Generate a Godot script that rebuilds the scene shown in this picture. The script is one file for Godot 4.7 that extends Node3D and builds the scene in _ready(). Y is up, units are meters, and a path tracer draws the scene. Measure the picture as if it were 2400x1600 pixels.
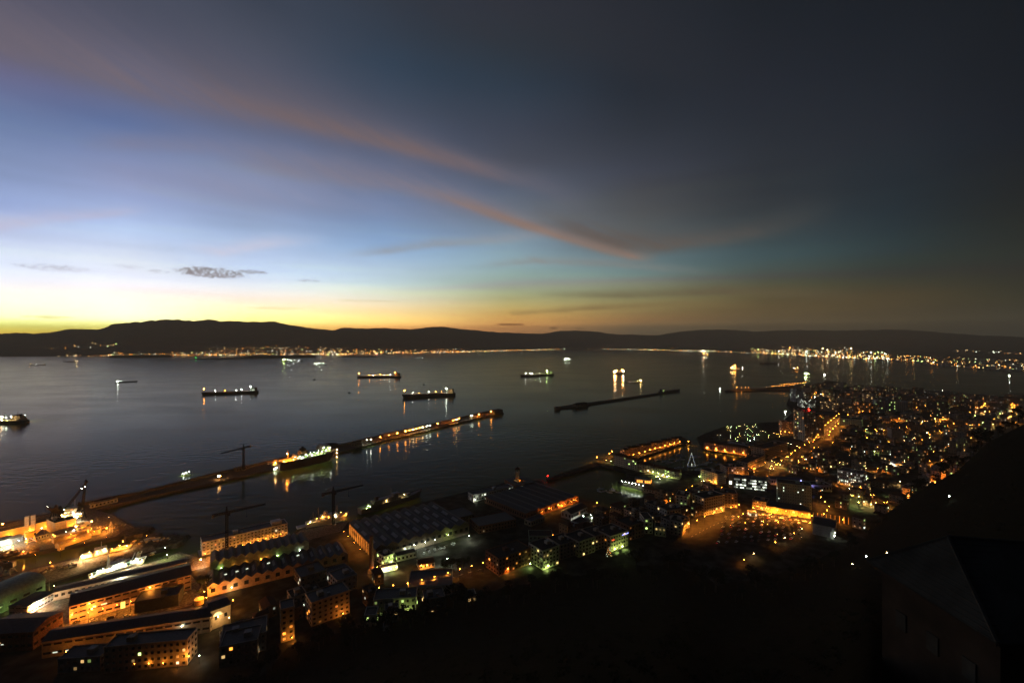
extends Node3D

var rng := RandomNumberGenerator.new()
var M := {}
var taken := {}
var box_mesh := BoxMesh.new()
var bulb_mesh: ArrayMesh
var marks := []      # named places that labels refer to: [phrase, position]
var solid := []      # footprints that are built on: [centre x, centre z, radius]
const SODIUM := Color(1.0, 0.60, 0.20)
const WARM := Color(1.0, 0.80, 0.50)
const WHITE := Color(0.96, 1.0, 0.90)
const LIME := Color(0.85, 1.0, 0.55)
const BLUE := Color(0.55, 0.55, 1.0)
const ORDER := ["first", "second", "third", "fourth", "fifth", "sixth", "seventh", "eighth", "ninth", "tenth", "eleventh", "twelfth", "thirteenth", "fourteenth", "fifteenth", "sixteenth", "seventeenth", "eighteenth", "nineteenth"]
const TENS := ["", "", "twent", "thirt", "fort", "fift", "sixt", "sevent", "eight", "ninet"]
const STOREYS := ["", "one", "two", "three", "four", "five", "six", "seven", "eight", "nine", "ten", "eleven", "twelve", "thirteen", "fourteen", "fifteen", "sixteen", "seventeen", "eighteen", "nineteen", "twenty"]


func _ready() -> void:
	rng.seed = 7
	var cam := Camera3D.new()
	cam.name = "camera"
	cam.position = Vector3(0, 200, 0)
	cam.fov = 73.07
	cam.near = 0.5
	cam.far = 90000.0
	add_child(cam)
	cam.current = true
	var env := Environment.new()
	env.background_mode = Environment.BG_SKY
	env.sky = Sky.new()
	env.sky.sky_material = dusk_sky()
	env.background_energy_multiplier = 1.0
	env.tonemap_mode = Environment.TONE_MAPPER_LINEAR
	env.tonemap_exposure = 1.0
	env.sdfgi_enabled = true
	env.ssao_enabled = true
	env.ssil_enabled = true
	env.fog_enabled = true                   # thin evening haze over the bay
	env.fog_mode = Environment.FOG_MODE_EXPONENTIAL
	env.fog_density = 0.00009
	env.fog_light_color = Color(1.0, 0.93, 0.80)
	var world := WorldEnvironment.new()
	world.name = "dusk_air"
	world.environment = env
	add_child(world)
	var sun := DirectionalLight3D.new()      # the last afterglow of the sun that has set behind the hills at left
	sun.name = "afterglow"
	sun.sky_mode = DirectionalLight3D.SKY_MODE_LIGHT_ONLY
	sun.light_energy = 0.015
	sun.light_angular_distance = 25.0
	sun.light_color = Color(1.0, 0.75, 0.5)
	sun.shadow_enabled = true
	sun.rotation_degrees = Vector3(-4, -125, 0)
	add_child(sun)
	materials()
	sea_and_far_shore()
	land()
	hillside()
	dockyard()
	moles()
	harbour_front()
	ships()
	cranes()
	town()
	small_things()


# ---------------------------------------------------------------- the sky
func gain(c: Array) -> Vector3:
	return Vector3(c[0], c[1], c[2]) / 255.0


func dusk_sky() -> Material:
	# columns of the twilight: azimuth, then [elevation, r, g, b] as seen (sRGB); interpolated, then made linear
	var cols := [
		[-180.0, [0, 16, 18, 20], [10, 14, 19, 24], [90, 11, 16, 24]],
		[-125.0, [0, 60, 44, 26], [4, 70, 58, 42], [10, 46, 60, 74], [20, 34, 46, 62], [90, 14, 20, 30]],
		[-100.0, [0, 215, 125, 40], [3, 225, 180, 95], [7, 175, 190, 180], [11, 120, 145, 185], [20, 80, 95, 130], [90, 15, 22, 32]],
		[-75.0, [0, 255, 190, 50], [2.2, 255, 236, 120], [4.5, 255, 250, 205], [6.5, 238, 238, 246], [9, 180, 196, 238], [13, 132, 152, 204], [20, 102, 110, 152], [30, 70, 76, 108], [90, 18, 25, 36]],
		[-48.0, [0.0, 240, 170, 60], [0.8, 245, 205, 80], [1.1, 247, 238, 106], [1.5, 248, 251, 146], [2.1, 250, 252, 184], [2.8, 247, 248, 208], [3.4, 248, 243, 222], [3.9, 250, 240, 224], [4.8, 240, 237, 241], [5.7, 222, 229, 245], [7.1, 208, 219, 239], [8.5, 190, 202, 230], [11.2, 150, 168, 212], [14.6, 128, 144, 182], [18.2, 100, 118, 158], [21.6, 100, 102, 138], [23.7, 88, 88, 108], [26.4, 78, 80, 100], [90, 17, 23, 32]],
		[-39.8, [0.0, 240, 175, 60], [0.8, 246, 214, 90], [1.4, 248, 240, 130], [2.0, 249, 251, 180], [2.6, 250, 253, 210], [3.9, 245, 245, 226], [4.5, 247, 239, 227], [5.1, 246, 236, 238], [5.7, 230, 233, 247], [6.5, 218, 223, 238], [8.5, 200, 210, 230], [10.5, 178, 198, 234], [13.6, 150, 166, 208], [15.9, 133, 145, 184], [19.6, 92, 112, 156], [21.4, 94, 107, 146], [26.5, 80, 84, 104], [29.6, 70, 75, 92], [90, 17, 23, 32]],
		[-29.1, [0.0, 240, 165, 62], [1.6, 245, 212, 104], [2.3, 247, 229, 140], [3.0, 248, 238, 168], [3.7, 248, 236, 188], [4.4, 246, 230, 207], [5.1, 240, 231, 222], [5.8, 228, 231, 235], [6.5, 214, 224, 238], [7.8, 190, 208, 238], [9.2, 178, 196, 226], [11.9, 155, 176, 210], [14.5, 136, 150, 184], [17.1, 124, 137, 170], [20.0, 102, 114, 145], [22.4, 88, 98, 128], [25.9, 76, 84, 106], [29.5, 68, 75, 91], [32.9, 55, 63, 78], [90, 17, 23, 32]],
		[-15.5, [0.0, 190, 118, 60], [1.6, 222, 156, 86], [2.2, 242, 194, 106], [2.8, 244, 210, 128], [3.6, 239, 209, 150], [4.3, 232, 212, 172], [5.1, 220, 215, 190], [6.1, 202, 212, 200], [7.1, 188, 208, 215], [9.1, 162, 184, 208], [11.1, 140, 171, 208], [13.5, 121, 146, 184], [16.4, 104, 124, 160], [20.5, 92, 102, 130], [26.1, 64, 74, 92], [30.1, 46, 62, 80], [35.5, 48, 56, 69], [90, 17, 23, 32]],
		[0.0, [0.0, 115, 80, 50], [1.9, 155, 108, 62], [3.2, 180, 140, 75], [4.2, 175, 155, 95], [5.8, 155, 158, 120], [7.4, 142, 162, 148], [9.5, 138, 166, 174], [12.5, 118, 140, 160], [15.5, 102, 110, 122], [18.0, 86, 96, 114], [21.3, 70, 75, 88], [24.8, 58, 65, 80], [29.1, 44, 57, 72], [32.9, 41, 51, 62], [36.5, 41, 46, 57], [90, 17, 23, 32]],
		[15.5, [0.0, 58, 50, 40], [1.5, 78, 66, 48], [2.6, 111, 83, 51], [4.1, 122, 108, 68], [5.6, 117, 118, 85], [6.9, 112, 116, 100], [8.1, 98, 120, 120], [9.9, 92, 112, 118], [12.1, 80, 88, 92], [15.0, 74, 77, 80], [17.8, 64, 67, 74], [19.6, 58, 63, 75], [24.0, 42, 48, 58], [28.2, 33, 40, 50], [35.5, 33, 38, 47], [90, 17, 23, 32]],
		[29.1, [0.0, 46, 42, 32], [1.9, 62, 52, 36], [3.7, 74, 62, 40], [5.5, 74, 70, 48], [7.4, 62, 72, 68], [9.2, 55, 75, 80], [11.9, 50, 62, 67], [14.5, 44, 51, 57], [17.9, 40, 46, 54], [25.9, 30, 36, 46], [32.9, 25, 31, 39], [90, 17, 23, 32]],
		[39.8, [0.0, 38, 36, 28], [2.4, 51, 44, 30], [4.5, 60, 52, 36], [6.5, 42, 50, 44], [8.9, 35, 50, 55], [12.0, 29, 42, 50], [19.6, 29, 35, 44], [29.6, 22, 28, 36], [90, 17, 23, 32]],
		[48.0, [0.0, 30, 30, 25], [1.4, 34, 33, 26], [3.5, 36, 36, 27], [7.1, 31, 38, 36], [11.2, 25, 31, 33], [17.2, 19, 26, 35], [26.4, 18, 24, 31], [90, 17, 23, 32]],
		[75.0, [0, 19, 20, 19], [8, 16, 22, 26], [20, 14, 20, 27], [90, 12, 17, 25]],
	]
	var w := 3072
	var h := 1536
	var tables := []
	for c in cols:
		var t := PackedVector3Array()
		for i in 181:
			var el := i * 0.5
			var k := 1
			while k < c.size() - 2 and c[k + 1][0] < el:
				k += 1
			var a: Array = c[k]
			var b: Array = c[k + 1]
			t.append(gain(a.slice(1)).lerp(gain(b.slice(1)), clampf((el - a[0]) / (b[0] - a[0]), 0, 1)))
		tables.append(t)
	# bands of high cirrus: each a line of [direction, half width in degrees, strength], and a colour
	var bands := [
		[Vector3(0.44, 0.40, 0.44), [[Vector2(-49.40, 23.60), 2.3, 0.75], [Vector2(-45.00, 23.84), 2.2, 0.75], [Vector2(-39.81, 23.63), 2.1, 0.8], [Vector2(-32.95, 23.51), 1.9, 0.75], [Vector2(-24.84, 23.40), 1.5, 0.75], [Vector2(-15.52, 22.53), 1.1, 0.8], [Vector2(-7.39, 21.09), 0.85, 0.7], [Vector2(2.65, 18.89), 0.9, 0.35], [Vector2(10.49, 15.76), 1.2, 0.0]]],
		[Vector3(0.45, 0.38, 0.38), [[Vector2(-35.49, 24.34), 0.8, 0.0], [Vector2(-30.65, 24.04), 0.8, 0.5], [Vector2(-24.84, 23.60), 0.8, 0.75], [Vector2(-17.96, 23.00), 0.75, 0.7], [Vector2(-11.51, 22.12), 0.7, 0.7], [Vector2(-6.34, 20.86), 0.7, 0.5], [Vector2(0.00, 19.38), 0.7, 0.0]]],
		[Vector3(0.36, 0.34, 0.38), [[Vector2(-38.85, 26.45), 1.4, 0.0], [Vector2(-33.69, 26.25), 1.7, 0.45], [Vector2(-26.99, 25.77), 1.7, 0.5], [Vector2(-19.38, 24.84), 1.5, 0.4], [Vector2(-11.51, 23.53), 1.4, 0.2], [Vector2(-5.29, 22.08), 1.2, 0.0]]],
		[Vector3(0.50, 0.48, 0.56), [[Vector2(-43.64, 17.06), 0.6, 0.0], [Vector2(-39.81, 18.23), 0.7, 0.5], [Vector2(-33.69, 19.32), 0.8, 0.45], [Vector2(-27.41, 19.88), 0.8, 0.3], [Vector2(-20.32, 19.60), 0.9, 0.2], [Vector2(-15.52, 18.73), 0.9, 0.0]]],
		[Vector3(0.50, 0.46, 0.50), [[Vector2(-32.95, 18.39), 0.5, 0.0], [Vector2(-28.24, 18.41), 0.9, 0.5], [Vector2(-20.32, 18.35), 1.2, 0.6], [Vector2(-13.54, 18.33), 1.2, 0.65], [Vector2(-6.34, 16.65), 1.1, 0.75], [Vector2(0.00, 14.78), 0.8, 0.5], [Vector2(5.29, 13.08), 0.7, 0.0]]],
		[Vector3(0.54, 0.43, 0.38), [[Vector2(-13.03, 18.46), 0.4, 0.0], [Vector2(-5.29, 16.34), 0.5, 0.45], [Vector2(1.59, 14.03), 0.5, 0.85], [Vector2(6.86, 12.54), 0.55, 0.85], [Vector2(11.00, 11.21), 0.6, 0.8], [Vector2(14.53, 10.06), 0.5, 0.75], [Vector2(17.72, 9.71), 0.5, 0.0]]],
		[Vector3(0.36, 0.31, 0.285), [[Vector2(1.59, 15.27), 0.9, 0.0], [Vector2(7.91, 13.41), 0.9, 0.6], [Vector2(13.03, 11.82), 1.0, 0.75], [Vector2(17.47, 11.00), 0.9, 0.75], [Vector2(21.25, 11.32), 0.8, 0.6], [Vector2(25.71, 11.51), 0.8, 0.5], [Vector2(29.86, 12.01), 1.0, 0.3], [Vector2(35.84, 13.51), 1.5, 0.0]]],
		[Vector3(0.56, 0.56, 0.66), [[Vector2(-45.53, 13.14), 1.2, 0.0], [Vector2(-39.81, 15.13), 1.6, 0.3], [Vector2(-32.20, 15.75), 1.8, 0.45], [Vector2(-22.17, 15.80), 1.6, 0.4], [Vector2(-10.49, 15.28), 1.4, 0.2], [Vector2(-2.65, 13.52), 1.0, 0.0]]],
		[Vector3(0.74, 0.70, 0.78), [[Vector2(-48.95, 9.15), 0.6, 0.5], [Vector2(-45.00, 10.68), 0.5, 0.45], [Vector2(-41.04, 11.76), 0.35, 0.5], [Vector2(-37.87, 12.77), 0.4, 0.0]]],
		[Vector3(0.84, 0.78, 0.82), [[Vector2(-35.84, 9.59), 0.4, 0.0], [Vector2(-32.20, 9.26), 0.5, 0.4], [Vector2(-27.41, 10.71), 0.6, 0.35], [Vector2(-21.25, 11.70), 0.5, 0.0]]],
		[Vector3(0.56, 0.56, 0.58), [[Vector2(-21.25, 9.79), 0.35, 0.0], [Vector2(-15.52, 10.61), 0.4, 0.5], [Vector2(-9.46, 11.76), 0.45, 0.55], [Vector2(0.00, 12.53), 0.5, 0.6], [Vector2(6.34, 13.21), 0.5, 0.0]]],
		[Vector3(0.52, 0.48, 0.46), [[Vector2(-5.29, 9.17), 0.3, 0.0], [Vector2(2.65, 9.86), 0.4, 0.5], [Vector2(11.51, 9.38), 0.4, 0.5], [Vector2(18.43, 8.49), 0.4, 0.3], [Vector2(24.84, 7.66), 0.4, 0.0]]],
		[Vector3(0.33, 0.28, 0.22), [[Vector2(2.65, 5.81), 0.25, 0.0], [Vector2(13.03, 5.51), 0.4, 0.5], [Vector2(24.84, 5.57), 0.5, 0.55], [Vector2(32.95, 4.89), 0.5, 0.3], [Vector2(38.20, 4.16), 0.5, 0.0]]],
		[Vector3(0.42, 0.34, 0.22), [[Vector2(0.00, 3.44), 0.25, 0.3], [Vector2(10.49, 4.06), 0.3, 0.6], [Vector2(20.32, 4.37), 0.35, 0.4], [Vector2(29.05, 3.89), 0.35, 0.0]]],
		[Vector3(0.34, 0.34, 0.40), [[Vector2(-50.28, 24.77), 3.0, 0.2], [Vector2(-39.81, 28.40), 3.0, 0.2], [Vector2(-24.84, 30.46), 3.0, 0.15], [Vector2(-10.49, 28.65), 2.5, 0.0]]],
		[Vector3(0.19, 0.185, 0.205), [[Vector2(-20.32, 34.11), 3.0, 0.0], [Vector2(-2.65, 34.39), 3.0, 0.35], [Vector2(10.49, 32.88), 3.5, 0.35], [Vector2(36.53, 24.06), 3.0, 0.0]]],
	]
	# small dark clouds: [direction, half width, half height, strength, mottled]
	var puffs := [[Vector2(-33.14, 7.12), 3.3, 0.62, 0.62, 1.0], [Vector2(-29.46, 7.49), 1.6, 0.2, 0.5, 0.6], [Vector2(-37.54, 6.87), 1.0, 0.16, 0.2, 1.0], [Vector2(-44.73, 6.45), 2.8, 0.35, 0.2, 1.6], [Vector2(-39.81, 7.14), 1.2, 0.2, 0.12, 1.2], [Vector2(-23.87, 6.86), 1.4, 0.14, 0.3, 0.7], [Vector2(-45.26, 2.16), 1.8, 0.14, 0.4, 0.3], [Vector2(-0.11, 2.12), 2.0, 0.15, 0.75, 0.2], [Vector2(5.13, 1.69), 0.6, 0.14, 0.6, 0.2], [Vector2(8.32, 1.63), 1.0, 0.07, 0.45, 0.2], [Vector2(-27.41, 3.67), 3.0, 0.16, 0.14, 0.3], [Vector2(-17.47, 4.80), 4.0, 0.2, 0.12, 0.3]]
	var n := FastNoiseLite.new()
	n.seed = 3
	n.frequency = 1.0
	n.fractal_octaves = 4
	var im := Image.create(w, h, false, Image.FORMAT_RGBAF)
	for py in h / 2:
		var el := 90.0 - (py + 0.5) * 180.0 / h
		var row := int(el * 2.0)
		var rf := el * 2.0 - row
		for px in w:
			var az := wrapf((px + 0.5) * 360.0 / w, -180.0, 180.0)     # 0 is ahead of the harbour view, minus is towards the sunset
			var k := 0
			while k < cols.size() - 1 and cols[k + 1][0] <= az:
				k += 1
			var k2 := (k + 1) % cols.size()
			var a0: float = cols[k][0]
			var a1: float = cols[k2][0] + (360.0 if k2 == 0 else 0.0)
			var f := (az - a0) / (a1 - a0)
			f = lerpf(f, smoothstep(0, 1, f), 0.15)
			var c: Vector3 = tables[k][row].lerp(tables[k][mini(row + 1, 180)], rf).lerp(tables[k2][row].lerp(tables[k2][mini(row + 1, 180)], rf), f)
			if el < 48.0 and absf(az) < 75.0:
				# long flat veils low down and soft unevenness everywhere
				var veil := n.get_noise_3d(az * 0.035 + 9.0, el * 0.55, 2.0) * smoothstep(0.3, 2.0, el) * (1.0 - smoothstep(12.0, 26.0, el))
				c *= 1.0 + 0.05 * veil
				c.z *= 1.0 - 0.06 * maxf(0.0, veil)
				var soft := n.get_noise_3d(az * 0.05, el * 0.09, 30.0)
				c *= 1.0 + 0.04 * soft
				for b in bands:
					var pts: Array = b[1]
					var cov := 0.0
					for i in pts.size() - 1:
						var p: Vector2 = pts[i][0]
						var q: Vector2 = pts[i + 1][0]
						if az < p.x - 8.0 or az > q.x + 8.0:
							continue
						var pq := q - p
						var t := clampf((Vector2(az, el) - p).dot(pq) / pq.length_squared(), 0, 1)
						var off := Vector2(az, el) - (p + pq * t)
						var wd: float = lerpf(pts[i][1], pts[i + 1][1], t) * (1.5 if off.y > 0.0 else 0.85)
						var s: float = lerpf(pts[i][2], pts[i + 1][2], t) * exp(-off.length_squared() / (wd * wd))
						cov = maxf(cov, s)
					if cov > 0.004:
						# fibres drawn out along the wind
						var grain := n.get_noise_3d((az + el * 1.2) * 0.10, (el + az * 0.42) * 0.75, 11.0) * 0.55 + n.get_noise_3d(az * 0.3, el * 1.4 + az * 0.55, 17.0) * 0.3
						var fine := n.get_noise_3d((az + el * 1.2) * 0.22, (el + az * 0.45) * 2.6, 41.0)
						cov *= clampf(0.92 + 0.55 * grain + 0.28 * fine, 0.2, 1.25)
						var bc: Vector3 = b[0]
						c = c.lerp(bc, minf(cov, 0.92))
				for p in puffs:
					var d: Vector2 = (Vector2(az, el) - p[0]) / Vector2(p[1], p[2])
					if d.length_squared() < 3.0:
						var m := 1.0 - d.length_squared() / (1.0 + 0.5 * n.get_noise_3d(az * 1.2, el * 2.5, 50.0))
						m = smoothstep(0.0, 0.5, m) * clampf(1.0 + p[4] * (n.get_noise_3d(az * 2.2 + el * 3.0, el * 9.0 + az * 1.2, 70.0) * 2.6 - 0.2), 0.0, 1.1)
						c = c.lerp(c * Vector3(0.60, 0.54, 0.52), clampf(m * p[3] * 1.35, 0.0, 1.0))
			var thick := minf(17500.0, 650.0 / maxf(sin(deg_to_rad(el)), 0.001)) * 0.00009      # what the haze over the bay takes away
			im.set_pixel(px, py, Color(c.x, c.y, c.z).srgb_to_linear() * exp(thick * 0.95))
	var low := Color(0.010, 0.011, 0.010)
	im.fill_rect(Rect2i(0, h / 2, w, h / 2), low)
	var sky := PanoramaSkyMaterial.new()
	sky.panorama = ImageTexture.create_from_image(im)
	return sky


# ---------------------------------------------------------------- materials
func noise_picture(freq: float, low: Color, high: Color, octaves := 5, stretch := false) -> NoiseTexture2D:
	var n := FastNoiseLite.new()
	n.seed = M.size() + 5
	n.frequency = freq
	n.fractal_octaves = octaves
	if stretch:
		n.domain_warp_enabled = true
		n.domain_warp_amplitude = 60.0
		n.domain_warp_frequency = 0.004
	var g := Gradient.new()
	g.set_color(0, low)
	g.set_color(1, high)
	var t := NoiseTexture2D.new()
	t.width = 512
	t.height = 512
	t.seamless = true
	t.noise = n
	t.color_ramp = g
	return t


func plain(called: String, r: float, g: float, b: float, rough := 0.85, picture: Texture2D = null, metres := 12.0, metal := 0.0) -> StandardMaterial3D:
	var m := StandardMaterial3D.new()
	m.resource_name = called
	m.albedo_color = Color(r, g, b).linear_to_srgb()
	m.roughness = rough
	m.metallic = metal
	if rough >= 0.9:
		m.metallic_specular = 0.1
	if picture:
		m.albedo_texture = picture
		m.uv1_triplanar = true
		m.uv1_world_triplanar = true
		m.uv1_scale = Vector3.ONE / metres
	M[called] = m
	return m


func glowing(called: String, c: Color, energy: float) -> StandardMaterial3D:
	var m := plain(called, 0.6, 0.6, 0.6, 0.5)
	m.emission_enabled = true
	m.emission = c
	m.emission_energy_multiplier = energy
	return m


func materials() -> void:
	var mottled := noise_picture(0.012, Color(0.72, 0.72, 0.72), Color(1, 1, 1))
	var worn := noise_picture(0.02, Color(0.5, 0.48, 0.46), Color(1, 1, 1))
	var patchy := noise_picture(0.008, Color(0.35, 0.38, 0.34), Color(1, 1, 1), 6)
	plain("white_wall", 0.62, 0.60, 0.55, 0.85, mottled, 14.0)
	plain("cream_wall", 0.50, 0.44, 0.33, 0.85, mottled, 14.0)
	plain("tan_wall", 0.36, 0.28, 0.19, 0.88, mottled, 14.0)
	plain("pink_wall", 0.42, 0.27, 0.20, 0.88, mottled, 14.0)
	plain("grey_wall", 0.28, 0.28, 0.27, 0.88, mottled, 14.0)
	plain("ochre_wall", 0.27, 0.19, 0.11, 0.9, mottled, 11.0)
	plain("brown_wall", 0.17, 0.13, 0.09, 0.9, worn, 9.0)
	plain("dun_wall", 0.22, 0.19, 0.145, 0.9, mottled, 12.0)
	plain("quay_paving", 0.20, 0.175, 0.14, 0.92, worn, 26.0)
	plain("brick_wall", 0.26, 0.13, 0.08, 0.9, worn, 10.0)
	plain("stone_wall", 0.24, 0.20, 0.15, 0.92, worn, 10.0)
	plain("green_cladding", 0.34, 0.42, 0.28, 0.7, mottled, 16.0)
	plain("dark_roof", 0.035, 0.042, 0.045, 0.8, worn, 18.0)
	plain("grey_roof", 0.11, 0.11, 0.115, 0.8, worn, 18.0)
	plain("tile_roof", 0.11, 0.055, 0.035, 0.9, worn, 9.0)
	plain("flat_roof", 0.07, 0.068, 0.062, 0.92, worn, 15.0)
	plain("concrete", 0.25, 0.235, 0.205, 0.92, worn, 22.0)
	plain("old_concrete", 0.15, 0.13, 0.105, 0.95, worn, 17.0)
	plain("asphalt", 0.055, 0.054, 0.052, 0.9, worn, 25.0)
	plain("town_ground", 0.06, 0.056, 0.048, 0.95, patchy, 60.0)
	plain("rock", 0.10, 0.09, 0.075, 0.95, patchy, 15.0)
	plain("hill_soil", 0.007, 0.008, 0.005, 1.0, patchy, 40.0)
	plain("far_land", 0.11, 0.10, 0.075, 1.0, patchy, 900.0)
	plain("house_wall", 0.040, 0.032, 0.024, 0.95, mottled, 30.0)
	plain("house_roof", 0.05, 0.05, 0.042, 0.95, mottled, 22.0)
	plain("leaf", 0.028, 0.036, 0.016, 0.9)
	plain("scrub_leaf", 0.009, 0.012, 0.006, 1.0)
	plain("bark", 0.05, 0.04, 0.03, 0.95)
	plain("dark_steel", 0.010, 0.010, 0.011, 0.9)
	plain("steel", 0.20, 0.20, 0.20, 0.55)
	plain("crane_yellow", 0.45, 0.27, 0.04, 0.6)
	plain("rust_hull", 0.085, 0.03, 0.018, 0.7, worn, 11.0)
	plain("black_hull", 0.014, 0.014, 0.016, 0.55)
	plain("navy_hull", 0.13, 0.14, 0.15, 0.6)
	plain("white_hull", 0.68, 0.68, 0.66, 0.5)
	plain("red_deck", 0.20, 0.08, 0.045, 0.8, worn, 20.0)
	plain("green_deck", 0.07, 0.12, 0.08, 0.8, worn, 20.0)
	plain("buff_paint", 0.55, 0.38, 0.14, 0.7, mottled, 8.0)
	plain("glass_dark", 0.012, 0.014, 0.016, 0.15)
	plain("paint_white", 0.75, 0.75, 0.72, 0.7)
	plain("car_silver", 0.30, 0.30, 0.31, 0.3)
	plain("car_white", 0.65, 0.65, 0.64, 0.3)
	plain("car_dark", 0.03, 0.03, 0.035, 0.25)
	plain("car_red", 0.22, 0.02, 0.02, 0.3)
	plain("rubber", 0.02, 0.02, 0.02, 0.9)
	for e in [["sodium", SODIUM], ["warm", WARM], ["white", WHITE], ["lime", LIME], ["blue", BLUE], ["red", Color(1, 0.08, 0.04)], ["green", Color(0.1, 1, 0.3)]]:
		glowing(e[0] + "_lamp", e[1], 80.0)
		glowing(e[0] + "_beam", e[1], 300.0)
		glowing(e[0] + "_window", e[1], 0.9)
		glowing(e[0] + "_dim", e[1], 0.25)
		glowing(e[0] + "_glow", e[1], 3.0)
		glowing(e[0] + "_far", e[1], 18.0)
	var slicks := noise_picture(0.006, Color(0.55, 0.55, 0.55), Color(1, 1, 1), 5, true)
	var sea := plain("sea_water", 0.034, 0.047, 0.010, 0.21)
	sea.metallic_specular = 0.06
	sea.roughness_texture = slicks
	sea.uv1_triplanar = true
	sea.uv1_world_triplanar = true
	sea.uv1_scale = Vector3(1.0 / 1300.0, 1.0 / 1300.0, 1.0 / 520.0)
	var swell := noise_picture(0.07, Color(0, 0, 0), Color(1, 1, 1), 3)
	sea.heightmap_enabled = true
	sea.heightmap_texture = swell
	sea.heightmap_scale = 28.0
	box_mesh.size = Vector3.ONE
	var st := begin()
	ball(st, Vector3.ZERO, 1.0, 6, 3)
	bulb_mesh = st.commit()


# ---------------------------------------------------------------- shapes
func begin() -> SurfaceTool:
	var st := SurfaceTool.new()
	st.begin(Mesh.PRIMITIVE_TRIANGLES)
	return st


func tri(st: SurfaceTool, a: Vector3, b: Vector3, c: Vector3) -> void:
	var n := (c - a).cross(b - a).normalized()
	st.set_normal(n)
	st.add_vertex(a)
	st.set_normal(n)
	st.add_vertex(b)
	st.set_normal(n)
	st.add_vertex(c)


func quad(st: SurfaceTool, a: Vector3, b: Vector3, c: Vector3, d: Vector3) -> void:
	tri(st, a, b, c)
	tri(st, a, c, d)


func gbox(st: SurfaceTool, c: Vector3, s: Vector3, turn := Basis()) -> void:
	var p := []
	for i in 8:
		p.append(c + turn * (s * 0.5 * Vector3(1 if i & 1 else -1, 1 if i & 2 else -1, 1 if i & 4 else -1)))
	quad(st, p[4], p[6], p[7], p[5])
	quad(st, p[1], p[3], p[2], p[0])
	quad(st, p[5], p[7], p[3], p[1])
	quad(st, p[0], p[2], p[6], p[4])
	quad(st, p[6], p[2], p[3], p[7])
	quad(st, p[0], p[4], p[5], p[1])


func bar(st: SurfaceTool, a: Vector3, b: Vector3, w: float) -> void:
	var d := b - a
	var y := d.normalized()
	var x := y.cross(Vector3.UP if absf(y.y) < 0.95 else Vector3.RIGHT).normalized()
	gbox(st, (a + b) / 2, Vector3(w, d.length(), w), Basis(x, y, x.cross(y)))


func tube(st: SurfaceTool, a: Vector3, b: Vector3, r0: float, r1: float, n := 10) -> void:
	var y := (b - a).normalized()
	var x := y.cross(Vector3.UP if absf(y.y) < 0.95 else Vector3.RIGHT).normalized()
	var z := x.cross(y)
	for i in n:
		var u := x * cos(TAU * i / n) + z * sin(TAU * i / n)
		var v := x * cos(TAU * (i + 1) / n) + z * sin(TAU * (i + 1) / n)
		quad(st, a + u * r0, b + u * r1, b + v * r1, a + v * r0)
		tri(st, b, b + v * r1, b + u * r1)
		tri(st, a, a + u * r0, a + v * r0)


func ball(st: SurfaceTool, c: Vector3, r: float, n := 8, rows := 4) -> void:
	for j in rows:
		var t0 := PI * j / rows
		var t1 := PI * (j + 1) / rows
		for i in n:
			var p0 := TAU * i / n
			var p1 := TAU * (i + 1) / n
			var f := func(t: float, p: float) -> Vector3: return c + r * Vector3(sin(t) * cos(p), cos(t), sin(t) * sin(p))
			if j > 0:
				tri(st, f.call(t0, p0), f.call(t0, p1), f.call(t1, p0))
			if j < rows - 1:
				tri(st, f.call(t0, p1), f.call(t1, p1), f.call(t1, p0))


func lattice(st: SurfaceTool, a: Vector3, b: Vector3, w0: float, w1: float, n: int, thick: float) -> void:
	# a four-sided truss from a to b
	var y := (b - a).normalized()
	var x := y.cross(Vector3.UP if absf(y.y) < 0.95 else Vector3.RIGHT).normalized()
	var z := x.cross(y)
	var corner := func(i: int, k: int) -> Vector3:
		var f := float(i) / n
		var w := lerpf(w0, w1, f) / 2
		return a.lerp(b, f) + x * w * [1, 1, -1, -1][k] + z * w * [1, -1, -1, 1][k]
	for k in 4:
		bar(st, corner.call(0, k), corner.call(n, k), thick)
		for i in n:
			bar(st, corner.call(i, k), corner.call(i + 1, (k + 1) % 4), thick * 0.6)
			bar(st, corner.call(i, k), corner.call(i, (k + 1) % 4), thick * 0.6)


# ---------------------------------------------------------------- naming and placing
func numbered(n: String) -> String:
	taken[n] = taken.get(n, 0) + 1
	return n if taken[n] == 1 else "%s_%03d" % [n, taken[n] - 1]


func tag(o: Node, label: String, category := "", group := "", kind := "") -> void:
	if label: o.set_meta("label", label)
	if category: o.set_meta("category", category)
	if group: o.set_meta("group", group)
	if kind: o.set_meta("kind", kind)


func thing(called: String, label: String, category: String, at := Vector3.ZERO, turn := 0.0, group := "") -> Node3D:
	var o := Node3D.new()
	o.name = numbered(called)
	o.position = at
	o.rotation.y = turn
	tag(o, label, category, group)
	add_child(o)
	return o


func part(to: Node3D, called: String, mesh: Mesh, m: String, at := Vector3.ZERO, size := Vector3.ONE, turn := 0.0) -> MeshInstance3D:
	var o := MeshInstance3D.new()
	o.name = called
	o.mesh = mesh
	o.material_override = M[m]
	o.transform = Transform3D(Basis(Vector3.UP, turn).scaled_local(size), at)
	to.add_child(o, true)
	return o


func cube(to: Node3D, called: String, m: String, at: Vector3, size: Vector3, turn := 0.0) -> MeshInstance3D:
	return part(to, called, box_mesh, m, at, size, turn)


func made(to: Node3D, called: String, st: SurfaceTool, m: String) -> MeshInstance3D:
	return part(to, called, st.commit(), m)


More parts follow.
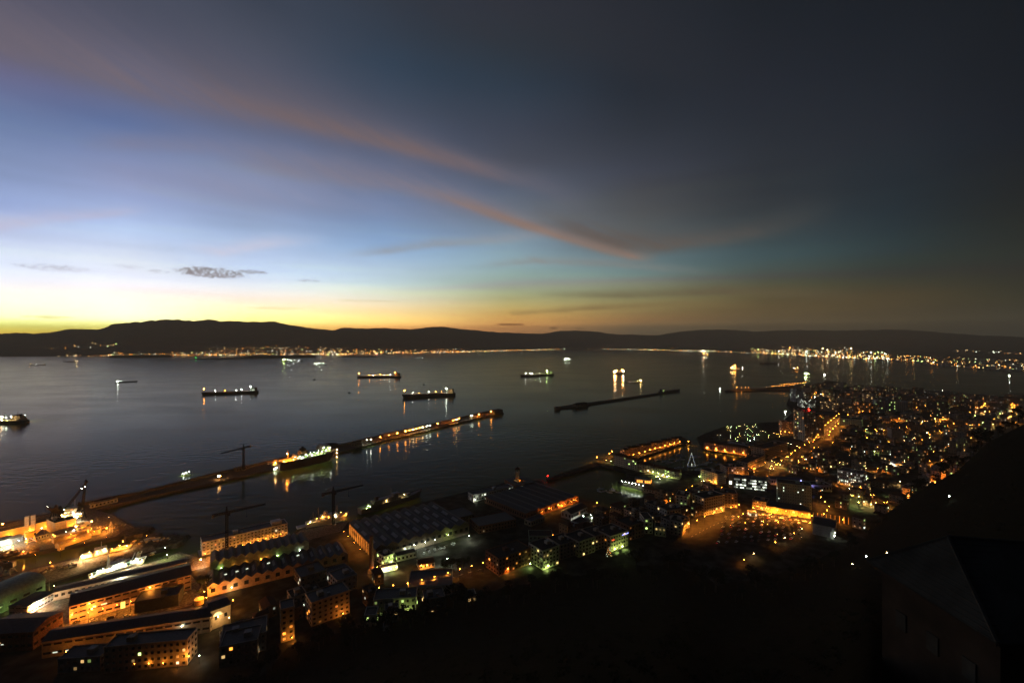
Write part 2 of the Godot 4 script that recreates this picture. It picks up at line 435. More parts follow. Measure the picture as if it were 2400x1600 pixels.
func setting(called: String, st: SurfaceTool, m: String, label := "", kind := "structure") -> MeshInstance3D:
	var o := MeshInstance3D.new()
	o.name = numbered(called)
	o.mesh = st.commit()
	o.material_override = M[m]
	tag(o, label, "", "", kind)
	add_child(o)
	return o


func lit(to: Node3D, at: Vector3, c: Color, energy: float, size := 0.4, hooded := true) -> void:
	var l: Light3D
	if hooded:      # street lamps shine downwards and a little above the level
		var s := SpotLight3D.new()
		s.rotation.x = -PI / 2
		s.spot_angle = 84.0
		s.spot_angle_attenuation = 0.3
		s.spot_range = 120.0
		s.spot_attenuation = 2.0
		l = s
	else:
		var b := OmniLight3D.new()
		b.omni_range = 120.0
		b.omni_attenuation = 2.0
		l = b
	l.name = "lamp_light"
	l.position = at
	l.light_color = c
	l.light_energy = energy
	l.light_size = size
	l.shadow_enabled = true
	to.add_child(l, true)


func nth(i: int) -> String:     # 0 -> first
	var n := i + 1
	if n < 20:
		return ORDER[n - 1]
	if n < 100:
		return TENS[n / 10] + ("ieth" if n % 10 == 0 else "y-" + ORDER[n % 10 - 1])
	return "hundredth" if n == 100 else "hundred and " + nth(i - 100)


func flat2(v: Vector3) -> Vector2:
	return Vector2(v.x, v.z)


func near_mark(p: Vector3) -> int:
	var best := 0
	for i in marks.size():
		if flat2(p).distance_to(flat2(marks[i][1])) < flat2(p).distance_to(flat2(marks[best][1])):
			best = i
	return best


func colour_name(c: Color) -> String:
	return {SODIUM: "orange", WARM: "yellowish", WHITE: "white", LIME: "greenish", BLUE: "blue"}[c]


func slab(called: String, outline: Array, low: float, high: float, m: String, label := "") -> MeshInstance3D:
	# a piece of level ground with upright sides
	var flat := PackedVector2Array()
	for p in outline:
		flat.append(flat2(p))
	if Geometry2D.is_polygon_clockwise(flat):
		flat.reverse()
	var st := begin()
	var t := Geometry2D.triangulate_polygon(flat)
	for i in range(0, t.size(), 3):
		var a := flat[t[i]]
		var b := flat[t[i + 1]]
		var c := flat[t[i + 2]]
		if (b - a).cross(c - a) < 0.0:
			var s := b
			b = c
			c = s
		tri(st, Vector3(a.x, high, a.y), Vector3(b.x, high, b.y), Vector3(c.x, high, c.y))
	for i in flat.size():
		var a := flat[i]
		var b := flat[(i + 1) % flat.size()]
		quad(st, Vector3(a.x, low, a.y), Vector3(b.x, low, b.y), Vector3(b.x, high, b.y), Vector3(a.x, high, a.y))
	return setting(called, st, m, label)


func ribbon(called: String, pts: Array, width: float, y: float, m: String, label := "") -> void:
	var st := begin()
	for i in pts.size() - 1:
		var a: Vector3 = pts[i]
		var b: Vector3 = pts[i + 1]
		var s0 := side(pts, i) * width / 2
		var s1 := side(pts, i + 1) * width / 2
		a.y = y
		b.y = y
		quad(st, a - s0, a + s0, b + s1, b - s1)
	setting(called, st, m, label)


func side(pts: Array, i: int) -> Vector3:
	var a: Vector3 = pts[maxi(i - 1, 0)]
	var b: Vector3 = pts[mini(i + 1, pts.size() - 1)]
	var d := (b - a)
	return Vector3(-d.z, 0, d.x).normalized()


# ---------------------------------------------------------------- water, far shore, land
var shore := [Vector2(-1.759, 4696), Vector2(-1.111, 6000), Vector2(-0.872, 6000), Vector2(-0.648, 6353), Vector2(-0.370, 6750), Vector2(-0.185, 7714), Vector2(-0.100, 8308), Vector2(0.102, 10800), Vector2(0.212, 11368), Vector2(0.370, 9391), Vector2(0.481, 8308), Vector2(0.638, 6000), Vector2(0.732, 5268), Vector2(0.833, 4800), Vector2(0.887, 4408), Vector2(0.921, 3789), Vector2(1.000, 3429), Vector2(1.046, 3224), Vector2(1.111, 3042), Vector2(1.667, 2400)]
var crest := [Vector2(-1.759, 0.0231), Vector2(-1.204, 0.0176), Vector2(-1.111, 0.0167), Vector2(-1.056, 0.0194), Vector2(-1.037, 0.0167), Vector2(-0.995, 0.0204), Vector2(-0.963, 0.0269), Vector2(-0.926, 0.0259), Vector2(-0.894, 0.0269), Vector2(-0.866, 0.0380), Vector2(-0.806, 0.0426), Vector2(-0.745, 0.0481), Vector2(-0.718, 0.0463), Vector2(-0.694, 0.0444), Vector2(-0.662, 0.0472), Vector2(-0.630, 0.0444), Vector2(-0.593, 0.0435), Vector2(-0.556, 0.0435), Vector2(-0.519, 0.0426), Vector2(-0.491, 0.0370), Vector2(-0.463, 0.0324), Vector2(-0.426, 0.0278), Vector2(-0.389, 0.0241), Vector2(-0.370, 0.0296), Vector2(-0.324, 0.0278), Vector2(-0.278, 0.0296), Vector2(-0.222, 0.0259), Vector2(-0.185, 0.0296), Vector2(-0.153, 0.0333), Vector2(-0.130, 0.0296), Vector2(-0.102, 0.0259), Vector2(-0.037, 0.0204), Vector2(0.028, 0.0176), Vector2(0.065, 0.0167), Vector2(0.093, 0.0213), Vector2(0.120, 0.0241), Vector2(0.157, 0.0231), Vector2(0.185, 0.0213), Vector2(0.222, 0.0157), Vector2(0.315, 0.0130), Vector2(0.343, 0.0185), Vector2(0.370, 0.0222), Vector2(0.417, 0.0259), Vector2(0.481, 0.0250), Vector2(0.537, 0.0213), Vector2(0.620, 0.0250), Vector2(0.704, 0.0231), Vector2(0.833, 0.0259), Vector2(0.926, 0.0204), Vector2(1.019, 0.0130), Vector2(1.111, 0.0093), Vector2(1.667, 0.0139)]
var crest_away := [Vector2(-1.8, 9500), Vector2(-0.75, 9500), Vector2(-0.2, 11000), Vector2(0.1, 13500), Vector2(0.46, 12500), Vector2(0.75, 11000), Vector2(1.1, 8500), Vector2(1.7, 7000)]


func along(t: Array, u: float) -> float:
	var i := 0
	while i < t.size() - 2 and t[i + 1].x < u:
		i += 1
	return lerpf(t[i].y, t[i + 1].y, clampf((u - t[i].x) / (t[i + 1].x - t[i].x), 0, 1))


var far_noise := FastNoiseLite.new()


func far_point(u: float, f: float) -> Vector3:     # u: bearing as sideways per ahead; f: 0 at the beach, 1 on the crest of the hills
	var d0 := along(shore, u)
	var d1 := along(crest_away, u)
	var d := lerpf(d0, d1, f)
	var top := 200.0 + along(crest, u) * d1
	top *= 1.0 + 0.05 * far_noise.get_noise_1d(u * 90.0) * smoothstep(0.3, 1.0, f)
	var h := 0.0
	if f <= 1.0:
		h = 1.5 + maxf(top, 30.0) * pow(maxf(f, 0.0), 2.3) * (1.0 + 0.55 * far_noise.get_noise_2d(u * d * 0.001, d * 0.001) * (1.0 - f))
	else:
		h = top * maxf(0.0, 1.0 - (f - 1.0) * 1.2)
	return Vector3(u * d, h if f >= 0.0 else -8.0, -d)


func sea_and_far_shore() -> void:
	far_noise.seed = 12
	far_noise.frequency = 0.5
	far_noise.fractal_octaves = 4
	var st := begin()
	quad(st, Vector3(-12500, 0, 300), Vector3(-12500, 0, -12000), Vector3(9000, 0, -12000), Vector3(9000, 0, 300))
	setting("sea", st, "sea_water", "still dusk water of the bay and the harbour")
	st = begin()
	var rows := [-0.004, 0.0, 0.03, 0.08, 0.15, 0.25, 0.35, 0.47, 0.6, 0.72, 0.84, 0.93, 1.0, 1.08, 1.2]
	var last := []
	for i in 330:
		var u := lerpf(-1.32, 1.36, i / 329.0)
		var now := []
		for f in rows:
			now.append(far_point(u, f))
		if last:
			for j in rows.size() - 1:
				quad(st, last[j], last[j + 1], now[j + 1], now[j])
		last = now
	st.generate_normals()
	setting("hills", st, "far_land", "dark hills that ring the far side of the bay")
	far_lights()
	# long harbour walls in front of the far port
	slab("breakwater", [Vector3(-3496.5, 0, -5082.4), Vector3(-2717.2, 0, -5454.5), Vector3(-2802.1, 0, -5625.0), Vector3(-3598.1, 0, -5230.0)], -2, 9, "old_concrete", "long thin dark breakwater before the far port, green light at its end")
	slab("breakwater", [Vector3(-2209.9, 0, -5966.9), Vector3(-1751.4, 0, -5966.9), Vector3(-1811.4, 0, -6171.4), Vector3(-2285.7, 0, -6171.4)], -2, 9, "old_concrete", "short far breakwater with a red light at its right end")
	slab("headland", [Vector3(-3272.7, 0, -5610.4), Vector3(-2871.8, 0, -5538.5), Vector3(-2486.5, 0, -5837.8), Vector3(-2823.5, 0, -6352.9), Vector3(-3420.3, 0, -6260.9)], -2, 18, "rock", "low dark headland before the lights of the far port")
	slab("headland", [Vector3(-4973.7, 0, -5684.2), Vector3(-4578.9, 0, -5684.2), Vector3(-4444.4, 0, -6000.0), Vector3(-4823.5, 0, -6352.9), Vector3(-5257.1, 0, -6171.4)], -2, 22, "rock", "low dark headland before the left end of the shore town")
	for b in [[Vector3(-3533.3, 0, -5142.9), "green", "green beacon on the outer end of the long far breakwater"], [Vector3(-1786.5, 0, -6067.4), "red", "red beacon on the outer end of the short far breakwater"]]:
		var t := thing("beacon", b[2], "beacon", b[0] + Vector3(0, 9, 0))
		cube(t, "tower", "white_wall", Vector3(0, 5, 0), Vector3(3, 10, 3))
		part(t, "lantern", bulb_mesh, b[1] + "_lamp", Vector3(0, 12, 0), Vector3(1.6, 1.6, 1.6))


func scatter(called: String, label: String, mesh: Mesh, m: String, places: Array) -> void:
	var mm := MultiMesh.new()
	mm.transform_format = MultiMesh.TRANSFORM_3D
	mm.mesh = mesh
	mm.instance_count = places.size()
	for i in places.size():
		mm.set_instance_transform(i, places[i])
	var o := MultiMeshInstance3D.new()
	o.name = numbered(called)
	o.multimesh = mm
	o.material_override = M[m]
	tag(o, label, "", "", "stuff")
	add_child(o)


func far_lights() -> void:
	# [name of the place, from, to (bearing), from, to (up the slope), how many, share of orange, warm, white, greenish, size]
	var towns := [
		["thinly strung shore village at far left", -0.99, -0.87, 0.02, 0.1, 20, 0.6, 0.3, 0.1, 4.2],
		["hamlets on the slope of the far left hill", -1.02, -0.86, 0.50, 0.66, 22, 0.4, 0.3, 0.3, 3.9],
		["farm on the far left hill", -0.89, -0.865, 0.52, 0.54, 5, 0.1, 0.3, 0.6, 3.4],
		["shore town below the left hill", -0.88, -0.62, 0.02, 0.26, 306, 0.45, 0.3, 0.25, 3.1],
		["port town on the far shore", -0.66, -0.36, 0.0, 0.50, 486, 0.45, 0.3, 0.25, 3.1],
		["docks of the far port", -0.42, -0.10, 0.0, 0.34, 468, 0.5, 0.3, 0.2, 3.9],
		["beach front at the head of the bay", -0.12, 0.11, 0.0, 0.16, 198, 0.4, 0.35, 0.25, 3.9],
		["scattered houses above the head of the bay", -0.1, 0.35, 0.15, 0.35, 24, 0.4, 0.3, 0.3, 4.2],
		["works by the head of the bay", 0.20, 0.44, 0.0, 0.12, 171, 0.2, 0.35, 0.45, 4.4],
		["shore right of the works", 0.42, 0.55, 0.0, 0.1, 34, 0.3, 0.35, 0.35, 3.7],
		["refinery", 0.52, 0.82, 0.0, 0.36, 594, 0.25, 0.35, 0.4, 4.1],
		["upper refinery", 0.58, 0.74, 0.3, 0.5, 108, 0.25, 0.35, 0.4, 3.6],
		["shore right of the refinery", 0.8, 0.92, 0.0, 0.22, 126, 0.5, 0.3, 0.2, 3.4],
		["isthmus town at far right", 0.9, 1.16, 0.0, 0.26, 306, 0.45, 0.35, 0.2, 2.0],
		["roadside lights under the right hill", 0.96, 1.16, 0.44, 0.5, 36, 0.25, 0.4, 0.35, 3.1],
	]
	var by := {"sodium": [], "warm": [], "white": [], "lime": []}
	var houses := []
	var st := begin()
	ball(st, Vector3.ZERO, 1.0, 4, 2)
	var grain := st.commit()
	for t in towns:
		by = {"sodium": [], "warm": [], "white": [], "lime": []}
		var lanes := []
		for k in 5:
			lanes.append([rng.randf_range(t[3], t[4]), rng.randf_range(-0.25, 0.25)])
		for i in t[5]:
			var v := rng.randf()
			var u: float = lerpf(t[1], t[2], v)
			var f: float = lerpf(t[3], t[4], pow(rng.randf(), 1.35))
			if rng.randf() < 0.35:      # many stand along a few streets
				var lane: Array = lanes[rng.randi() % 5]
				f = clampf(lane[0] + lane[1] * (v - 0.5) * (t[4] - t[3]), 0.0, 1.0)
			if rng.randf() < 0.2:
				f = t[3] + 0.004
			var p := far_point(u, maxf(f, 0.004))
			var r: float = t[9] * pow(rng.randf(), 2.2) * 1.35 + t[9] * 0.28
			var k := rng.randf()
			var c := "sodium" if k < t[6] else "warm" if k < t[6] + t[7] else "white" if rng.randf() < 0.7 else "lime"
			by[c].append(Transform3D(Basis().scaled(Vector3(r, r * 0.8, r)), p + Vector3(0, r + rng.randf_range(3, 9), 0)))
			if i % 2 == 0:
				var s := rng.randf_range(12, 34)
				houses.append(Transform3D(Basis(Vector3.UP, rng.randf() * 3.0).scaled_local(Vector3(s, rng.randf_range(8, 22), s * rng.randf_range(0.5, 1.0))), p + Vector3(rng.randf_range(-30, 30), 3, -20 - rng.randf() * 25)))
		for c in by:
			if by[c]:
				scatter("town_lights", "%s lights of the %s" % [{"sodium": "orange", "warm": "yellowish", "white": "white", "lime": "greenish"}[c], t[0]], grain, c + "_far", by[c])
	scatter("far_houses", "small dark houses among the lights round the far shore", box_mesh, "grey_wall", houses)
	# the refinery's stacks with a lamp each
	var stack := [[0.604, 0.10, 95, "sodium"], [0.675, 0.12, 92, "warm"], [0.685, 0.08, 80, "white"], [0.737, 0.1, 105, "warm"], [0.71, 0.05, 62, "warm"], [0.64, 0.05, 60, "white"], [0.58, 0.04, 50, "white"], [0.78, 0.06, 66, "white"], [0.535, 0.03, 62, "lime"]]
	for i in stack.size():
		var s: Array = stack[i]
		var t := thing("refinery_stack", "%s tall refinery stack from the left, %s light at its top" % [nth(int(stack.filter(func(q): return q[0] < s[0]).size())), {"sodium": "orange", "warm": "yellowish", "white": "white", "lime": "greenish"}[s[3]]], "chimney", far_point(s[0], s[1]), 0.0, "lit stacks of the far refinery")
		st = begin()
		tube(st, Vector3.ZERO, Vector3(0, s[2], 0), 4.5, 3.0, 8)
		made(t, "shaft", st, "steel")
		part(t, "lamp", bulb_mesh, s[3] + "_lamp", Vector3(0, s[2] + 4, 0), Vector3(6, 5, 6) if i in [0, 1, 3] else Vector3(4, 4, 4))


func land() -> void:
	slab("town_ground", [Vector3(-579.9, 3, -460.5), Vector3(-553.6, 3, -498.3), Vector3(-533.9, 3, -526.6), Vector3(-521.7, 3, -558.4), Vector3(-495.5, 3, -537.3), Vector3(-481.7, 3, -529.3), Vector3(-458.5, 3, -527.9), Vector3(-416.2, 3, -499.4), Vector3(-391.8, 3, -483.5), Vector3(-384.4, 3, -472.8), Vector3(-392.3, 3, -465.6), Vector3(-474.6, 3, -410.7), Vector3(-437.5, 3, -378.6), Vector3(-369.3, 3, -452.7), Vector3(-368.2, 3, -464.5), Vector3(-365.3, 3, -469.7), Vector3(-350.4, 3, -466.6), Vector3(-338.4, 3, -454.6), Vector3(-329.4, 3, -441.4), Vector3(-336.3, 3, -432.4), Vector3(-340.2, 3, -427.2), Vector3(-378.4, 3, -373.3), Vector3(-363.8, 3, -366.2), Vector3(-325.8, 3, -409.2), Vector3(-317.5, 3, -421.3), Vector3(-313.8, 3, -433.3), Vector3(-283.4, 3, -420.5), Vector3(-266.5, 3, -431.6), Vector3(-225.9, 3, -465.6), Vector3(-222.1, 3, -483.5), Vector3(-180.5, 3, -507.8), Vector3(-166.0, 3, -515.2), Vector3(-134.4, 3, -545.5), Vector3(-105.1, 3, -567.4), Vector3(-52.5, 3, -609.6), Vector3(2.4, 3, -654.6), Vector3(42.4, 3, -654.6), Vector3(46.5, 3, -620.3), Vector3(72.6, 3, -594.3), Vector3(83.4, 3, -581.3), Vector3(96.7, 3, -570.4), Vector3(117.6, 3, -542.8), Vector3(161.5, 3, -581.3), Vector3(185.7, 3, -607.9), Vector3(174.9, 3, -613.1), Vector3(152.5, 3, -640.8), Vector3(150.0, 3, -650.6), Vector3(167.8, 3, -671.2), Vector3(172.5, 3, -697.6), Vector3(146.1, 3, -723.7), Vector3(141.3, 3, -733.7), Vector3(50.8, 3, -652.6), Vector3(49.7, 3, -662.8), Vector3(140.2, 3, -757.2), Vector3(165.4, 3, -793.9), Vector3(196.2, 3, -831.1), Vector3(352.1, 3, -962.7), Vector3(353.6, 3, -909.2), Vector3(333.5, 3, -882.8), Vector3(320.7, 3, -879.2), Vector3(211.4, 3, -776.5), Vector3(211.8, 3, -762.6), Vector3(257.9, 3, -706.8), Vector3(284.1, 3, -702.2), Vector3(320.5, 3, -721.2), Vector3(402.1, 3, -793.9), Vector3(350.4, 3, -840.9), Vector3(381.7, 3, -949.8), Vector3(416.9, 3, -989.6), Vector3(498.5, 3, -1074.5), Vector3(623.3, 3, -1125.7), Vector3(663.3, 3, -1131.7), Vector3(789.2, 3, -1289.5), Vector3(863.0, 3, -1447.3), Vector3(986.5, 3, -1636.6), Vector3(1110.4, 3, -1842.1), Vector3(989.3, 3, -1842.1), Vector3(834.7, 3, -1803.1), Vector3(858.9, 3, -1866.3), Vector3(1048.3, 3, -1951.9), Vector3(1345.8, 3, -2106.5), Vector3(1405.8, 3, -2065.6), Vector3(1593.9, 3, -1934.2), Vector3(1723.8, 3, -1773.0), Vector3(1764.2, 3, -1587.8), Vector3(1910.3, 3, -1289.5), Vector3(900, 3, -60), Vector3(-500, 3, -60), Vector3(-800, 3, -430)], -2, 3, "town_ground", "dark ground of the harbour town and its dockyard")
	# rocky rounded heads beside the dock mouths
	for h in [[Vector3(-390.5, 3, -477.0), 13.0], [Vector3(-341.8, 3, -454.6), 16.0], [Vector3(-364.8, 3, -464.5), 8.0]]:
		var st := begin()
		var n := 14
		for i in n:
			var r0: float = h[1] * (1.0 + 0.18 * sin(i * 2.7))
			var r1: float = h[1] * (1.0 + 0.18 * sin(((i + 1) % n) * 2.7))
			var a := Vector3(cos(TAU * i / n), 0, sin(TAU * i / n))
			var b := Vector3(cos(TAU * (i + 1) / n), 0, sin(TAU * (i + 1) / n))
			quad(st, h[0] + a * r0 * 1.25 + Vector3(0, -5, 0), h[0] + a * r0 + Vector3(0, 0.8, 0), h[0] + b * r1 + Vector3(0, 0.8, 0), h[0] + b * r1 * 1.25 + Vector3(0, -5, 0))
			tri(st, h[0] + Vector3(0, 1.2, 0), h[0] + b * r1 + Vector3(0, 0.8, 0), h[0] + a * r0 + Vector3(0, 0.8, 0))
		setting("quay_head", st, "rock")


func hill(x: float, z: float) -> float:
	# the slope that the view is taken from: it falls to the town ahead and rises to a ridge behind
	var r := Vector2(x, z).length()
	var base := 195.0 + (z * 0.8 if z > 0 else z * 0.74)
	base = minf(base, 400.0)
	var u := x / maxf(-z, 0.01) if z < 0.0 else 99.0 * signf(x)
	var w := 1.0 - smoothstep(1.15, 1.9, absf(u))
	if w <= 0.0:
		return base
	var edge := [Vector3(-2.0, 300, -5), Vector3(-0.83, 262, -3), Vector3(-0.593, 266, 3), Vector3(-0.463, 306, 3), Vector3(-0.324, 332, 3), Vector3(-0.185, 353, 3), Vector3(-0.046, 377, 3), Vector3(0.093, 394, 3), Vector3(0.231, 411, 3), Vector3(0.361, 426, 3), Vector3(0.444, 381, 3), Vector3(0.519, 390, 3), Vector3(0.602, 400, 3), Vector3(0.694, 432, 3), Vector3(0.787, 504, 3), Vector3(0.852, 480, 35), Vector3(0.926, 460, 62), Vector3(1.009, 480, 84), Vector3(1.051, 500, 99), Vector3(1.111, 500, 115), Vector3(1.389, 500, 163)]
	var i := 0
	while i < edge.size() - 2 and edge[i + 1].x < u:
		i += 1
	var e: Vector3 = edge[i].lerp(edge[i + 1], clampf((u - edge[i].x) / (edge[i + 1].x - edge[i].x), 0, 1))
	var t := -z / e.y
	var y := 0.0
	if t < 1.0:
		y = e.z + (195.0 - e.z) * pow(1.0 - t, 1.45 + maxf(e.z, 0.0) * 0.045)
	else:
		y = e.z - (t - 1.0) * e.y * 0.9
	return lerpf(base, y, w)


func clump(n: int, size: float, seed_: int) -> ArrayMesh:
	# leaf-sized faces spread unevenly through a crown of radius 1
	var r := RandomNumberGenerator.new()
	r.seed = seed_
	var st := begin()
	var lobes := []
	for k in 7:
		lobes.append(Vector3(r.randf_range(-0.6, 0.6), r.randf_range(-0.4, 0.6), r.randf_range(-0.6, 0.6)))
	for i in n:
		var l: Vector3 = lobes[r.randi() % 7]
		var d := Vector3(r.randfn(), r.randfn() * 0.8, r.randfn()).normalized()
		var p: Vector3 = l + d * r.randf_range(0.15, 0.46)
		var a := d.cross(Vector3(r.randfn(), r.randfn(), r.randfn())).normalized() * size * r.randf_range(0.6, 1.3)
		var b := (d + Vector3(r.randfn(), r.randfn(), r.randfn()) * 0.5).normalized().cross(a).normalized() * size * r.randf_range(0.5, 1.0)
		quad(st, p - a, p + b, p + a, p - b)
	return st.commit()


func hillside() -> void:
	var st := begin()
	var rings := [2.0, 8, 16, 28, 42, 60, 85, 115, 150, 190, 230, 270, 300, 330, 360, 390, 420, 450, 480, 510, 540, 580, 630, 700, 800, 950]
	var last := []
	for i in 181:
		var a := TAU * i / 180.0
		var now := []
		for r in rings:
			var x: float = sin(a) * r
			var z: float = -cos(a) * r
			now.append(Vector3(x, hill(x, z) - (0.0 if r < 20.0 else 0.8 * sin(x * 0.31) * cos(z * 0.27)), z))
		if last:
			for j in rings.size() - 1:
				quad(st, last[j], last[j + 1], now[j + 1], now[j])
			tri(st, Vector3(0, 194.8, 0), last[0], now[0])
		last = now
	st.generate_normals()
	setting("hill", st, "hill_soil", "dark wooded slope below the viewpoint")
	var bushes := []
	for i in 2600:
		var u := rng.randf_range(-1.3, 1.35)
		var d := 18.0 + 520.0 * pow(rng.randf(), 0.75)
		var y := hill(u * d, -d)
		if y < 3.5 or y > 200.0 - 0.20 * d or (Vector2(u * d, -d).distance_to(Vector2(46, -52)) < 24.0):
			continue
		var s := rng.randf_range(1.2, 3.0) * (0.45 if d < 70.0 else 1.0)
		bushes.append(Transform3D(Basis(Vector3.UP, rng.randf() * 6.0).scaled_local(Vector3(s, s * rng.randf_range(0.5, 0.9), s)), Vector3(u * d, y + s * 0.2, -d)))
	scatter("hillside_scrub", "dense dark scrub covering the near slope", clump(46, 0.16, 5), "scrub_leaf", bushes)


# ---------------------------------------------------------------- builders
func building(called: String, label: String, a: Vector3, b: Vector3, deep: float, h: float, o := {}) -> Node3D:
	# a, b: the two ends of the front wall at its foot, left to right as seen from the slope; the house reaches back from it
	var d := b - a
	d.y = 0
	var w := d.length()
	var t := thing(called, label, o.get("cat", "building"), a, atan2(-d.z, d.x), o.get("group", ""))
	var wall: String = o.get("wall", "tan_wall")
	var roofm: String = o.get("roofm", "flat_roof")
	var rise: float = o.get("rise", minf(deep * 0.22, 5.0))
	cube(t, "wall", wall, Vector3(w / 2, h / 2 - 1, -deep / 2), Vector3(w, h + 2, deep))
	var mid := t.transform * Vector3(w / 2, 0, -deep / 2)
	if not o.get("free", false):
		solid.append([mid.x, mid.z, Vector2(w, deep).length() * 0.5])
	var e := 0.5
	var st := begin()
	var gw: SurfaceTool
	var gw2: SurfaceTool
	match o.get("roof", "flat"):
		"flat":
			gbox(st, Vector3(w / 2, h + 0.15, -deep / 2), Vector3(w - 0.6, 0.3, deep - 0.6))
			var pr := begin()
			for s in [[Vector3(w / 2, h + 0.45, 0.02), Vector3(w + 0.3, 0.9, 0.3)], [Vector3(w / 2, h + 0.45, -deep), Vector3(w + 0.3, 0.9, 0.3)], [Vector3(0, h + 0.45, -deep / 2), Vector3(0.28, 0.9, deep - 0.34)], [Vector3(w, h + 0.45, -deep / 2), Vector3(0.28, 0.9, deep - 0.34)]]:
				gbox(pr, s[0], s[1])
			made(t, "parapet", pr, wall)
		"gable":
			quad(st, Vector3(-e, h, e), Vector3(-e, h + rise, -deep / 2), Vector3(w + e, h + rise, -deep / 2), Vector3(w + e, h, e))
			quad(st, Vector3(w + e, h, -deep - e), Vector3(w + e, h + rise, -deep / 2), Vector3(-e, h + rise, -deep / 2), Vector3(-e, h, -deep - e))
			quad(st, Vector3(-e, h, e), Vector3(w + e, h, e), Vector3(w + e, h, -deep - e), Vector3(-e, h, -deep - e))
			gw = begin()
			gw2 = begin()
			for x in [0.0, w]:
				tri(gw if x == 0.0 else gw2, Vector3(x, h, 0), Vector3(x, h + rise - 0.3, -deep / 2), Vector3(x, h, -deep))
		"hip":
			var k := minf(w, deep) * 0.42
			var c0 := Vector3(k, h + rise, -deep / 2)
			var c1 := Vector3(w - k, h + rise, -deep / 2)
			var p := [Vector3(-e, h, e), Vector3(w + e, h, e), Vector3(w + e, h, -deep - e), Vector3(-e, h, -deep - e)]
			quad(st, p[0], c0, c1, p[1])
			quad(st, p[2], c1, c0, p[3])
			tri(st, p[1], c1, p[2])
			tri(st, p[3], c0, p[0])
			quad(st, p[0], p[1], p[2], p[3])
		"barrel":
			var n := 14
			gw = begin()
			gw2 = begin()
			for i in n:
				var q0 := PI * i / n
				var q1 := PI * (i + 1) / n
				var z0 := -deep / 2 + cos(q0) * (deep / 2 + 0.2)
				var z1 := -deep / 2 + cos(q1) * (deep / 2 + 0.2)
				quad(st, Vector3(-0.3, h + sin(q0) * rise, z0), Vector3(-0.3, h + sin(q1) * rise, z1), Vector3(w + 0.3, h + sin(q1) * rise, z1), Vector3(w + 0.3, h + sin(q0) * rise, z0))
				for x in [0.0, w]:
					tri(gw if x == 0.0 else gw2, Vector3(x, h, -deep / 2), Vector3(x, h + sin(q0) * rise, z0), Vector3(x, h + sin(q1) * rise, z1))
		"multi":
			var n: int = o.get("gables", 6)
			gw = begin()
			for i in n:
				var x0 := w * i / n
				var x1 := w * (i + 1) / n
				var m := (x0 + x1) / 2
				quad(st, Vector3(x0, h, 0.3), Vector3(x0, h, -deep - 0.3), Vector3(m, h + rise, -deep - 0.3), Vector3(m, h + rise, 0.3))
				quad(st, Vector3(m, h + rise, 0.3), Vector3(m, h + rise, -deep - 0.3), Vector3(x1, h, -deep - 0.3), Vector3(x1, h, 0.3))
				for z in [0.0, -deep]:
					tri(gw, Vector3(x0, h, z), Vector3(m, h + rise, z), Vector3(x1, h, z))
			for i in n:      # rooflights, one in each slope that faces the view
				for k in o.get("rooflights", 0):
					var x := w * (i + 0.25) / n
					var z: float = -deep * (k + 0.7) / (o.rooflights + 0.4)
					var sl := atan2(rise, w / n / 2)
					var rl := cube(t, "rooflight", "grey_wall", Vector3(x, h + rise / 2 + 0.15, z), Vector3.ONE)
					rl.transform.basis = Basis(Vector3.BACK, sl).scaled_local(Vector3(w / n * 0.26, 0.12, deep / (o.rooflights + 0.4) * 0.55))
	made(t, "roof", st, roofm)
	if gw:
		tag(made(t, "gable", gw, wall), "", "", "", "stuff" if o.roof == "multi" else "")
	if gw2:
		made(t, "gable", gw2, wall)
	# clutter on flat roofs
	if o.get("roof", "flat") == "flat" and h > 7.0 and w > 9.0:
		var hx := rng.randf_range(0.25, 0.75) * w
		cube(t, "stair_head", wall, Vector3(hx, h + 1.5, -deep * 0.5), Vector3(minf(4.0, w * 0.3), 2.6, minf(4.0, deep * 0.4)))
		if rng.randf() < 0.6:
			cube(t, "water_tank", "grey_wall", Vector3(clampf(hx + 5.0, 1.5, w - 1.5), h + 0.95, -deep * 0.3), Vector3(1.8, 1.4, 1.8))
	glazing(t, w, deep, h, o)
	return t


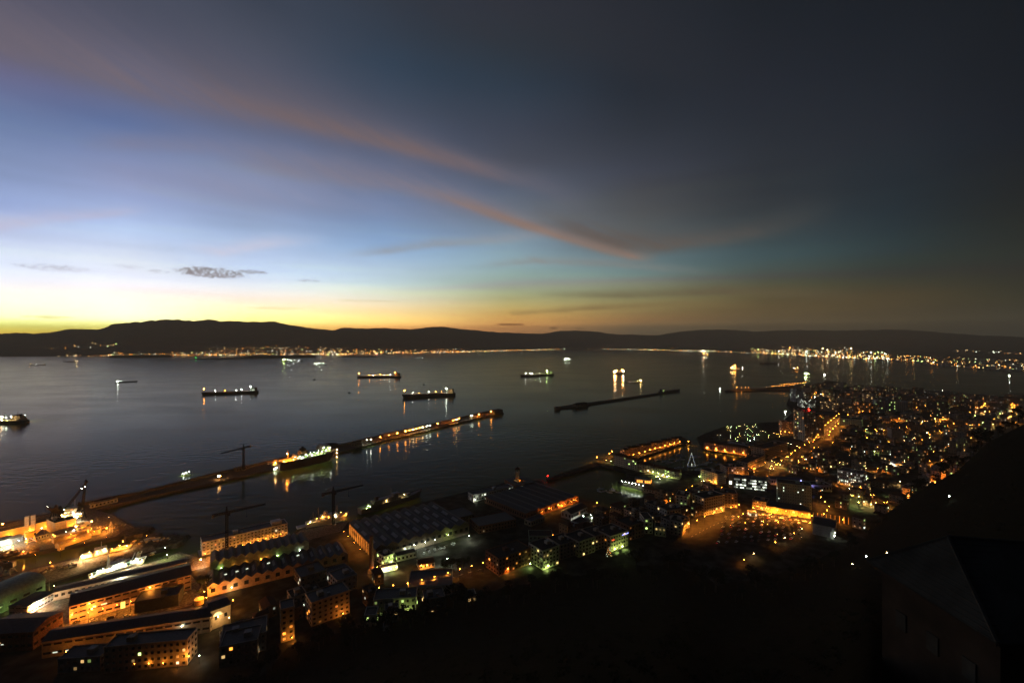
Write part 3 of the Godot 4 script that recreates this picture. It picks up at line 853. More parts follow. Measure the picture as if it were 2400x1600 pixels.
func glazing(t: Node3D, w: float, deep: float, h: float, o: Dictionary) -> void:
	var rows: int = o.get("storeys", maxi(1, int(h / 3.1)))
	if rows == 0:
		return
	var eye := t.transform.affine_inverse() * Vector3(0, 200, 0)
	var faces := [[Vector3(0, 0, 0.04), Vector3.RIGHT, w, o.get("bays", maxi(1, int(w / 3.4)))]]
	if eye.x < 0.0:
		faces.append([Vector3(-0.04, 0, -deep), Vector3.BACK, deep, o.get("side_bays", maxi(1, int(deep / 3.8)))])
	elif eye.x > w:
		faces.append([Vector3(w + 0.04, 0, 0), Vector3.FORWARD, deep, o.get("side_bays", maxi(1, int(deep / 3.8)))])
	var cells := []
	for f in faces:
		var bay: float = f[2] / f[3]
		var wide: float = minf(bay * o.get("fill", 0.42), 7.0)
		var high := minf(h / rows * o.get("tall", 0.42), 3.0)
		for r in rows:
			for k in f[3]:
				cells.append([f[0] + f[1] * (k + 0.5) * bay + Vector3(0, (r + 0.56) * h / rows, 0), f[1], wide, high])
	var n: int = mini(o.get("lit", 0), cells.size())
	var dark := begin()
	var shown := 0
	var pick := cells.duplicate()
	for i in range(pick.size() - 1, 0, -1):
		var j := rng.randi() % (i + 1)
		var s = pick[i]
		pick[i] = pick[j]
		pick[j] = s
	for i in pick.size():
		var c: Array = pick[i]
		var size: Vector3 = (c[1] as Vector3).abs() * c[2] + Vector3(0, c[3], 0) + (Vector3.ONE - (c[1] as Vector3).abs() - Vector3.UP) * 0.16
		if i < n:
			var tone: String = o.get("tone", ["warm", "warm", "sodium", "sodium", "white", "warm", "lime"][rng.randi() % 7])
			cube(t, "window", tone + ("_glow" if rng.randf() < o.get("bright", 0.2) else ["_window", "_dim"][rng.randi() % 2]), c[0], size)
		elif o.get("panes", true):
			gbox(dark, c[0], size)
			shown += 1
	if shown:
		tag(made(t, "glazing", dark, o.get("pane", "glass_dark")), "", "", "", "stuff")


func wall_lamp(t: Node3D, at: Vector3, c: Color, energy: float, size := 0.24, light := true) -> void:
	part(t, "wall_lamp", bulb_mesh, tone_of(c) + "_lamp", at, Vector3(size, size * 0.8, size))
	if light:
		lit(t, at + Vector3(0, -size - 0.5, 2.4), c, energy, 0.3, false)


func tone_of(c: Color) -> String:
	return {SODIUM: "sodium", WARM: "warm", WHITE: "white", LIME: "lime", BLUE: "blue"}[c]


var pole_mesh: ArrayMesh


func lamp(label: String, at: Vector3, h: float, c: Color, energy: float, group := "", size := 0.3, called := "street_lamp", hooded := true) -> void:
	if pole_mesh == null:
		var st := begin()
		tube(st, Vector3.ZERO, Vector3(0, 1, 0), 1.0, 0.55, 6)
		pole_mesh = st.commit()
	var t := thing(called, label, "lamp post", at, rng.randf() * TAU, group)
	part(t, "pole", pole_mesh, "dark_steel", Vector3.ZERO, Vector3(0.11 + h * 0.004, h - size, 0.11 + h * 0.004))
	part(t, "lamp_head", bulb_mesh, tone_of(c) + ("_beam" if group == "lamps on the long mole" else "_lamp"), Vector3(0, h, 0), Vector3(size, size * 0.75, size))
	if energy > 0.0:
		lit(t, Vector3(0, h, 0) if size < 0.25 else Vector3(0, h - size - 0.45, 0), c, energy, minf(size, 0.4), hooded)


func far_lamps(label: String, tone: String, places: Array) -> void:
	# lamps beyond the nearest few hundred: posts and heads in one object, each head over its own light
	var heads := []
	for p in places:
		heads.append(Transform3D(Basis().scaled(Vector3(p[2], p[2] * 0.75, p[2])), p[0] + Vector3(0, p[1], 0)))
	scatter("street_lamps", label, bulb_mesh, tone + "_lamp", heads)
	var posts := []
	for p in places:
		posts.append(Transform3D(Basis().scaled(Vector3(0.14, p[1] - p[2], 0.14)), p[0]))
	scatter("lamp_posts", "posts of the " + label, pole_mesh, "dark_steel", posts)
	var lights := Node3D.new()
	lights.name = numbered("far_lamp_lights")
	add_child(lights)
	for p in places:
		if p[3] > 0.0:
			lit(lights, p[0] + Vector3(0, p[1] - p[2] - 0.45, 0), p[4], p[3], minf(p[2], 0.4))


func lamp_row(what: String, end: String, a: Vector3, b: Vector3, n: int, h: float, c: Color, energy: float, size := 0.3, jitter := 0.0) -> void:
	for i in n:
		var p := a.lerp(b, (i + 0.5) / n) + Vector3(rng.randf_range(-jitter, jitter), 0, rng.randf_range(-jitter, jitter))
		lamp("%s %s lamp %s, counted from %s" % [nth(i), colour_name(c), what, end], p, h, c, energy, colour_name(c) + " lamps " + what, size)


var crown_mesh := []


func tree(label: String, at: Vector3, h: float, r: float, group := "", m := "leaf") -> void:
	if crown_mesh.is_empty():
		for k in 4:
			crown_mesh.append(clump(240, 0.13, 20 + k))
		var st := begin()
		tube(st, Vector3.ZERO, Vector3(0.03, 0.62, 0.02), 0.03, 0.016, 7)
		for k in 5:
			var q := Vector3(sin(k * 1.9) * 0.22, 0.62 + 0.05 * k, cos(k * 1.9) * 0.22)
			tube(st, Vector3(0.01, 0.34 + 0.06 * k, 0.01), q, 0.012, 0.005, 5)
		crown_mesh.append(st.commit())
	var t := thing("tree", label, "tree", at, rng.randf() * TAU, group)
	part(t, "trunk", crown_mesh[4], "bark", Vector3.ZERO, Vector3(h, h, h))
	part(t, "crown", crown_mesh[rng.randi() % 4], m, Vector3(0, h - r * 0.8, 0), Vector3(r, r * 0.9, r))


var cars := {}


func car(label: String, at: Vector3, turn: float, paint: String, on := false, group := "") -> void:
	var key := paint + str(on)
	if not cars.has(key):
		var p := thing("car", "", "car")
		var st := begin()
		var side_line := [Vector2(-2.1, 0.3), Vector2(-2.15, 0.85), Vector2(-1.2, 0.95), Vector2(1.0, 0.92), Vector2(2.05, 0.72), Vector2(2.15, 0.3)]
		for i in side_line.size():
			var u: Vector2 = side_line[i]
			var v: Vector2 = side_line[(i + 1) % side_line.size()]
			quad(st, Vector3(u.x, u.y, 0.87), Vector3(v.x, v.y, 0.87), Vector3(v.x, v.y, -0.87), Vector3(u.x, u.y, -0.87))
			if i > 0 and i < side_line.size() - 1:
				for z in [0.87, -0.87]:
					tri(st, Vector3(side_line[0].x, side_line[0].y, z), Vector3(u.x, u.y, z), Vector3(v.x, v.y, z))
		made(p, "body", st, paint)
		st = begin()
		var lo := [Vector3(-1.9, 0.9, 0.8), Vector3(0.9, 0.9, 0.8), Vector3(0.9, 0.9, -0.8), Vector3(-1.9, 0.9, -0.8)]
		var hi := [Vector3(-1.4, 1.4, 0.62), Vector3(0.2, 1.42, 0.62), Vector3(0.2, 1.42, -0.62), Vector3(-1.4, 1.4, -0.62)]
		for i in 4:
			quad(st, lo[i], hi[i], hi[(i + 1) % 4], lo[(i + 1) % 4])
		made(p, "window", st, "glass_dark")
		cube(p, "roof", paint, Vector3(-0.6, 1.43, 0), Vector3(1.62, 0.06, 1.24))
		st = begin()
		tube(st, Vector3(0, 0, -0.1), Vector3(0, 0, 0.1), 0.32, 0.32, 10)
		var wheel := st.commit()
		for x in [-1.3, 1.3]:
			for z in [-0.82, 0.82]:
				part(p, "wheel", wheel, "rubber", Vector3(x, 0.32, z))
		for z in [-0.6, 0.6]:
			cube(p, "headlight", "white_glow" if on else "paint_white", Vector3(2.12, 0.66, z), Vector3(0.1, 0.2, 0.4))
			cube(p, "tail_light", "red_glow" if on else "car_red", Vector3(-2.14, 0.7, z), Vector3(0.08, 0.18, 0.35))
		cars[key] = p
		tag(p, label, "car", group)
		p.position = at
		p.rotation.y = turn
		return
	var c: Node3D = cars[key].duplicate()
	c.name = numbered("car")
	add_child(c)
	tag(c, label, "car", group)
	if not group:
		c.remove_meta("group")
	c.position = at
	c.rotation.y = turn


func hull_mesh(l: float, b: float, free: float, sheer := 0.25, blunt := 0.8) -> Array:
	# [hull, deck]; the stern at -l/2, the bow at l/2, waterline at 0
	var st := begin()
	var dk := begin()
	var n := 14
	var last := []
	for i in n + 1:
		var s := float(i) / n
		var k := 1.0
		if s < 0.12:
			k = lerpf(0.78, 1.0, sqrt(s / 0.12))
		elif s > blunt:
			k = sqrt(maxf(0.0, 1.0 - pow((s - blunt) / (1.0 - blunt), 2.0))) * 0.97 + 0.03
		var y := free * (1.0 + sheer * pow(maxf(0.0, s - 0.7) / 0.3, 2.0))
		var x := (s - 0.5) * l
		var rake := free * 0.55 * pow(maxf(0.0, s - 0.8) / 0.2, 2.0)
		var half := b / 2 * k
		var lower := half * (0.94 if s < 0.8 else lerpf(0.94, 0.5, (s - 0.8) / 0.2))
		var now := [Vector3(x, y, half), Vector3(x - rake, 0, lower), Vector3(x - rake, -2, lower * 0.9), Vector3(x - rake, -2, -lower * 0.9), Vector3(x - rake, 0, -lower), Vector3(x, y, -half)]
		if last:
			for j in 5:
				quad(st, last[j], last[j + 1], now[j + 1], now[j])
			quad(dk, last[0] + Vector3(0, -0.5, -0.2), now[0] + Vector3(0, -0.5, -0.2), now[5] + Vector3(0, -0.5, 0.2), last[5] + Vector3(0, -0.5, 0.2))
		else:
			quad(st, now[0], now[1], now[4], now[5])
		last = now
	return [st.commit(), dk.commit()]


# ---------------------------------------------------------------- ships
func vessel(called: String, label: String, category: String, bow: Vector3, stern: Vector3, beam: float, free: float, hull := "black_hull", deck := "red_deck", sheer := 0.25, blunt := 0.8) -> Array:
	var d := bow - stern
	d.y = 0
	var l := d.length()
	var at := (bow + stern) / 2
	at.y = 0
	var t := thing(called, label, category, at, atan2(-d.z, d.x))
	var hm := hull_mesh(l, beam, free, sheer, blunt)
	part(t, "hull", hm[0], hull)
	part(t, "deck", hm[1], deck)
	return [t, l]


func tiers(t: Node3D, x0: float, x1: float, y: float, wide: float, n: int, m: String, tone: String, step := 2.8, shrink := 0.07, bands := 1.0) -> float:
	# decks of a superstructure with a lit band of windows on each
	for i in n:
		var k := 1.0 - shrink * i
		var c := (x0 + x1) / 2
		var w := (x1 - x0) * k
		var b := wide * (1.0 - 0.04 * i)
		cube(t, "deck_house", m, Vector3(c, y + step / 2, 0), Vector3(w, step, b))
		if rng.randf() < bands:
			for z in [-1, 1]:
				var q := maxi(2, int(w / 5.0))
				for j in q:
					if rng.randf() < 0.75:
						cube(t, "window", tone + ("_glow" if rng.randf() < 0.5 else "_window"), Vector3(c - w / 2 + w * (j + 0.5) / q, y + step * 0.58, z * (b / 2 + 0.03)), Vector3(w / q * 0.55, step * 0.34, 0.2))
		y += step
	return y


func flood(t: Node3D, at: Vector3, c: Color, size: float, energy := 0.0) -> void:
	part(t, "floodlight", bulb_mesh, tone_of(c) + "_beam", at, Vector3(size, size, size) * 0.6)
	if energy > 0.0:
		lit(t, at + Vector3(0, -size - 0.6, 0), c, energy, 0.4)


func post(t: Node3D, called: String, a: Vector3, b: Vector3, r: float, m := "steel") -> void:
	var st := begin()
	tube(st, a, b, r, r * 0.7, 7)
	made(t, called, st, m)


func tanker(label: String, bow: Vector3, stern: Vector3, o := {}) -> Node3D:
	var l := bow.distance_to(stern)
	var beam: float = o.get("beam", l * 0.16)
	var free: float = o.get("free", l * 0.042)
	var made_ := vessel(o.get("called", "tanker"), label, "ship", bow, stern, beam, free, o.get("hull", "black_hull"), o.get("deck", "red_deck"))
	var t: Node3D = made_[0]
	var tone: Color = o.get("tone", SODIUM)
	var k := l / 220.0
	var hx := -0.44 * l
	var top := tiers(t, hx, hx + 0.085 * l, free - 0.5, beam * 0.86, o.get("tiers", 5), "white_wall", tone_of(o.get("house", WARM)), 2.9 * k, 0.03)
	cube(t, "bridge", "white_wall", Vector3(hx + 0.05 * l, top + 1.3 * k, 0), Vector3(0.05 * l, 2.6 * k, beam * 1.02))
	cube(t, "bridge_window", "glass_dark", Vector3(hx + 0.0755 * l, top + 1.5 * k, 0), Vector3(0.2, 1.2 * k, beam * 0.9))
	cube(t, "funnel", "black_hull", Vector3(hx - 0.02 * l, free + 8 * k, 0), Vector3(0.03 * l, 16 * k, beam * 0.28))
	post(t, "radar_mast", Vector3(hx + 0.05 * l, top, 0), Vector3(hx + 0.05 * l, top + 10 * k, 0), 0.7 * k)
	post(t, "foremast", Vector3(0.45 * l, free, 0), Vector3(0.45 * l, free + 15 * k, 0), 0.7 * k)
	for z in [-1.6, 0.0, 1.6]:
		post(t, "cargo_pipe", Vector3(-0.33 * l, free + 1.0, z * k * 1.5), Vector3(0.4 * l, free + 1.2, z * k * 1.5), 0.45 * k, "grey_wall")
	for x in [-0.02, 0.02]:
		post(t, "manifold", Vector3(x * l, free + 1.4, -beam * 0.42), Vector3(x * l, free + 1.4, beam * 0.42), 0.5 * k, "grey_wall")
	post(t, "crane_post", Vector3(0.005 * l, free, 0), Vector3(0.005 * l, free + 13 * k, 0), 0.9 * k, "buff_paint")
	post(t, "crane_boom", Vector3(0.005 * l, free + 12 * k, 0), Vector3(0.1 * l, free + 15 * k, 0), 0.5 * k, "buff_paint")
	cube(t, "forecastle", o.get("hull", "black_hull"), Vector3(0.44 * l, free + 1.0 * k, 0), Vector3(0.06 * l, 2 * k, beam * 0.5))
	var e: float = o.get("energy", 900.0) * k * k
	if o.get("bow_lamp", true):
		flood(t, Vector3(0.45 * l, free + 15.5 * k, 0), tone, 1.9 * k, e)
	if e > 0.0:
		var big: float = o.get("big", 1.0)
		flood(t, Vector3(hx + 0.088 * l, top + 3 * k, beam * 0.35), o.get("house", WHITE), 2.2 * k * big, e * 0.7)
		flood(t, Vector3(hx + 0.03 * l, top - 3 * k, beam * 0.47), o.get("house", WHITE), 2.4 * k * big, e * 0.5)
		flood(t, Vector3(hx + 0.01 * l, free + 5 * k, beam * 0.5), o.get("house", WHITE), 1.9 * k * big)
		flood(t, Vector3(hx + 0.07 * l, free + 8 * k, beam * 0.5), o.get("house", WHITE), 1.5 * k * big)
	for i in o.get("lamps", 4):
		flood(t, Vector3(l * (-0.28 + 0.66 * (i + rng.randf() * 0.6) / o.get("lamps", 4)), free + (2.5 + 6.0 * rng.randf()) * k, beam * rng.randf_range(0.1, 0.45)), tone if rng.randf() < 0.7 else WHITE, 1.15 * k * rng.randf_range(0.4, 1.35), e * 0.4 if i % 2 == 0 else 0.0)
	return t


func ships() -> void:
	tanker("black tanker with orange bow lamp and white lit stern, left of bay", Vector3(-1168.0, 0, -1728.0), Vector3(-991.7, 0, -1800.0), {"house": WHITE, "lamps": 4})
	tanker("tanker with orange light along its whole deck, beyond the black tankers", Vector3(-857.5, 0, -2542.2), Vector3(-619.1, 0, -2573.1), {"lamps": 8, "energy": 1500.0, "free": 7.5, "house": SODIUM})
	tanker("black tanker with red deck and cream lit superstructure, nearest in mid bay", Vector3(-390.5, 0, -1629.1), Vector3(-213.6, 0, -1712.6), {"lamps": 5, "free": 11.0, "energy": 1000.0})
	tanker("tanker lit greenish with a raised deck crane, right of the mid bay", Vector3(46.1, 0, -2615.5), Vector3(242.3, 0, -2727.8), {"tone": LIME, "house": LIME, "lamps": 6, "bow_lamp": false})
	tanker("short tanker with a dazzling yellowish stern, just beyond the detached mole", Vector3(552.9, 0, -2253.5), Vector3(634.8, 0, -2229.8), {"lamps": 3, "house": WARM, "tone": LIME, "energy": 9000.0, "bow_lamp": false, "tiers": 6, "big": 2.4})
	var t := tanker("small dark coaster under way in the left of the bay, house at its left end", Vector3(-1866.3, 0, -2294.2), Vector3(-1922.8, 0, -2229.8), {"called": "coaster", "lamps": 1, "bow_lamp": false, "energy": 200.0, "house": WHITE, "tiers": 3})
	tanker("far coaster with an orange lamp at each end, leftmost of two far left ships", Vector3(-4038.8, 0, -3853.4), Vector3(-3950.9, 0, -3900.7), {"called": "coaster", "lamps": 2, "energy": 2500.0})
	tanker("unlit far coaster, second of two far left ships", Vector3(-4396.3, 0, -4510.2), Vector3(-4261.4, 0, -4510.2), {"called": "coaster", "lamps": 0, "bow_lamp": false, "energy": 150.0, "tiers": 4, "house": WARM})
	tanker("long far ship with rows of white lamps before the far port", Vector3(-2105.3, 0, -4642.1), Vector3(-2314.3, 0, -4642.1), {"called": "cargo_ship", "lamps": 9, "tone": WHITE, "house": LIME, "energy": 600.0, "bow_lamp": false})
	# the blazing ship seen end on
	var v := vessel("supply_ship", "ship ablaze with orange white lamps, its glow streaking down the water", "ship", Vector3(623.7, 0, -2842.1), Vector3(692.8, 0, -2823.5), 20, 8, "black_hull", "buff_paint", 0.5)
	t = v[0]
	var l: float = v[1]
	var top := tiers(t, -0.4 * l, 0.28 * l, 8, 17, 4, "white_wall", "warm", 3.2, 0.1)
	post(t, "mast", Vector3(0, top, 0), Vector3(0, top + 12, 0), 0.8)
	post(t, "derrick", Vector3(0.3 * l, 8, 0), Vector3(0.36 * l, 30, 0), 0.8, "buff_paint")
	for i in 16:
		flood(t, Vector3(l * rng.randf_range(-0.4, 0.42), rng.randf_range(8, 24), 10.5 + rng.randf()), [SODIUM, WARM, SODIUM, WHITE][i % 4], 4.2, 5000.0 if i < 6 else 0.0)
	# the fast ferry and other small far craft
	for f in [["ferry", "white fast ferry crossing before the far port", Vector3(-1648.6, 0, -4102.3), Vector3(-1740.2, 0, -4024.3), WHITE, 5], ["ferry", "white ferry in mid bay below the far docks", Vector3(-1152.4, 0, -5437.0), Vector3(-1046.2, 0, -5437.0), WHITE, 3], ["ferry", "small white lit ferry far out, right of the middle", Vector3(660.3, 0, -5088.5), Vector3(567.3, 0, -5088.5), WHITE, 6]]:
		v = vessel(f[0], f[1], "ship", f[2], f[3], 17, 6, "white_hull", "white_wall", 0.2, 0.6)
		l = v[1]
		top = tiers(v[0], -0.42 * l, 0.25 * l, 5.5, 15, 3, "white_wall", "white", 2.8, 0.1)
		cube(v[0], "funnel", "white_hull", Vector3(-0.2 * l, top + 2.0, 0), Vector3(6, 4, 4))
		post(v[0], "mast", Vector3(0.05 * l, top, 0), Vector3(0.05 * l, top + 7, 0), 0.4)
		for i in f[5]:
			flood(v[0], Vector3(l * (-0.4 + 0.75 * i / f[5]), 9, 8.5), f[4], 1.1, 500.0 if i == 1 else 0.0)
	# lit craft off the north mole and the works
	for s in [["lit barge cluster close under the works at the head of the bay", Vector3(2674.3, 0, -6628.8), Vector3(2713.4, 0, -6363.1), [WHITE, WHITE, SODIUM], 9, 3.0], ["orange lit ship with a derrick, off the north mole", Vector3(1523.1, 0, -3194.4), Vector3(1601.6, 0, -3243.3), [SODIUM, WARM, SODIUM], 8, 2.0], ["small ship with orange and white lamps, left of a greenish one", Vector3(1989.7, 0, -3260.0), Vector3(2026.6, 0, -3243.3), [SODIUM, WHITE, WARM], 5, 1.5], ["tall greenish lit ship right of the small orange one", Vector3(1713.8, 0, -2704.6), Vector3(1734.8, 0, -2681.8), [LIME, LIME, WHITE], 8, 1.6], ["tiny white lamp boat in the dark water right of the orange ship", Vector3(1691.2, 0, -3381.5), Vector3(1706.1, 0, -3381.5), [WHITE], 2, 1.3]]:
		v = vessel("work_ship", s[0], "ship", s[1], s[2], (s[1] as Vector3).distance_to(s[2]) * 0.28, 5, "black_hull", "old_concrete", 0.4)
		t = v[0]
		l = v[1]
		top = tiers(t, -0.42 * l, -0.05 * l, 5, l * 0.22, 3, "white_wall", "warm", 2.8, 0.1)
		post(t, "derrick", Vector3(0.15 * l, 5, 0), Vector3(0.2 * l, 5 + l * 0.35, 0), 0.6, "buff_paint")
		for i in s[4]:
			flood(t, Vector3(l * rng.randf_range(-0.42, 0.4), rng.randf_range(5, 6 + l * 0.3), l * 0.15), s[3][i % s[3].size()], s[5] * rng.randf_range(0.7, 1.2), 900.0 if i < 3 else 0.0)
	# the unlit drilling ship
	v = vessel("drill_ship", "unlit black drilling ship with a tall derrick before the refinery", "ship", Vector3(2190.0, 0, -4076.0), Vector3(2381.0, 0, -4129.0), 30, 10)
	t = v[0]
	tiers(t, -70, -46, 10, 26, 4, "grey_wall", "warm", 3.0, 0.05, 0.0)
	var st := begin()
	lattice(st, Vector3(0, 10, 0), Vector3(0, 62, 0), 15, 4, 8, 0.8)
	made(t, "derrick", st, "dark_steel")
	post(t, "crane_boom", Vector3(-30, 10, 0), Vector3(-44, 34, 0), 0.9, "dark_steel")
	cube(t, "helideck", "dark_steel", Vector3(72, 22, 0), Vector3(22, 1, 24))
	cube(t, "pipe_rack", "rust_hull", Vector3(30, 13, 0), Vector3(30, 6, 20))
	# the ship at the left edge
	v = vessel("dredger", "brightly lit ship with a green crane post, cut by the left edge", "ship", Vector3(-1277.1, 0, -1125.0), Vector3(-1191.6, 0, -1130.9), 18, 7, "black_hull", "buff_paint", 0.3)
	t = v[0]
	l = v[1]
	top = tiers(t, -0.44 * l, -0.1 * l, 6.5, 15, 4, "white_wall", "warm", 2.9, 0.12)
	cube(t, "bridge", "white_wall", Vector3(-0.22 * l, top + 1.3, 0), Vector3(7, 2.6, 15))
	post(t, "mast", Vector3(-0.25 * l, top, 0), Vector3(-0.25 * l, top + 12, 0), 0.6, "dark_steel")
	cube(t, "funnel", "dark_steel", Vector3(-0.33 * l, top + 2, 0), Vector3(5, 5, 4))
	post(t, "crane_post", Vector3(0.1 * l, 7, 0), Vector3(0.1 * l, 22, 0), 1.1, "green_cladding")
	post(t, "crane_boom", Vector3(0.1 * l, 21, 0), Vector3(-0.06 * l, 15, 0), 0.7, "green_cladding")
	lit(t, Vector3(0.12 * l, 18, 6), LIME, 500)  # unseen greenish lamp without a fixture, placed to light the crane post
	for i in 14:
		flood(t, Vector3(l * rng.randf_range(-0.43, 0.42), rng.randf_range(8, 18), 8.0 + rng.randf()), [WHITE, WARM, SODIUM, WHITE][i % 4], 0.95, 700.0 if i % 2 == 0 else 0.0)
	# the big working ship berthed on the long mole
	v = vessel("pipelay_ship", "big rust red working ship with rows of white lamps, berthed on the long mole", "ship", Vector3(-304.5, 0, -789.9), Vector3(-364.7, 0, -715.1), 24, 13, "rust_hull", "buff_paint", 0.2, 0.72)
	t = v[0]
	l = v[1]
	tiers(t, -0.22 * l, 0.28 * l, 12.5, 20, 2, "grey_wall", "lime", 2.9, 0.05)
	top = tiers(t, 0.2 * l, 0.37 * l, 15.5, 20, 3, "cream_wall", "lime", 3.0, 0.06)
	cube(t, "bridge", "white_wall", Vector3(0.29 * l, top + 1.4, 0), Vector3(9, 2.8, 22))
	st = begin()
	tube(st, Vector3(0.43 * l, 24, 0), Vector3(0.43 * l, 25.2, 0), 12, 12, 8)
	for z in [-7, 7]:
		bar(st, Vector3(0.4 * l, 14, z), Vector3(0.42 * l, 24, z), 0.6)
	made(t, "helideck", st, "dark_steel")
	cube(t, "funnel_casing", "buff_paint", Vector3(-0.08 * l, 20, 0), Vector3(12, 7, 10))
	for z in [-3, -1, 1, 3]:
		post(t, "exhaust", Vector3(-0.08 * l, 23, z), Vector3(-0.08 * l, 30, z), 0.7, "dark_steel")
	cube(t, "funnel", "dark_steel", Vector3(-0.08 * l, 25.4, 0), Vector3(7, 3.6, 8))
	cube(t, "stinger_frame", "buff_paint", Vector3(-0.53 * l, 12, 0), Vector3(14, 2, 14))
	st = begin()
	lattice(st, Vector3(-0.45 * l, 13, 8), Vector3(-0.62 * l, 12, 8), 3, 3, 4, 0.35)
	lattice(st, Vector3(-0.45 * l, 13, -8), Vector3(-0.62 * l, 12, -8), 3, 3, 4, 0.35)
	made(t, "stern_ramp", st, "buff_paint")
	post(t, "deck_crane", Vector3(-0.3 * l, 13, -6), Vector3(-0.3 * l, 27, -6), 1.0, "buff_paint")
	flood(t, Vector3(-0.36 * l, 24, 4), SODIUM, 1.2, 1600)
	for i in 17:
		var f := i / 16.0
		flood(t, Vector3(l * lerpf(-0.3, 0.36, f) + rng.randf_range(-1, 1), lerpf(14.5, 19.5, f) + (2.6 if i % 2 else 0.0) + (4.0 * rng.randf() if f > 0.8 else 0.0), 10.9), WHITE if i % 3 else LIME, 0.34, 90.0 if i % 4 == 0 else 0.0)
	for i in 5:
		flood(t, Vector3(l * rng.randf_range(-0.6, -0.42), rng.randf_range(11, 15), 8), WARM if i % 2 else SODIUM, 0.5, 350.0 if i < 2 else 0.0)
	st = begin()
	lattice(st, Vector3(0.47 * l, 3, 9), Vector3(0.47 * l, 19, 9), 5, 5, 4, 0.3)
	made(t, "gangway_tower", st, "pink_wall")
	for i in 3:
		flood(t, Vector3(0.47 * l, 5.0 + i * 6, 12), WARM, 0.45, 200.0 if i == 0 else 0.0)
	# a small lit tug at its stern and one beyond the mole
	small_boat("work boat with white lamps under the stern of the big berthed ship", Vector3(-367.0, 0, -716.3), 11, 0.9, WHITE, 3)
	small_boat("little white boat glowing alone outside the mole", Vector3(-487.5, 0, -689.2), 12, 0.4, WHITE, 3)
	small_boat("unlit tug in the bay right of the black tanker", Vector3(-1032.6, 0, -2407.3), 17, 0.1, WHITE, 0)
	small_boat("launch in the bay left of the nearest tanker", Vector3(-633.7, 0, -1794.9), 13, 0.0, WHITE, 0)
	small_boat("launch beyond the bow of the nearest tanker", Vector3(-408.3, 0, -2132.4), 13, 0.0, WHITE, 0)
	small_boat("tiny boat with one white lamp off the north mole head", Vector3(872.0, 0, -1925.5), 9, 0.0, WHITE, 1)
	small_boat("tiny boat with one white lamp in the dark north water", Vector3(1868.3, 0, -2751.5), 12, 0.6, WHITE, 1)
	small_boat("tiny boat with one white lamp before the isthmus road", Vector3(2897.0, 0, -2681.8), 12, 0.6, WHITE, 1)
	small_boat("tiny boat with one white lamp close off the reclaimed shore", Vector3(774.9, 0, -1304.5), 8, 0.6, WHITE, 1)
	# orange lit survey ship on the quay
	v = vessel("survey_ship", "orange lit survey ship with masts and a radar ball, at the workshop quay", "ship", Vector3(-185.5, 0, -522.0), Vector3(-221.7, 0, -495.4), 9, 5, "white_hull", "buff_paint", 0.5, 0.7)
	t = v[0]
	l = v[1]
	top = tiers(t, -0.2 * l, 0.24 * l, 4.5, 7, 2, "white_wall", "warm", 2.5, 0.15)
	for q in [[-0.34, 15.0], [-0.22, 19.0], [0.16, 20.0], [0.22, 17.0]]:
		post(t, "mast", Vector3(q[0] * l, 4, 0), Vector3(q[0] * l, q[1], 0), 0.22, "buff_paint")
		post(t, "stay", Vector3(q[0] * l - 5, 5, 0), Vector3(q[0] * l, q[1] - 1, 0), 0.07, "buff_paint")
	st = begin()
	ball(st, Vector3(-0.05 * l, top + 2.0, 0), 2.3, 12, 8)
	made(t, "radar_ball", st, "white_wall")
	cube(t, "after_deck", "steel", Vector3(-0.55 * l, 2.0, 0), Vector3(14, 1.2, 7))
	for i in 7:
		flood(t, Vector3(l * (-0.42 + 0.14 * i), 7.0 + (i % 3) * 1.4, 3.8), SODIUM if i % 4 else WHITE, 0.28, 120.0 if i % 2 == 0 else 0.0)
	# dark long yacht
	v = vessel("motor_yacht", "long dark sharp bowed yacht with few lamps at the workshop quay", "ship", Vector3(-117.1, 0, -598.0), Vector3(-177.3, 0, -534.5), 11, 6, "navy_hull", "grey_wall", 0.5, 0.5)
	t = v[0]
	l = v[1]
	top = tiers(t, -0.36 * l, 0.12 * l, 5.5, 8, 2, "grey_wall", "warm", 2.6, 0.2, 0.0)
	cube(t, "bridge", "grey_wall", Vector3(0.05 * l, top + 1.2, 0), Vector3(9, 2.4, 7))
	cube(t, "funnel", "rust_hull", Vector3(-0.25 * l, top + 2, 0), Vector3(4, 4, 3))
	post(t, "mast", Vector3(-0.02 * l, top, 0), Vector3(-0.02 * l, top + 9, 0), 0.3)
	cube(t, "gun_house", "grey_wall", Vector3(0.26 * l, 7.2, 0), Vector3(5, 2.2, 4))
	for q in [[-0.42, 5.5], [-0.4, 8.0], [-0.37, 6.5], [-0.12, 8.0], [0.16, 10.0]]:
		flood(t, Vector3(q[0] * l, q[1], 4.2), LIME if q[0] < -0.3 else WARM, 0.36, 60.0)
	# ship on the detached mole, unlit
	tanker("unlit black ship lying at the far end of the detached mole", Vector3(678.2, 0, -1857.9), Vector3(571.2, 0, -1779.8), {"called": "cargo_ship", "lamps": 0, "bow_lamp": false, "energy": 0.0, "tiers": 3, "free": 7.0, "house": LIME})
	# the ships in the dry docks
	v = vessel("docked_ship", "brilliantly white lit ship in the front dry dock", "ship", Vector3(-328.1, 2, -413.5), Vector3(-351.9, 2, -383.0), 9, 5.5, "white_hull", "green_deck", 0.4, 0.7)
	t = v[0]
	l = v[1]
	top = tiers(t, -0.2 * l, 0.12 * l, 5, 7, 2, "white_wall", "white", 2.5, 0.2)
	var mast := begin()
	tube(mast, Vector3(-0.18 * l, 5, 0), Vector3(-0.18 * l, 19, 0), 1.7, 0.3, 7)
	made(t, "mast", mast, "white_wall")
	for q in [0.2, 0.26, 0.33]:
		post(t, "derrick", Vector3(q * l, 5, 0), Vector3(q * l + 3, 14, 1), 0.25, "white_wall")
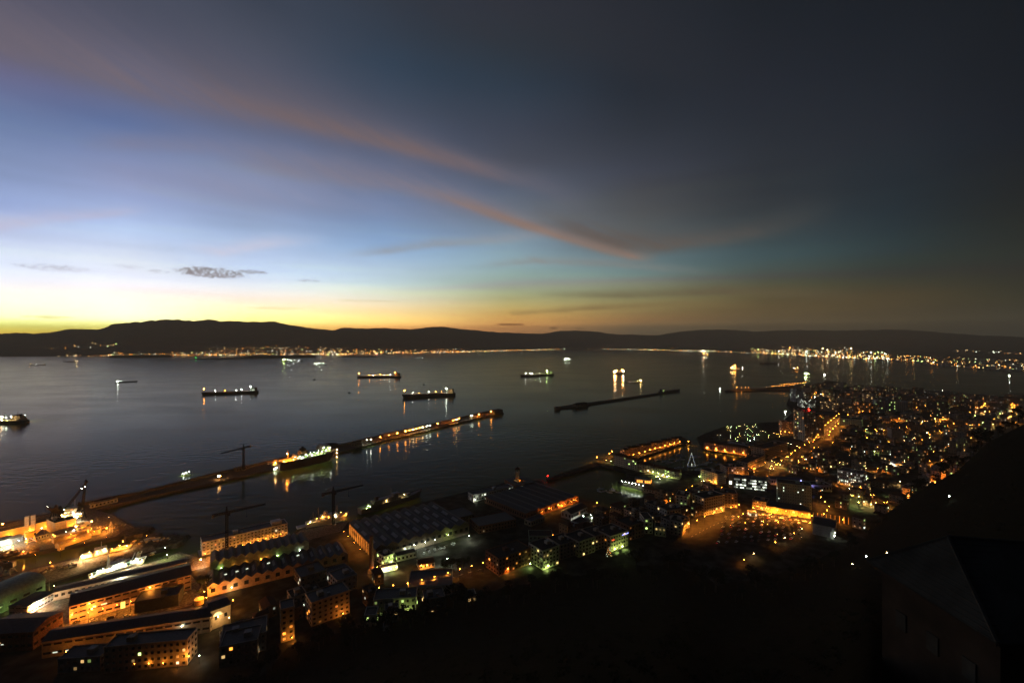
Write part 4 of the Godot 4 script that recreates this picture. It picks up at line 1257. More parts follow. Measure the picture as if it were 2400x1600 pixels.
	for i in 9:
		cube(t, "deck_gear", ["white_wall", "buff_paint", "green_deck"][i % 3], Vector3(l * rng.randf_range(-0.42, 0.42), 6.2, rng.randf_range(-2.5, 2.5)), Vector3(rng.randf_range(1.5, 5), rng.randf_range(1, 3), rng.randf_range(1, 2)))
	for i in 10:
		flood(t, Vector3(l * (-0.48 + 0.095 * i), 7.5 + (i % 3), 4.4), WHITE if i % 3 else WARM, 0.3, 230.0)
	v = vessel("docked_ship", "yellow lit ship with a white deck house in the rear dry dock", "ship", Vector3(-363.9, 2, -441.4), Vector3(-391.3, 2, -416.2), 9, 4.5, "buff_paint", "buff_paint", 0.3, 0.75)
	t = v[0]
	l = v[1]
	tiers(t, -0.24 * l, 0.02 * l, 4, 8, 2, "white_wall", "warm", 2.6, 0.1)
	cube(t, "after_house", "white_wall", Vector3(-0.36 * l, 5.2, 0), Vector3(7, 2.6, 6))
	for i in 8:
		cube(t, "deck_gear", ["white_wall", "buff_paint"][i % 2], Vector3(l * (0.05 + 0.05 * i), 5.2, rng.randf_range(-2, 2)), Vector3(rng.randf_range(1.5, 4), rng.randf_range(1, 2.5), rng.randf_range(1, 2)))
	post(t, "mast", Vector3(-0.1 * l, 9, 0), Vector3(-0.1 * l, 15, 0), 0.3)
	for i in 7:
		flood(t, Vector3(l * (-0.46 + 0.14 * i), 7.0 + (i % 2) * 2, 4.4), SODIUM if i % 3 else WARM, 0.32, 200.0)


func small_boat(label: String, at: Vector3, l: float, turn: float, c: Color, n: int) -> void:
	var f := Vector3(cos(turn), 0, -sin(turn)) * l / 2
	var v := vessel("small_boat", label, "boat", at + f, at - f, l * 0.3, l * 0.1, "white_hull" if n else "black_hull", "white_wall" if n else "dark_steel", 0.5, 0.6)
	cube(v[0], "cabin", "white_wall" if n else "dark_steel", Vector3(-l * 0.08, l * 0.17, 0), Vector3(l * 0.4, l * 0.16, l * 0.2))
	post(v[0], "mast", Vector3(-l * 0.05, l * 0.2, 0), Vector3(-l * 0.05, l * 0.45, 0), l * 0.012)
	for i in n:
		flood(v[0], Vector3(l * (-0.3 + 0.3 * i), l * (0.3 + 0.06 * i), l * 0.12), c, maxf(0.5, at.length() * 0.0007), 120.0 if i == 0 else 0.0)


# ---------------------------------------------------------------- dockyard and quays
func facade_lamps(t: Node3D, w: float, h: float, fracs: Array, c: Color, energy: float, size := 0.24) -> void:
	for f in fracs:
		wall_lamp(t, Vector3(w * f, h, 0.6), c, energy, size)


func gate(t: Node3D, x: float, w: float, h: float, m := "grey_wall") -> void:
	var g := cube(t, "gate", m, Vector3(x, h / 2, 0.1), Vector3(w, h, 0.2))
	for k in 4:
		cube(g, "gate_leaf", m, Vector3(-0.375 + k * 0.25, 0, 0.6), Vector3(0.22, 0.94, 0.5))


func mast_lamp(label: String, at: Vector3, h: float, c: Color, energy: float, size: float) -> void:
	lamp(label, at, h, c, energy * 0.7, "", size, "floodlight_mast", false)


func dockyard() -> void:
	var t: Node3D
	# the long grey roofed shed beside the front dry dock, and its bent end
	# paved quays round the docks
	slab("quay", [Vector3(-573.2, 3, -458.5), Vector3(-549.8, 3, -494.8), Vector3(-530.0, 3, -522.8), Vector3(-517.6, 3, -554.1), Vector3(-455.1, 3, -524.0), Vector3(-413.3, 3, -495.9), Vector3(-392.2, 3, -482.4), Vector3(-387.0, 3, -473.9), Vector3(-395.7, 3, -468.6), Vector3(-478.3, 3, -413.9)], 2.9, 3.02, "quay_paving", "paved outer quay of the dockyard")
	slab("quay", [Vector3(-434.4, 3, -375.9), Vector3(-366.5, 3, -449.8), Vector3(-364.9, 3, -461.5), Vector3(-362.0, 3, -466.6), Vector3(-348.9, 3, -463.5), Vector3(-330.9, 3, -442.3), Vector3(-338.5, 3, -434.2), Vector3(-343.2, 3, -429.0), Vector3(-382.2, 3, -375.2), Vector3(-407.1, 3, -354.6)], 2.9, 3.02, "quay_paving", "paved quay between the two docks")
	slab("quay", [Vector3(-361.6, 3, -364.9), Vector3(-324.2, 3, -407.6), Vector3(-315.5, 3, -419.6), Vector3(-311.7, 3, -431.6), Vector3(-282.5, 3, -418.0), Vector3(-264.9, 3, -429.0), Vector3(-224.4, 3, -462.5), Vector3(-220.6, 3, -480.3), Vector3(-179.3, 3, -504.2), Vector3(-177.1, 3, -478.1), Vector3(-198.3, 3, -460.5), Vector3(-225.1, 3, -434.2), Vector3(-262.7, 3, -405.3), Vector3(-277.3, 3, -394.0), Vector3(-242.5, 3, -363.7), Vector3(-239.9, 3, -343.2), Vector3(-271.9, 3, -326.3), Vector3(-315.2, 3, -315.2), Vector3(-381.7, 3, -332.4)], 2.9, 3.024, "quay_paving", "paved yard of the near dockyard sheds")
	lamp_row("on added posts lighting the orange hall front", "the left", Vector3(-299.0, 3, -319.2), Vector3(-256.6, 3, -351.4), 7, 8, SODIUM, 190, 0.2)  # row added to spread orange light evenly over the hall front
	t = building("long_shed", "long low grey roofed shed beside the front dry dock", Vector3(-348.7, 3, -349.6), Vector3(-281.2, 3, -398.2), 11, 6.5, {"roof": "gable", "rise": 1.0, "roofm": "grey_roof", "wall": "cream_wall", "storeys": 1, "bays": 22, "fill": 0.55, "tall": 0.3})
	facade_lamps(t, 118, 5.6, [0.33, 0.79], WHITE, 90)
	wall_lamp(t, Vector3(93, 6.6, 1.2), SODIUM, 520, 0.55)
	wall_lamp(t, Vector3(108, 5.6, 0.8), SODIUM, 150, 0.2)
	cube(t, "window", "white_glow", Vector3(40, 3.6, 0.1), Vector3(3.4, 1.2, 0.2))
	t = building("shed_end", "bent end of the long grey roofed shed, white wall lit by a star bright lamp", Vector3(-348.8, 3, -331.5), Vector3(-348.4, 3, -349.6), 14, 6.5, {"roof": "gable", "rise": 1.0, "roofm": "dark_roof", "wall": "white_wall", "storeys": 2, "bays": 8, "fill": 0.7, "tall": 0.3})
	wall_lamp(t, Vector3(2.0, 6.0, 1.5), SODIUM, 500, 0.5)
	wall_lamp(t, Vector3(5.5, 6.2, 1.0), WHITE, 260, 0.35)
	# the big dark roofed hall with the orange front
	t = building("works_hall", "big dark roofed hall, orange lit front with three lamps over its gates", Vector3(-309.7, 3, -321.9), Vector3(-255.2, 3, -366.1), 24, 12, {"roof": "gable", "rise": 3.0, "roofm": "dark_roof", "wall": "pink_wall", "storeys": 3, "bays": 15, "fill": 0.72, "tall": 0.3})
	var w := 87.0
	for f in [[0.135, 150.0], [0.49, 150.0], [0.955, 260.0]]:
		gate(t, w * f[0], 6.5, 5.5, "tan_wall")
		wall_lamp(t, Vector3(w * f[0], 6.6, 1.3), SODIUM, f[1], 0.5)
	for f in [[0.12, 10.6], [0.51, 10.6]]:
		wall_lamp(t, Vector3(w * f[0], f[1], 0.9), SODIUM, 130, 0.42)
	wall_lamp(t, Vector3(1.5, 6.0, 1.0), SODIUM, 150, 0.25)
	cube(t, "string_course", "brick_wall", Vector3(w / 2, 6.0, 0.15), Vector3(w, 0.35, 0.3))
	cube(t, "door", "lime_window", Vector3(w * 0.33, 2.6, 0.1), Vector3(2.6, 4.6, 0.2))
	for f in [0.15, 0.2, 0.22]:
		cube(t, "window", "white_window", Vector3(w * f, 7.2, 0.12), Vector3(1.6, 0.9, 0.2))
	building("canopy_shed", "black flat roofed canopy between the orange hall and the front sheds", Vector3(-273.3, 3, -333.2), Vector3(-248.9, 3, -343.3), 15, 8, {"wall": "dark_roof", "roofm": "dark_roof", "storeys": 0})
	# the yard at the right end of the hall
	mast_lamp("orange yard lamp above parked vans at the right end of the orange hall", Vector3(-231.6, 3, -346.5), 9, SODIUM, 1500, 0.3)
	mast_lamp("orange yard lamp by the yellow tank near the corner house", Vector3(-228.3, 3, -343.8), 6, SODIUM, 800, 0.24)
	t = thing("storage_tank", "open yellow tank in the yard behind the corner house", "tank", Vector3(-235.1, 3, -346.0))
	var st := begin()
	tube(st, Vector3.ZERO, Vector3(0, 4, 0), 3.0, 3.3, 14)
	made(t, "shell", st, "buff_paint")
	for i in 6:
		car("%s of the white vans and cars parked by the lit gate of the orange hall" % nth(i), (Vector3(-259.8, 3, -355.7)).lerp(Vector3(-256.3, 3, -359.0), i / 5.0), 0.9, "car_white" if i % 2 else "car_silver", i % 3 == 0, "cars at the hall gate")
	for i in 4:
		car("%s car parked in the lane between the orange hall and its front sheds" % nth(i), (Vector3(-305.1, 3, -322.6)).lerp(Vector3(-276.0, 3, -329.9), i / 3.0), 0.75, ["car_dark", "car_white", "car_dark", "car_silver"][i], false, "cars in the lane")
	# the front sheds with dark roofs
	t = building("long_shed", "nearest long dark roofed shed with a dim brown front, at lower left", Vector3(-292.3, 3, -286.1), Vector3(-204.7, 3, -312.4), 15, 10.5, {"roof": "gable", "rise": 2.4, "roofm": "dark_roof", "wall": "tan_wall", "storeys": 2, "bays": 17, "fill": 0.74, "tall": 0.24})
	cube(t, "cornice", "brick_wall", Vector3(42, 8.8, 0.12), Vector3(84, 0.3, 0.24))
	for f in [0.36, 0.47]:
		cube(t, "window", "warm_window", Vector3(84 * f, 2.8, 0.14), Vector3(3.6, 1.0, 0.2))
	for f in [0.08, 0.16, 0.62]:
		cube(t, "window", "white_window", Vector3(84 * f, 2.8, 0.14), Vector3(2.4, 0.7, 0.2))
	wall_lamp(t, Vector3(75, 7.4, 0.6), WHITE, 8, 0.35)
	wall_lamp(t, Vector3(49, 5.2, 0.9), SODIUM, 45, 0.3)
	for f in [0.2, 0.5, 0.83]:
		mast_lamp("dim orange lamp %s along the road before the nearest long shed" % nth(int(f * 3.5)), t.transform * Vector3(84 * f, 0, 9), 7, SODIUM, 55, 0.18)
	t = building("shed_end", "dark left end block of the nearest long shed, cut by the left edge", Vector3(-336.3, 3, -291.0), Vector3(-305.9, 3, -293.9), 22, 12, {"roof": "gable", "rise": 3.0, "roofm": "dark_roof", "wall": "brick_wall", "storeys": 2, "bays": 8, "fill": 0.6, "tall": 0.25})
	for i in 5:
		cube(t, "window", ["blue_window", "white_window", "lime_window", "warm_window", "white_window"][i], Vector3(6.0 + i * 1.7, 9.2 - i * 1.1, 0.12), Vector3(1.4, 0.5, 0.2))
	t = building("corner_house", "corner house with a tall arched lit doorway at the end of the nearest shed", Vector3(-205.5, 3, -314.2), Vector3(-197.3, 3, -322.6), 17, 13, {"roof": "gable", "rise": 2.0, "roofm": "dark_roof", "wall": "tan_wall", "storeys": 1, "bays": 2, "fill": 0.3, "tall": 0.2})
	st = begin()
	for i in 12:
		var a := PI * i / 12
		var b := PI * (i + 1) / 12
		quad(st, Vector3(cos(a) * 2.4, sin(a) * 2.4, 0.1), Vector3(cos(a) * 3.0, sin(a) * 3.0, 0.5), Vector3(cos(b) * 3.0, sin(b) * 3.0, 0.5), Vector3(cos(b) * 2.4, sin(b) * 2.4, 0.1))
		quad(st, Vector3(cos(a) * 3.0, sin(a) * 3.0, 0.5), Vector3(cos(a) * 3.0, sin(a) * 3.0, 0), Vector3(cos(b) * 3.0, sin(b) * 3.0, 0), Vector3(cos(b) * 3.0, sin(b) * 3.0, 0.5))
	var arch := made(t, "arch", st, "white_wall")
	arch.position = Vector3(4, 8.5, 0)
	st = begin()
	for i in 12:
		tri(st, Vector3(0, 0, 0.06), Vector3(cos(PI * i / 12) * 2.3, sin(PI * i / 12) * 2.3, 0.06), Vector3(cos(PI * (i + 1) / 12) * 2.3, sin(PI * (i + 1) / 12) * 2.3, 0.06))
	made(t, "fanlight", st, "sodium_window").position = Vector3(4, 8.5, 0)
	wall_lamp(t, Vector3(4, 8.2, 1.2), WARM, 60, 0.35)
	mast_lamp("white lamp post on the corner below the corner house", Vector3(-192.9, 3, -313.9), 9, WARM, 110, 0.28)
	mast_lamp("white lamp post by the orange fence right of the corner house", Vector3(-204.3, 3, -336.9), 8, SODIUM, 300, 0.26)
	# the great green lit hangar
	t = building("hangar", "great barrel roofed hangar, its green front cut by the left edge", Vector3(-371.3, 3, -328.9), Vector3(-366.5, 3, -361.5), 26, 9.5, {"roof": "barrel", "rise": 6.0, "roofm": "green_cladding", "wall": "green_cladding", "storeys": 1, "bays": 4, "fill": 0.5, "tall": 0.18})
	wall_lamp(t, Vector3(37, 3.4, 3.0), LIME, 22, 0.2)  # unseen lamps, this and the next, stand off the front to light it greenish
	wall_lamp(t, Vector3(8, 3.0, 3.0), LIME, 9, 0.2)
	for k in 6:
		cube(t, "cladding_joint", "grey_wall", Vector3(3.0 + k * 6.5, 4.7, 0.06), Vector3(0.14, 9.4, 0.12))
	# the outer quay
	t = building("boundary_shed", "long yellow lit shed along the outer edge of the dockyard", Vector3(-511.7, 3, -451.0), Vector3(-489.1, 3, -483.9), 10, 8.5, {"roof": "gable", "rise": 1.2, "roofm": "old_concrete", "wall": "buff_paint", "storeys": 0})
	facade_lamps(t, 65, 3.5, [0.2, 0.42, 0.6, 0.85], SODIUM, 170, 0.2)
	building("quay_shed", "grey roofed shed just below the long yellow lit shed", Vector3(-470.2, 3, -454.0), Vector3(-465.6, 3, -462.9), 20, 4.5, {"roof": "gable", "rise": 1.2, "roofm": "grey_roof", "wall": "grey_wall", "storeys": 1, "bays": 5})
	building("quay_shed", "grey roofed shed with white lamps along its eaves, beside the twin yellow huts", Vector3(-455.3, 3, -459.0), Vector3(-448.9, 3, -474.0), 13, 4.0, {"roof": "gable", "rise": 1.0, "roofm": "grey_roof", "wall": "grey_wall", "storeys": 0})
	building("quay_shed", "white roofed shed lit dazzling white at the left edge of the dockyard", Vector3(-493.2, 3, -442.0), Vector3(-488.2, 3, -450.4), 12, 5, {"roof": "gable", "rise": 1.0, "roofm": "grey_wall", "wall": "white_wall", "storeys": 0})
	building("quay_shed", "small tilted pale roof shed right of the dazzling white one", Vector3(-486.3, 3, -447.9), Vector3(-484.5, 3, -455.9), 10, 4.5, {"roof": "gable", "rise": 1.4, "roofm": "white_wall", "wall": "grey_wall", "storeys": 0})
	t = building("block_stack", "yellow lit blank walled block in the middle of the dockyard", Vector3(-466.6, 3, -482.3), Vector3(-462.8, 3, -488.6), 12, 9.0, {"wall": "buff_paint", "storeys": 0})
	wall_lamp(t, Vector3(6, 2.5, 3.0), SODIUM, 320, 0.2)
	t = building("block_stack", "brown walled block left of the yellow lit block, twice notched", Vector3(-485.2, 3, -479.8), Vector3(-466.7, 3, -470.0), 9, 11.0, {"wall": "tan_wall", "storeys": 0})
	wall_lamp(t, Vector3(4, 2.5, 3.5), SODIUM, 110, 0.2)
	for i in 2:
		t = building("barrel_hut", ["front one of the twin yellow barrel roofed huts by the empty dock", "rear one of the twin yellow barrel roofed huts by the empty dock"][i], [Vector3(-430.1, 3, -437.4), Vector3(-445.6, 3, -447.9)][i], [Vector3(-422.5, 3, -462.2), Vector3(-433.4, 3, -469.4)][i], 6.5, 2.4, {"roof": "barrel", "rise": 2.6, "roofm": "buff_paint", "wall": "buff_paint", "storeys": 0, "group": "twin barrel huts"})
		for k in 10:
			cube(t, "dormer", "tan_wall", Vector3(2.2 + k * 3.6, 3.9, -0.6), Vector3(0.9, 1.0, 1.4))
		facade_lamps(t, 40, 5.6, [0.3, 0.7], SODIUM, 130, 0.15)
	t = thing("storage_tank", "yellow open topped round tank right of the twin barrel huts", "tank", Vector3(-426.6, 3, -471.4))
	st = begin()
	tube(st, Vector3.ZERO, Vector3(0, 5, 0), 3.8, 4.2, 18)
	made(t, "shell", st, "buff_paint")
	st = begin()
	tube(st, Vector3(0, 5.0, 0), Vector3(0, 5.15, 0), 3.7, 3.7, 18)
	made(t, "inside", st, "old_concrete")
	# floodlights of the dockyard
	mast_lamp("star bright orange floodlight mast at the left edge", Vector3(-528.2, 3, -477.4), 8, SODIUM, 2600, 0.75)
	mast_lamp("star bright orange floodlight mast beside the yellow tank", Vector3(-439.8, 3, -481.6), 9, SODIUM, 2400, 0.7)
	mast_lamp("tall pale mast without a lamp near the basin corner", Vector3(-429.4, 3, -490.5), 10, WARM, 0, 0.15)
	mast_lamp("dazzling white lamp before the white shed at the left edge", Vector3(-484.5, 3, -437.9), 6, WHITE, 1400, 0.9)
	mast_lamp("yellow lamp among steel frames near the basin corner", Vector3(-417.5, 3, -474.0), 5, SODIUM, 500, 0.5)
	var whites := [Vector3(-483.3, 3, -436.8), Vector3(-481.4, 3, -440.3), Vector3(-479.0, 3, -446.7), Vector3(-476.5, 3, -451.0), Vector3(-468.8, 3, -464.1), Vector3(-452.5, 3, -466.7), Vector3(-449.5, 3, -472.0), Vector3(-455.0, 3, -480.6)]
	for i in whites.size():
		mast_lamp("%s white lamp from the left along the dark shed eaves of the outer quay" % nth(i), whites[i], 4, WHITE, 60, 0.3)
	var oranges := [Vector3(-469.4, 3, -432.8), Vector3(-466.6, 3, -442.0), Vector3(-457.7, 3, -459.0), Vector3(-472.6, 3, -426.7), Vector3(-448.4, 3, -422.4)]
	for i in oranges.size():
		mast_lamp("%s soft orange lamp along the edge of the empty dock" % nth(i), oranges[i], 4.5, SODIUM, 500, 0.3)
	mast_lamp("orange lamp on the quay between the two docks, left part", Vector3(-399.5, 3, -398.2), 6, SODIUM, 320, 0.32)
	mast_lamp("bright orange lamp at the stern of the yellow docked ship", Vector3(-379.2, 3, -406.7), 7, WARM, 900, 0.5)
	mast_lamp("second bright lamp at the stern of the yellow docked ship", Vector3(-385.7, 3, -413.0), 5, WHITE, 300, 0.35)
	mast_lamp("orange lamp over the sandy ground at the dock heads", Vector3(-372.2, 3, -440.2), 6, SODIUM, 900, 0.3)
	mast_lamp("little lamp on the furthest dock head", Vector3(-363.8, 3, -458.3), 4, SODIUM, 90, 0.22)
	mast_lamp("slim white lamp post at the mouth of the front dock", Vector3(-317.0, 3, -420.8), 9, WHITE, 240, 0.26)
	mast_lamp("white strip lamp by the quay crane rail", Vector3(-310.9, 3, -414.8), 5, LIME, 200, 0.3)
	for i in 5:
		mast_lamp("%s orange lamp over the dark walls of the empty dock" % nth(i), (Vector3(-432.8, 3, -395.8)).lerp(Vector3(-391.6, 3, -444.6), i / 4.0), 8, SODIUM, 260, 0.1)
	# rows of keel blocks, crates and steel stacked on the quays
	for i in 90:
		var q: Array = [[Vector3(-434.9, 3, -480.9), Vector3(-411.4, 3, -489.3)], [Vector3(-461.6, 3, -489.3), Vector3(-455.2, 3, -493.7)], [Vector3(-400.0, 3, -391.2), Vector3(-383.5, 3, -405.4)], [Vector3(-353.4, 3, -406.7), Vector3(-336.9, 3, -422.1)], [Vector3(-473.1, 3, -426.7), Vector3(-448.2, 3, -428.9)], [Vector3(-368.9, 3, -452.1), Vector3(-343.4, 3, -453.7)]][i % 6]
		var p: Vector3 = (q[0] as Vector3).lerp(q[1], rng.randf()) + Vector3(rng.randf_range(-6, 6), 0, rng.randf_range(-5, 5))
		var where: String = ["near the basin corner", "behind the yellow tank", "on the quay between the docks", "at the dock heads", "by the left edge of the empty dock", "on the furthest dock head"][i % 6]
		t = thing("steel_stack", "%s heap of steel and crates stacked %s" % [nth(i / 6), where], "stack", p, 0.7, "stacked steel " + where)
		for k in 3:
			cube(t, "crate", ["rust_hull", "buff_paint", "old_concrete", "steel"][(i + k) % 4], Vector3(rng.randf_range(-1.5, 1.5), 0.6 + k * 0.8, rng.randf_range(-1, 1)), Vector3(rng.randf_range(1.5, 4), rng.randf_range(0.7, 1.4), rng.randf_range(1, 2.4)), rng.randf())
	# dry dock walls in steps
	for s in [[Vector3(-441.5, 0, -382.1), Vector3(-357.9, 0, -440.2)], [Vector3(-384.5, 0, -379.4), Vector3(-348.4, 0, -428.5)]]:
		for k in 3:
			st = begin()
			var a: Vector3 = s[0] + Vector3(0, 0.5 + k * 0.8, -2.2 + k * 0.9)
			var b: Vector3 = s[1] + Vector3(0, 0.5 + k * 0.8, -2.2 + k * 0.9)
			bar(st, a, b, 0.8)
			setting("dock_step", st, "stone_wall")
	for i in 14:
		var p := (Vector3(-365.9, 3, -409.2)).lerp(Vector3(-312.8, 3, -418.1), i / 13.0)
		t = thing("bollard", "%s iron bollard along the front dock edge" % nth(i), "bollard", p, 0.0, "bollards along the front dock")
		cube(t, "post", "dark_steel", Vector3(0, 0.5, 0), Vector3(0.5, 1.0, 0.5))
		cube(t, "cap", "dark_steel", Vector3(0, 1.1, 0), Vector3(0.8, 0.25, 0.8))
	# houses near the foot of the slope at lower left
	t = building("filling_station", "filling station with a white lit canopy edged in green", Vector3(-239.4, 3, -297.1), Vector3(-230.9, 3, -301.6), 7, 3.2, {"wall": "white_wall", "storeys": 1, "bays": 4, "fill": 0.7, "lit": 2, "tone": "white", "bright": 1.0})
	cube(t, "canopy", "white_wall", Vector3(6, 4.4, 2), Vector3(13, 0.6, 7))
	cube(t, "canopy_light", "green_glow", Vector3(6, 4.4, 5.56), Vector3(13, 0.35, 0.1))
	cube(t, "canopy_lamp", "white_glow", Vector3(6, 4.05, 2), Vector3(10, 0.08, 4))
	lit(t, Vector3(6, 3.6, 3), WHITE, 90, 0.4)
	for b in [["brown five storey block with a few lit windows, lowest at left", Vector3(-242.4, 3, -273.4), Vector3(-197.9, 3, -280.3), 12, 15, "tan_wall", 5], ["dark narrow house left of the brown five storey block", Vector3(-269.9, 3, -273.4), Vector3(-246.9, 3, -275.7), 12, 8, "grey_wall", 4], ["small white fronted house between the brown block and the grey roof", Vector3(-189.3, 3, -299.1), Vector3(-183.4, 3, -303.9), 6, 5, "white_wall", 0], ["low house lit orange behind the brown block", Vector3(-249.4, 3, -285.1), Vector3(-243.4, 3, -286.9), 12, 5, "cream_wall", 3], ["grey roofed terrace near the foot of the slope", Vector3(-176.7, 3, -277.9), Vector3(-157.7, 3, -285.1), 16, 12, "grey_wall", 5]]:
		t = building("apartment_block", b[0], b[1], b[2], b[3], b[4], {"wall": b[5], "lit": b[6], "roofm": "dark_roof"})
	mast_lamp("orange lamp in the courtyard behind the small white fronted house", Vector3(-185.2, 3, -302.5), 6, SODIUM, 160, 0.25)
	mast_lamp("orange lamp at the right foot of the brown five storey block", Vector3(-196.4, 3, -279.7), 6, SODIUM, 200, 0.22)
	mast_lamp("white lamp post in the dark yard right of the brown block", Vector3(-191.3, 3, -281.5), 5, WHITE, 50, 0.25)
	for i in 5:
		mast_lamp("%s little lamp in the street before the brown block" % nth(i), (Vector3(-234.7, 3, -275.7)).lerp(Vector3(-201.3, 3, -276.8), i / 4.0), 4, SODIUM, 14, 0.2)
	marks.append(["the nearest long shed", Vector3(-252.9, 3, -299.1)])
	marks.append(["the green hangar", Vector3(-368.7, 3, -345.6)])


func moles() -> void:
	var outer := [Vector3(-520.2, 3, -554.1), Vector3(-499.8, 3, -582.9), Vector3(-484.8, 3, -594.3), Vector3(-442.0, 3, -681.9), Vector3(-396.1, 3, -754.5), Vector3(-332.6, 3, -861.4), Vector3(-267.5, 3, -969.3), Vector3(-196.0, 3, -1080.0), Vector3(-107.0, 3, -1229.8), Vector3(-40.6, 3, -1329.8)]
	var inner := [Vector3(-22.4, 3, -1274.0), Vector3(-107.6, 3, -1150.1), Vector3(-195.1, 3, -1003.6), Vector3(-254.5, 3, -913.1), Vector3(-305.4, 3, -824.7), Vector3(-369.0, 3, -711.6), Vector3(-383.8, 3, -690.8), Vector3(-416.6, 3, -642.8), Vector3(-462.0, 3, -587.7), Vector3(-481.0, 3, -549.8), Vector3(-493.0, 3, -534.6)]
	slab("mole", outer + inner, -3, 3.2, "old_concrete", "long south mole of the harbour")
	var st := begin()
	for i in outer.size() - 1:
		var a: Vector3 = outer[i] + Vector3(3, 1.6, 2)
		var b: Vector3 = outer[i + 1] + Vector3(3, 1.6, 2)
		bar(st, a, b, 3.6)
	var t: Node3D = thing("sea_wall", "high stone sea wall along the outer side of the long mole", "wall")
	made(t, "wall", st, "old_concrete")
	# lamps, by where the light stands along the mole
	var on_mole := func(f: float) -> Vector3:
		return (Vector3(-372.7, 3, -718.8)).lerp(Vector3(-28.5, 3, -1281.7), f) if f > 0.0 else (Vector3(-372.7, 3, -718.8)).lerp(Vector3(-492.5, 3, -548.4), -f)
	var spots := [[0.285, WHITE, 56], [0.30, WHITE, 0], [0.335, SODIUM, 252], [0.37, SODIUM, 252], [0.405, SODIUM, 252], [0.44, SODIUM, 308], [0.458, SODIUM, 280], [0.475, WARM, 252], [0.49, SODIUM, 252], [0.505, SODIUM, 0], [0.52, WARM, 224], [0.54, WHITE, 140], [0.555, WHITE, 84], [0.595, SODIUM, 106], [0.68, SODIUM, 140], [0.69, SODIUM, 140], [0.70, WARM, 112], [0.715, SODIUM, 140], [0.785, WHITE, 84], [0.797, WHITE, 84], [0.84, SODIUM, 364], [0.925, SODIUM, 364], [-0.36, WARM, 16], [-0.35, SODIUM, 16]]
	for i in spots.size():
		var s: Array = spots[i]
		lamp("%s lamp %s along the long mole from the berthed ship" % [colour_name(s[1]), nth(i)], on_mole.call(s[0]) + Vector3(-2, 0.2, 2), 9.0 if i < 22 else 5.0, s[1], s[2], "lamps on the long mole", [0.5, 0.75, 0.62][i % 3] if s[2] < 300 else 0.95)
	# low sheds on the mole
	var sheds := [["cream shed on the root of the long mole", Vector3(-495.0, 3, -540.9), Vector3(-481.8, 3, -562.8), 5, 4, "cream_wall"], ["low dark shed on the long mole below the tower crane", Vector3(-415.5, 3, -695.6), Vector3(-405.8, 3, -711.6), 7, 4, "stone_wall"], ["shed on the long mole near the middle lamps", Vector3(-262.3, 3, -950.9), Vector3(-235.4, 3, -988.5), 8, 4, "tan_wall"], ["second shed on the long mole, among the brightest lamps", Vector3(-231.3, 3, -997.9), Vector3(-201.3, 3, -1037.7), 8, 4, "cream_wall"], ["shed on the long mole below the four clustered lamps", Vector3(-167.1, 3, -1092.0), Vector3(-140.6, 3, -1127.5), 8, 5, "pink_wall"], ["fort like block on the seaward end of the long mole", Vector3(-44.7, 3, -1244.1), Vector3(-23.3, 3, -1274.5), 14, 8, "stone_wall"], ["low shed before the seaward end of the long mole", Vector3(-102.0, 3, -1174.0), Vector3(-73.1, 3, -1215.1), 9, 4, "tan_wall"], ["dark shed on the long mole right of the berthed ship", Vector3(-292.1, 3, -856.3), Vector3(-282.3, 3, -869.7), 9, 6, "stone_wall"]]
	for s in sheds:
		building("mole_shed", s[0], s[1] + Vector3(-2, 0.2, -2), s[2] + Vector3(-2, 0.2, -2), s[3], s[4], {"wall": s[5], "roofm": "old_concrete", "storeys": 1})
	# the detached mole and its old battery
	slab("mole", [Vector3(124.9, 0, -1348.9), Vector3(131.6, 0, -1384.1), Vector3(192.4, 0, -1440.7), Vector3(217.4, 0, -1487.9), Vector3(244.4, 0, -1481.0), Vector3(568.0, 0, -1769.9), Vector3(559.9, 0, -1736.0), Vector3(242.3, 0, -1440.7), Vector3(226.0, 0, -1396.3), Vector3(193.5, 0, -1384.1)], -3, 3.6, "rock", "dark detached mole in the harbour mouth")
	building("battery", "dark old battery on the detached mole", Vector3(192.3, 3, -1381.4), Vector3(235.1, 3, -1419.0), 16, 7, {"wall": "stone_wall", "roofm": "flat_roof", "storeys": 1, "bays": 3, "roof": "hip", "rise": 4.0})
	building("battery", "small dark battery on the near tip of the detached mole", Vector3(128.3, 3, -1340.0), Vector3(142.2, 3, -1351.6), 8, 5, {"wall": "stone_wall", "roofm": "flat_roof", "storeys": 1, "bays": 2})
	# the small craft breakwater with a red light
	t = thing("beacon", "red light post on the tip of the small breakwater left of the yellow row", "beacon", Vector3(51.0, 3, -657.7))
	cube(t, "post", "steel", Vector3(0, 2.6, 0), Vector3(0.4, 5.2, 0.4))
	part(t, "lantern", bulb_mesh, "red_lamp", Vector3(0, 5.6, 0), Vector3(0.5, 0.5, 0.5))
	lit(t, Vector3(0, 4.6, 0.8), Color(1, 0.1, 0.05), 50, 0.2)
	for i in 3:
		lamp("%s orange lamp where the small breakwater meets the marina" % nth(i), [Vector3(139.6, 3, -756.8), Vector3(165.1, 3, -780.2), Vector3(173.5, 3, -797.3)][i], 7, SODIUM, 500, "lamps at the breakwater root", 0.55)
	# north mole with its two lines of lamps
	for i in 4:
		lamp("%s orange lamp from the head of the north mole" % nth(i), [Vector3(907.4, 3, -1851.7), Vector3(922.2, 3, -1846.3), Vector3(942.4, 3, -1851.7), Vector3(958.7, 3, -1857.2)][i] + Vector3(0, 0, -6), 12, SODIUM, 700, "lamps on the north mole head", [1.0, 0.5, 0.5, 0.6][i])
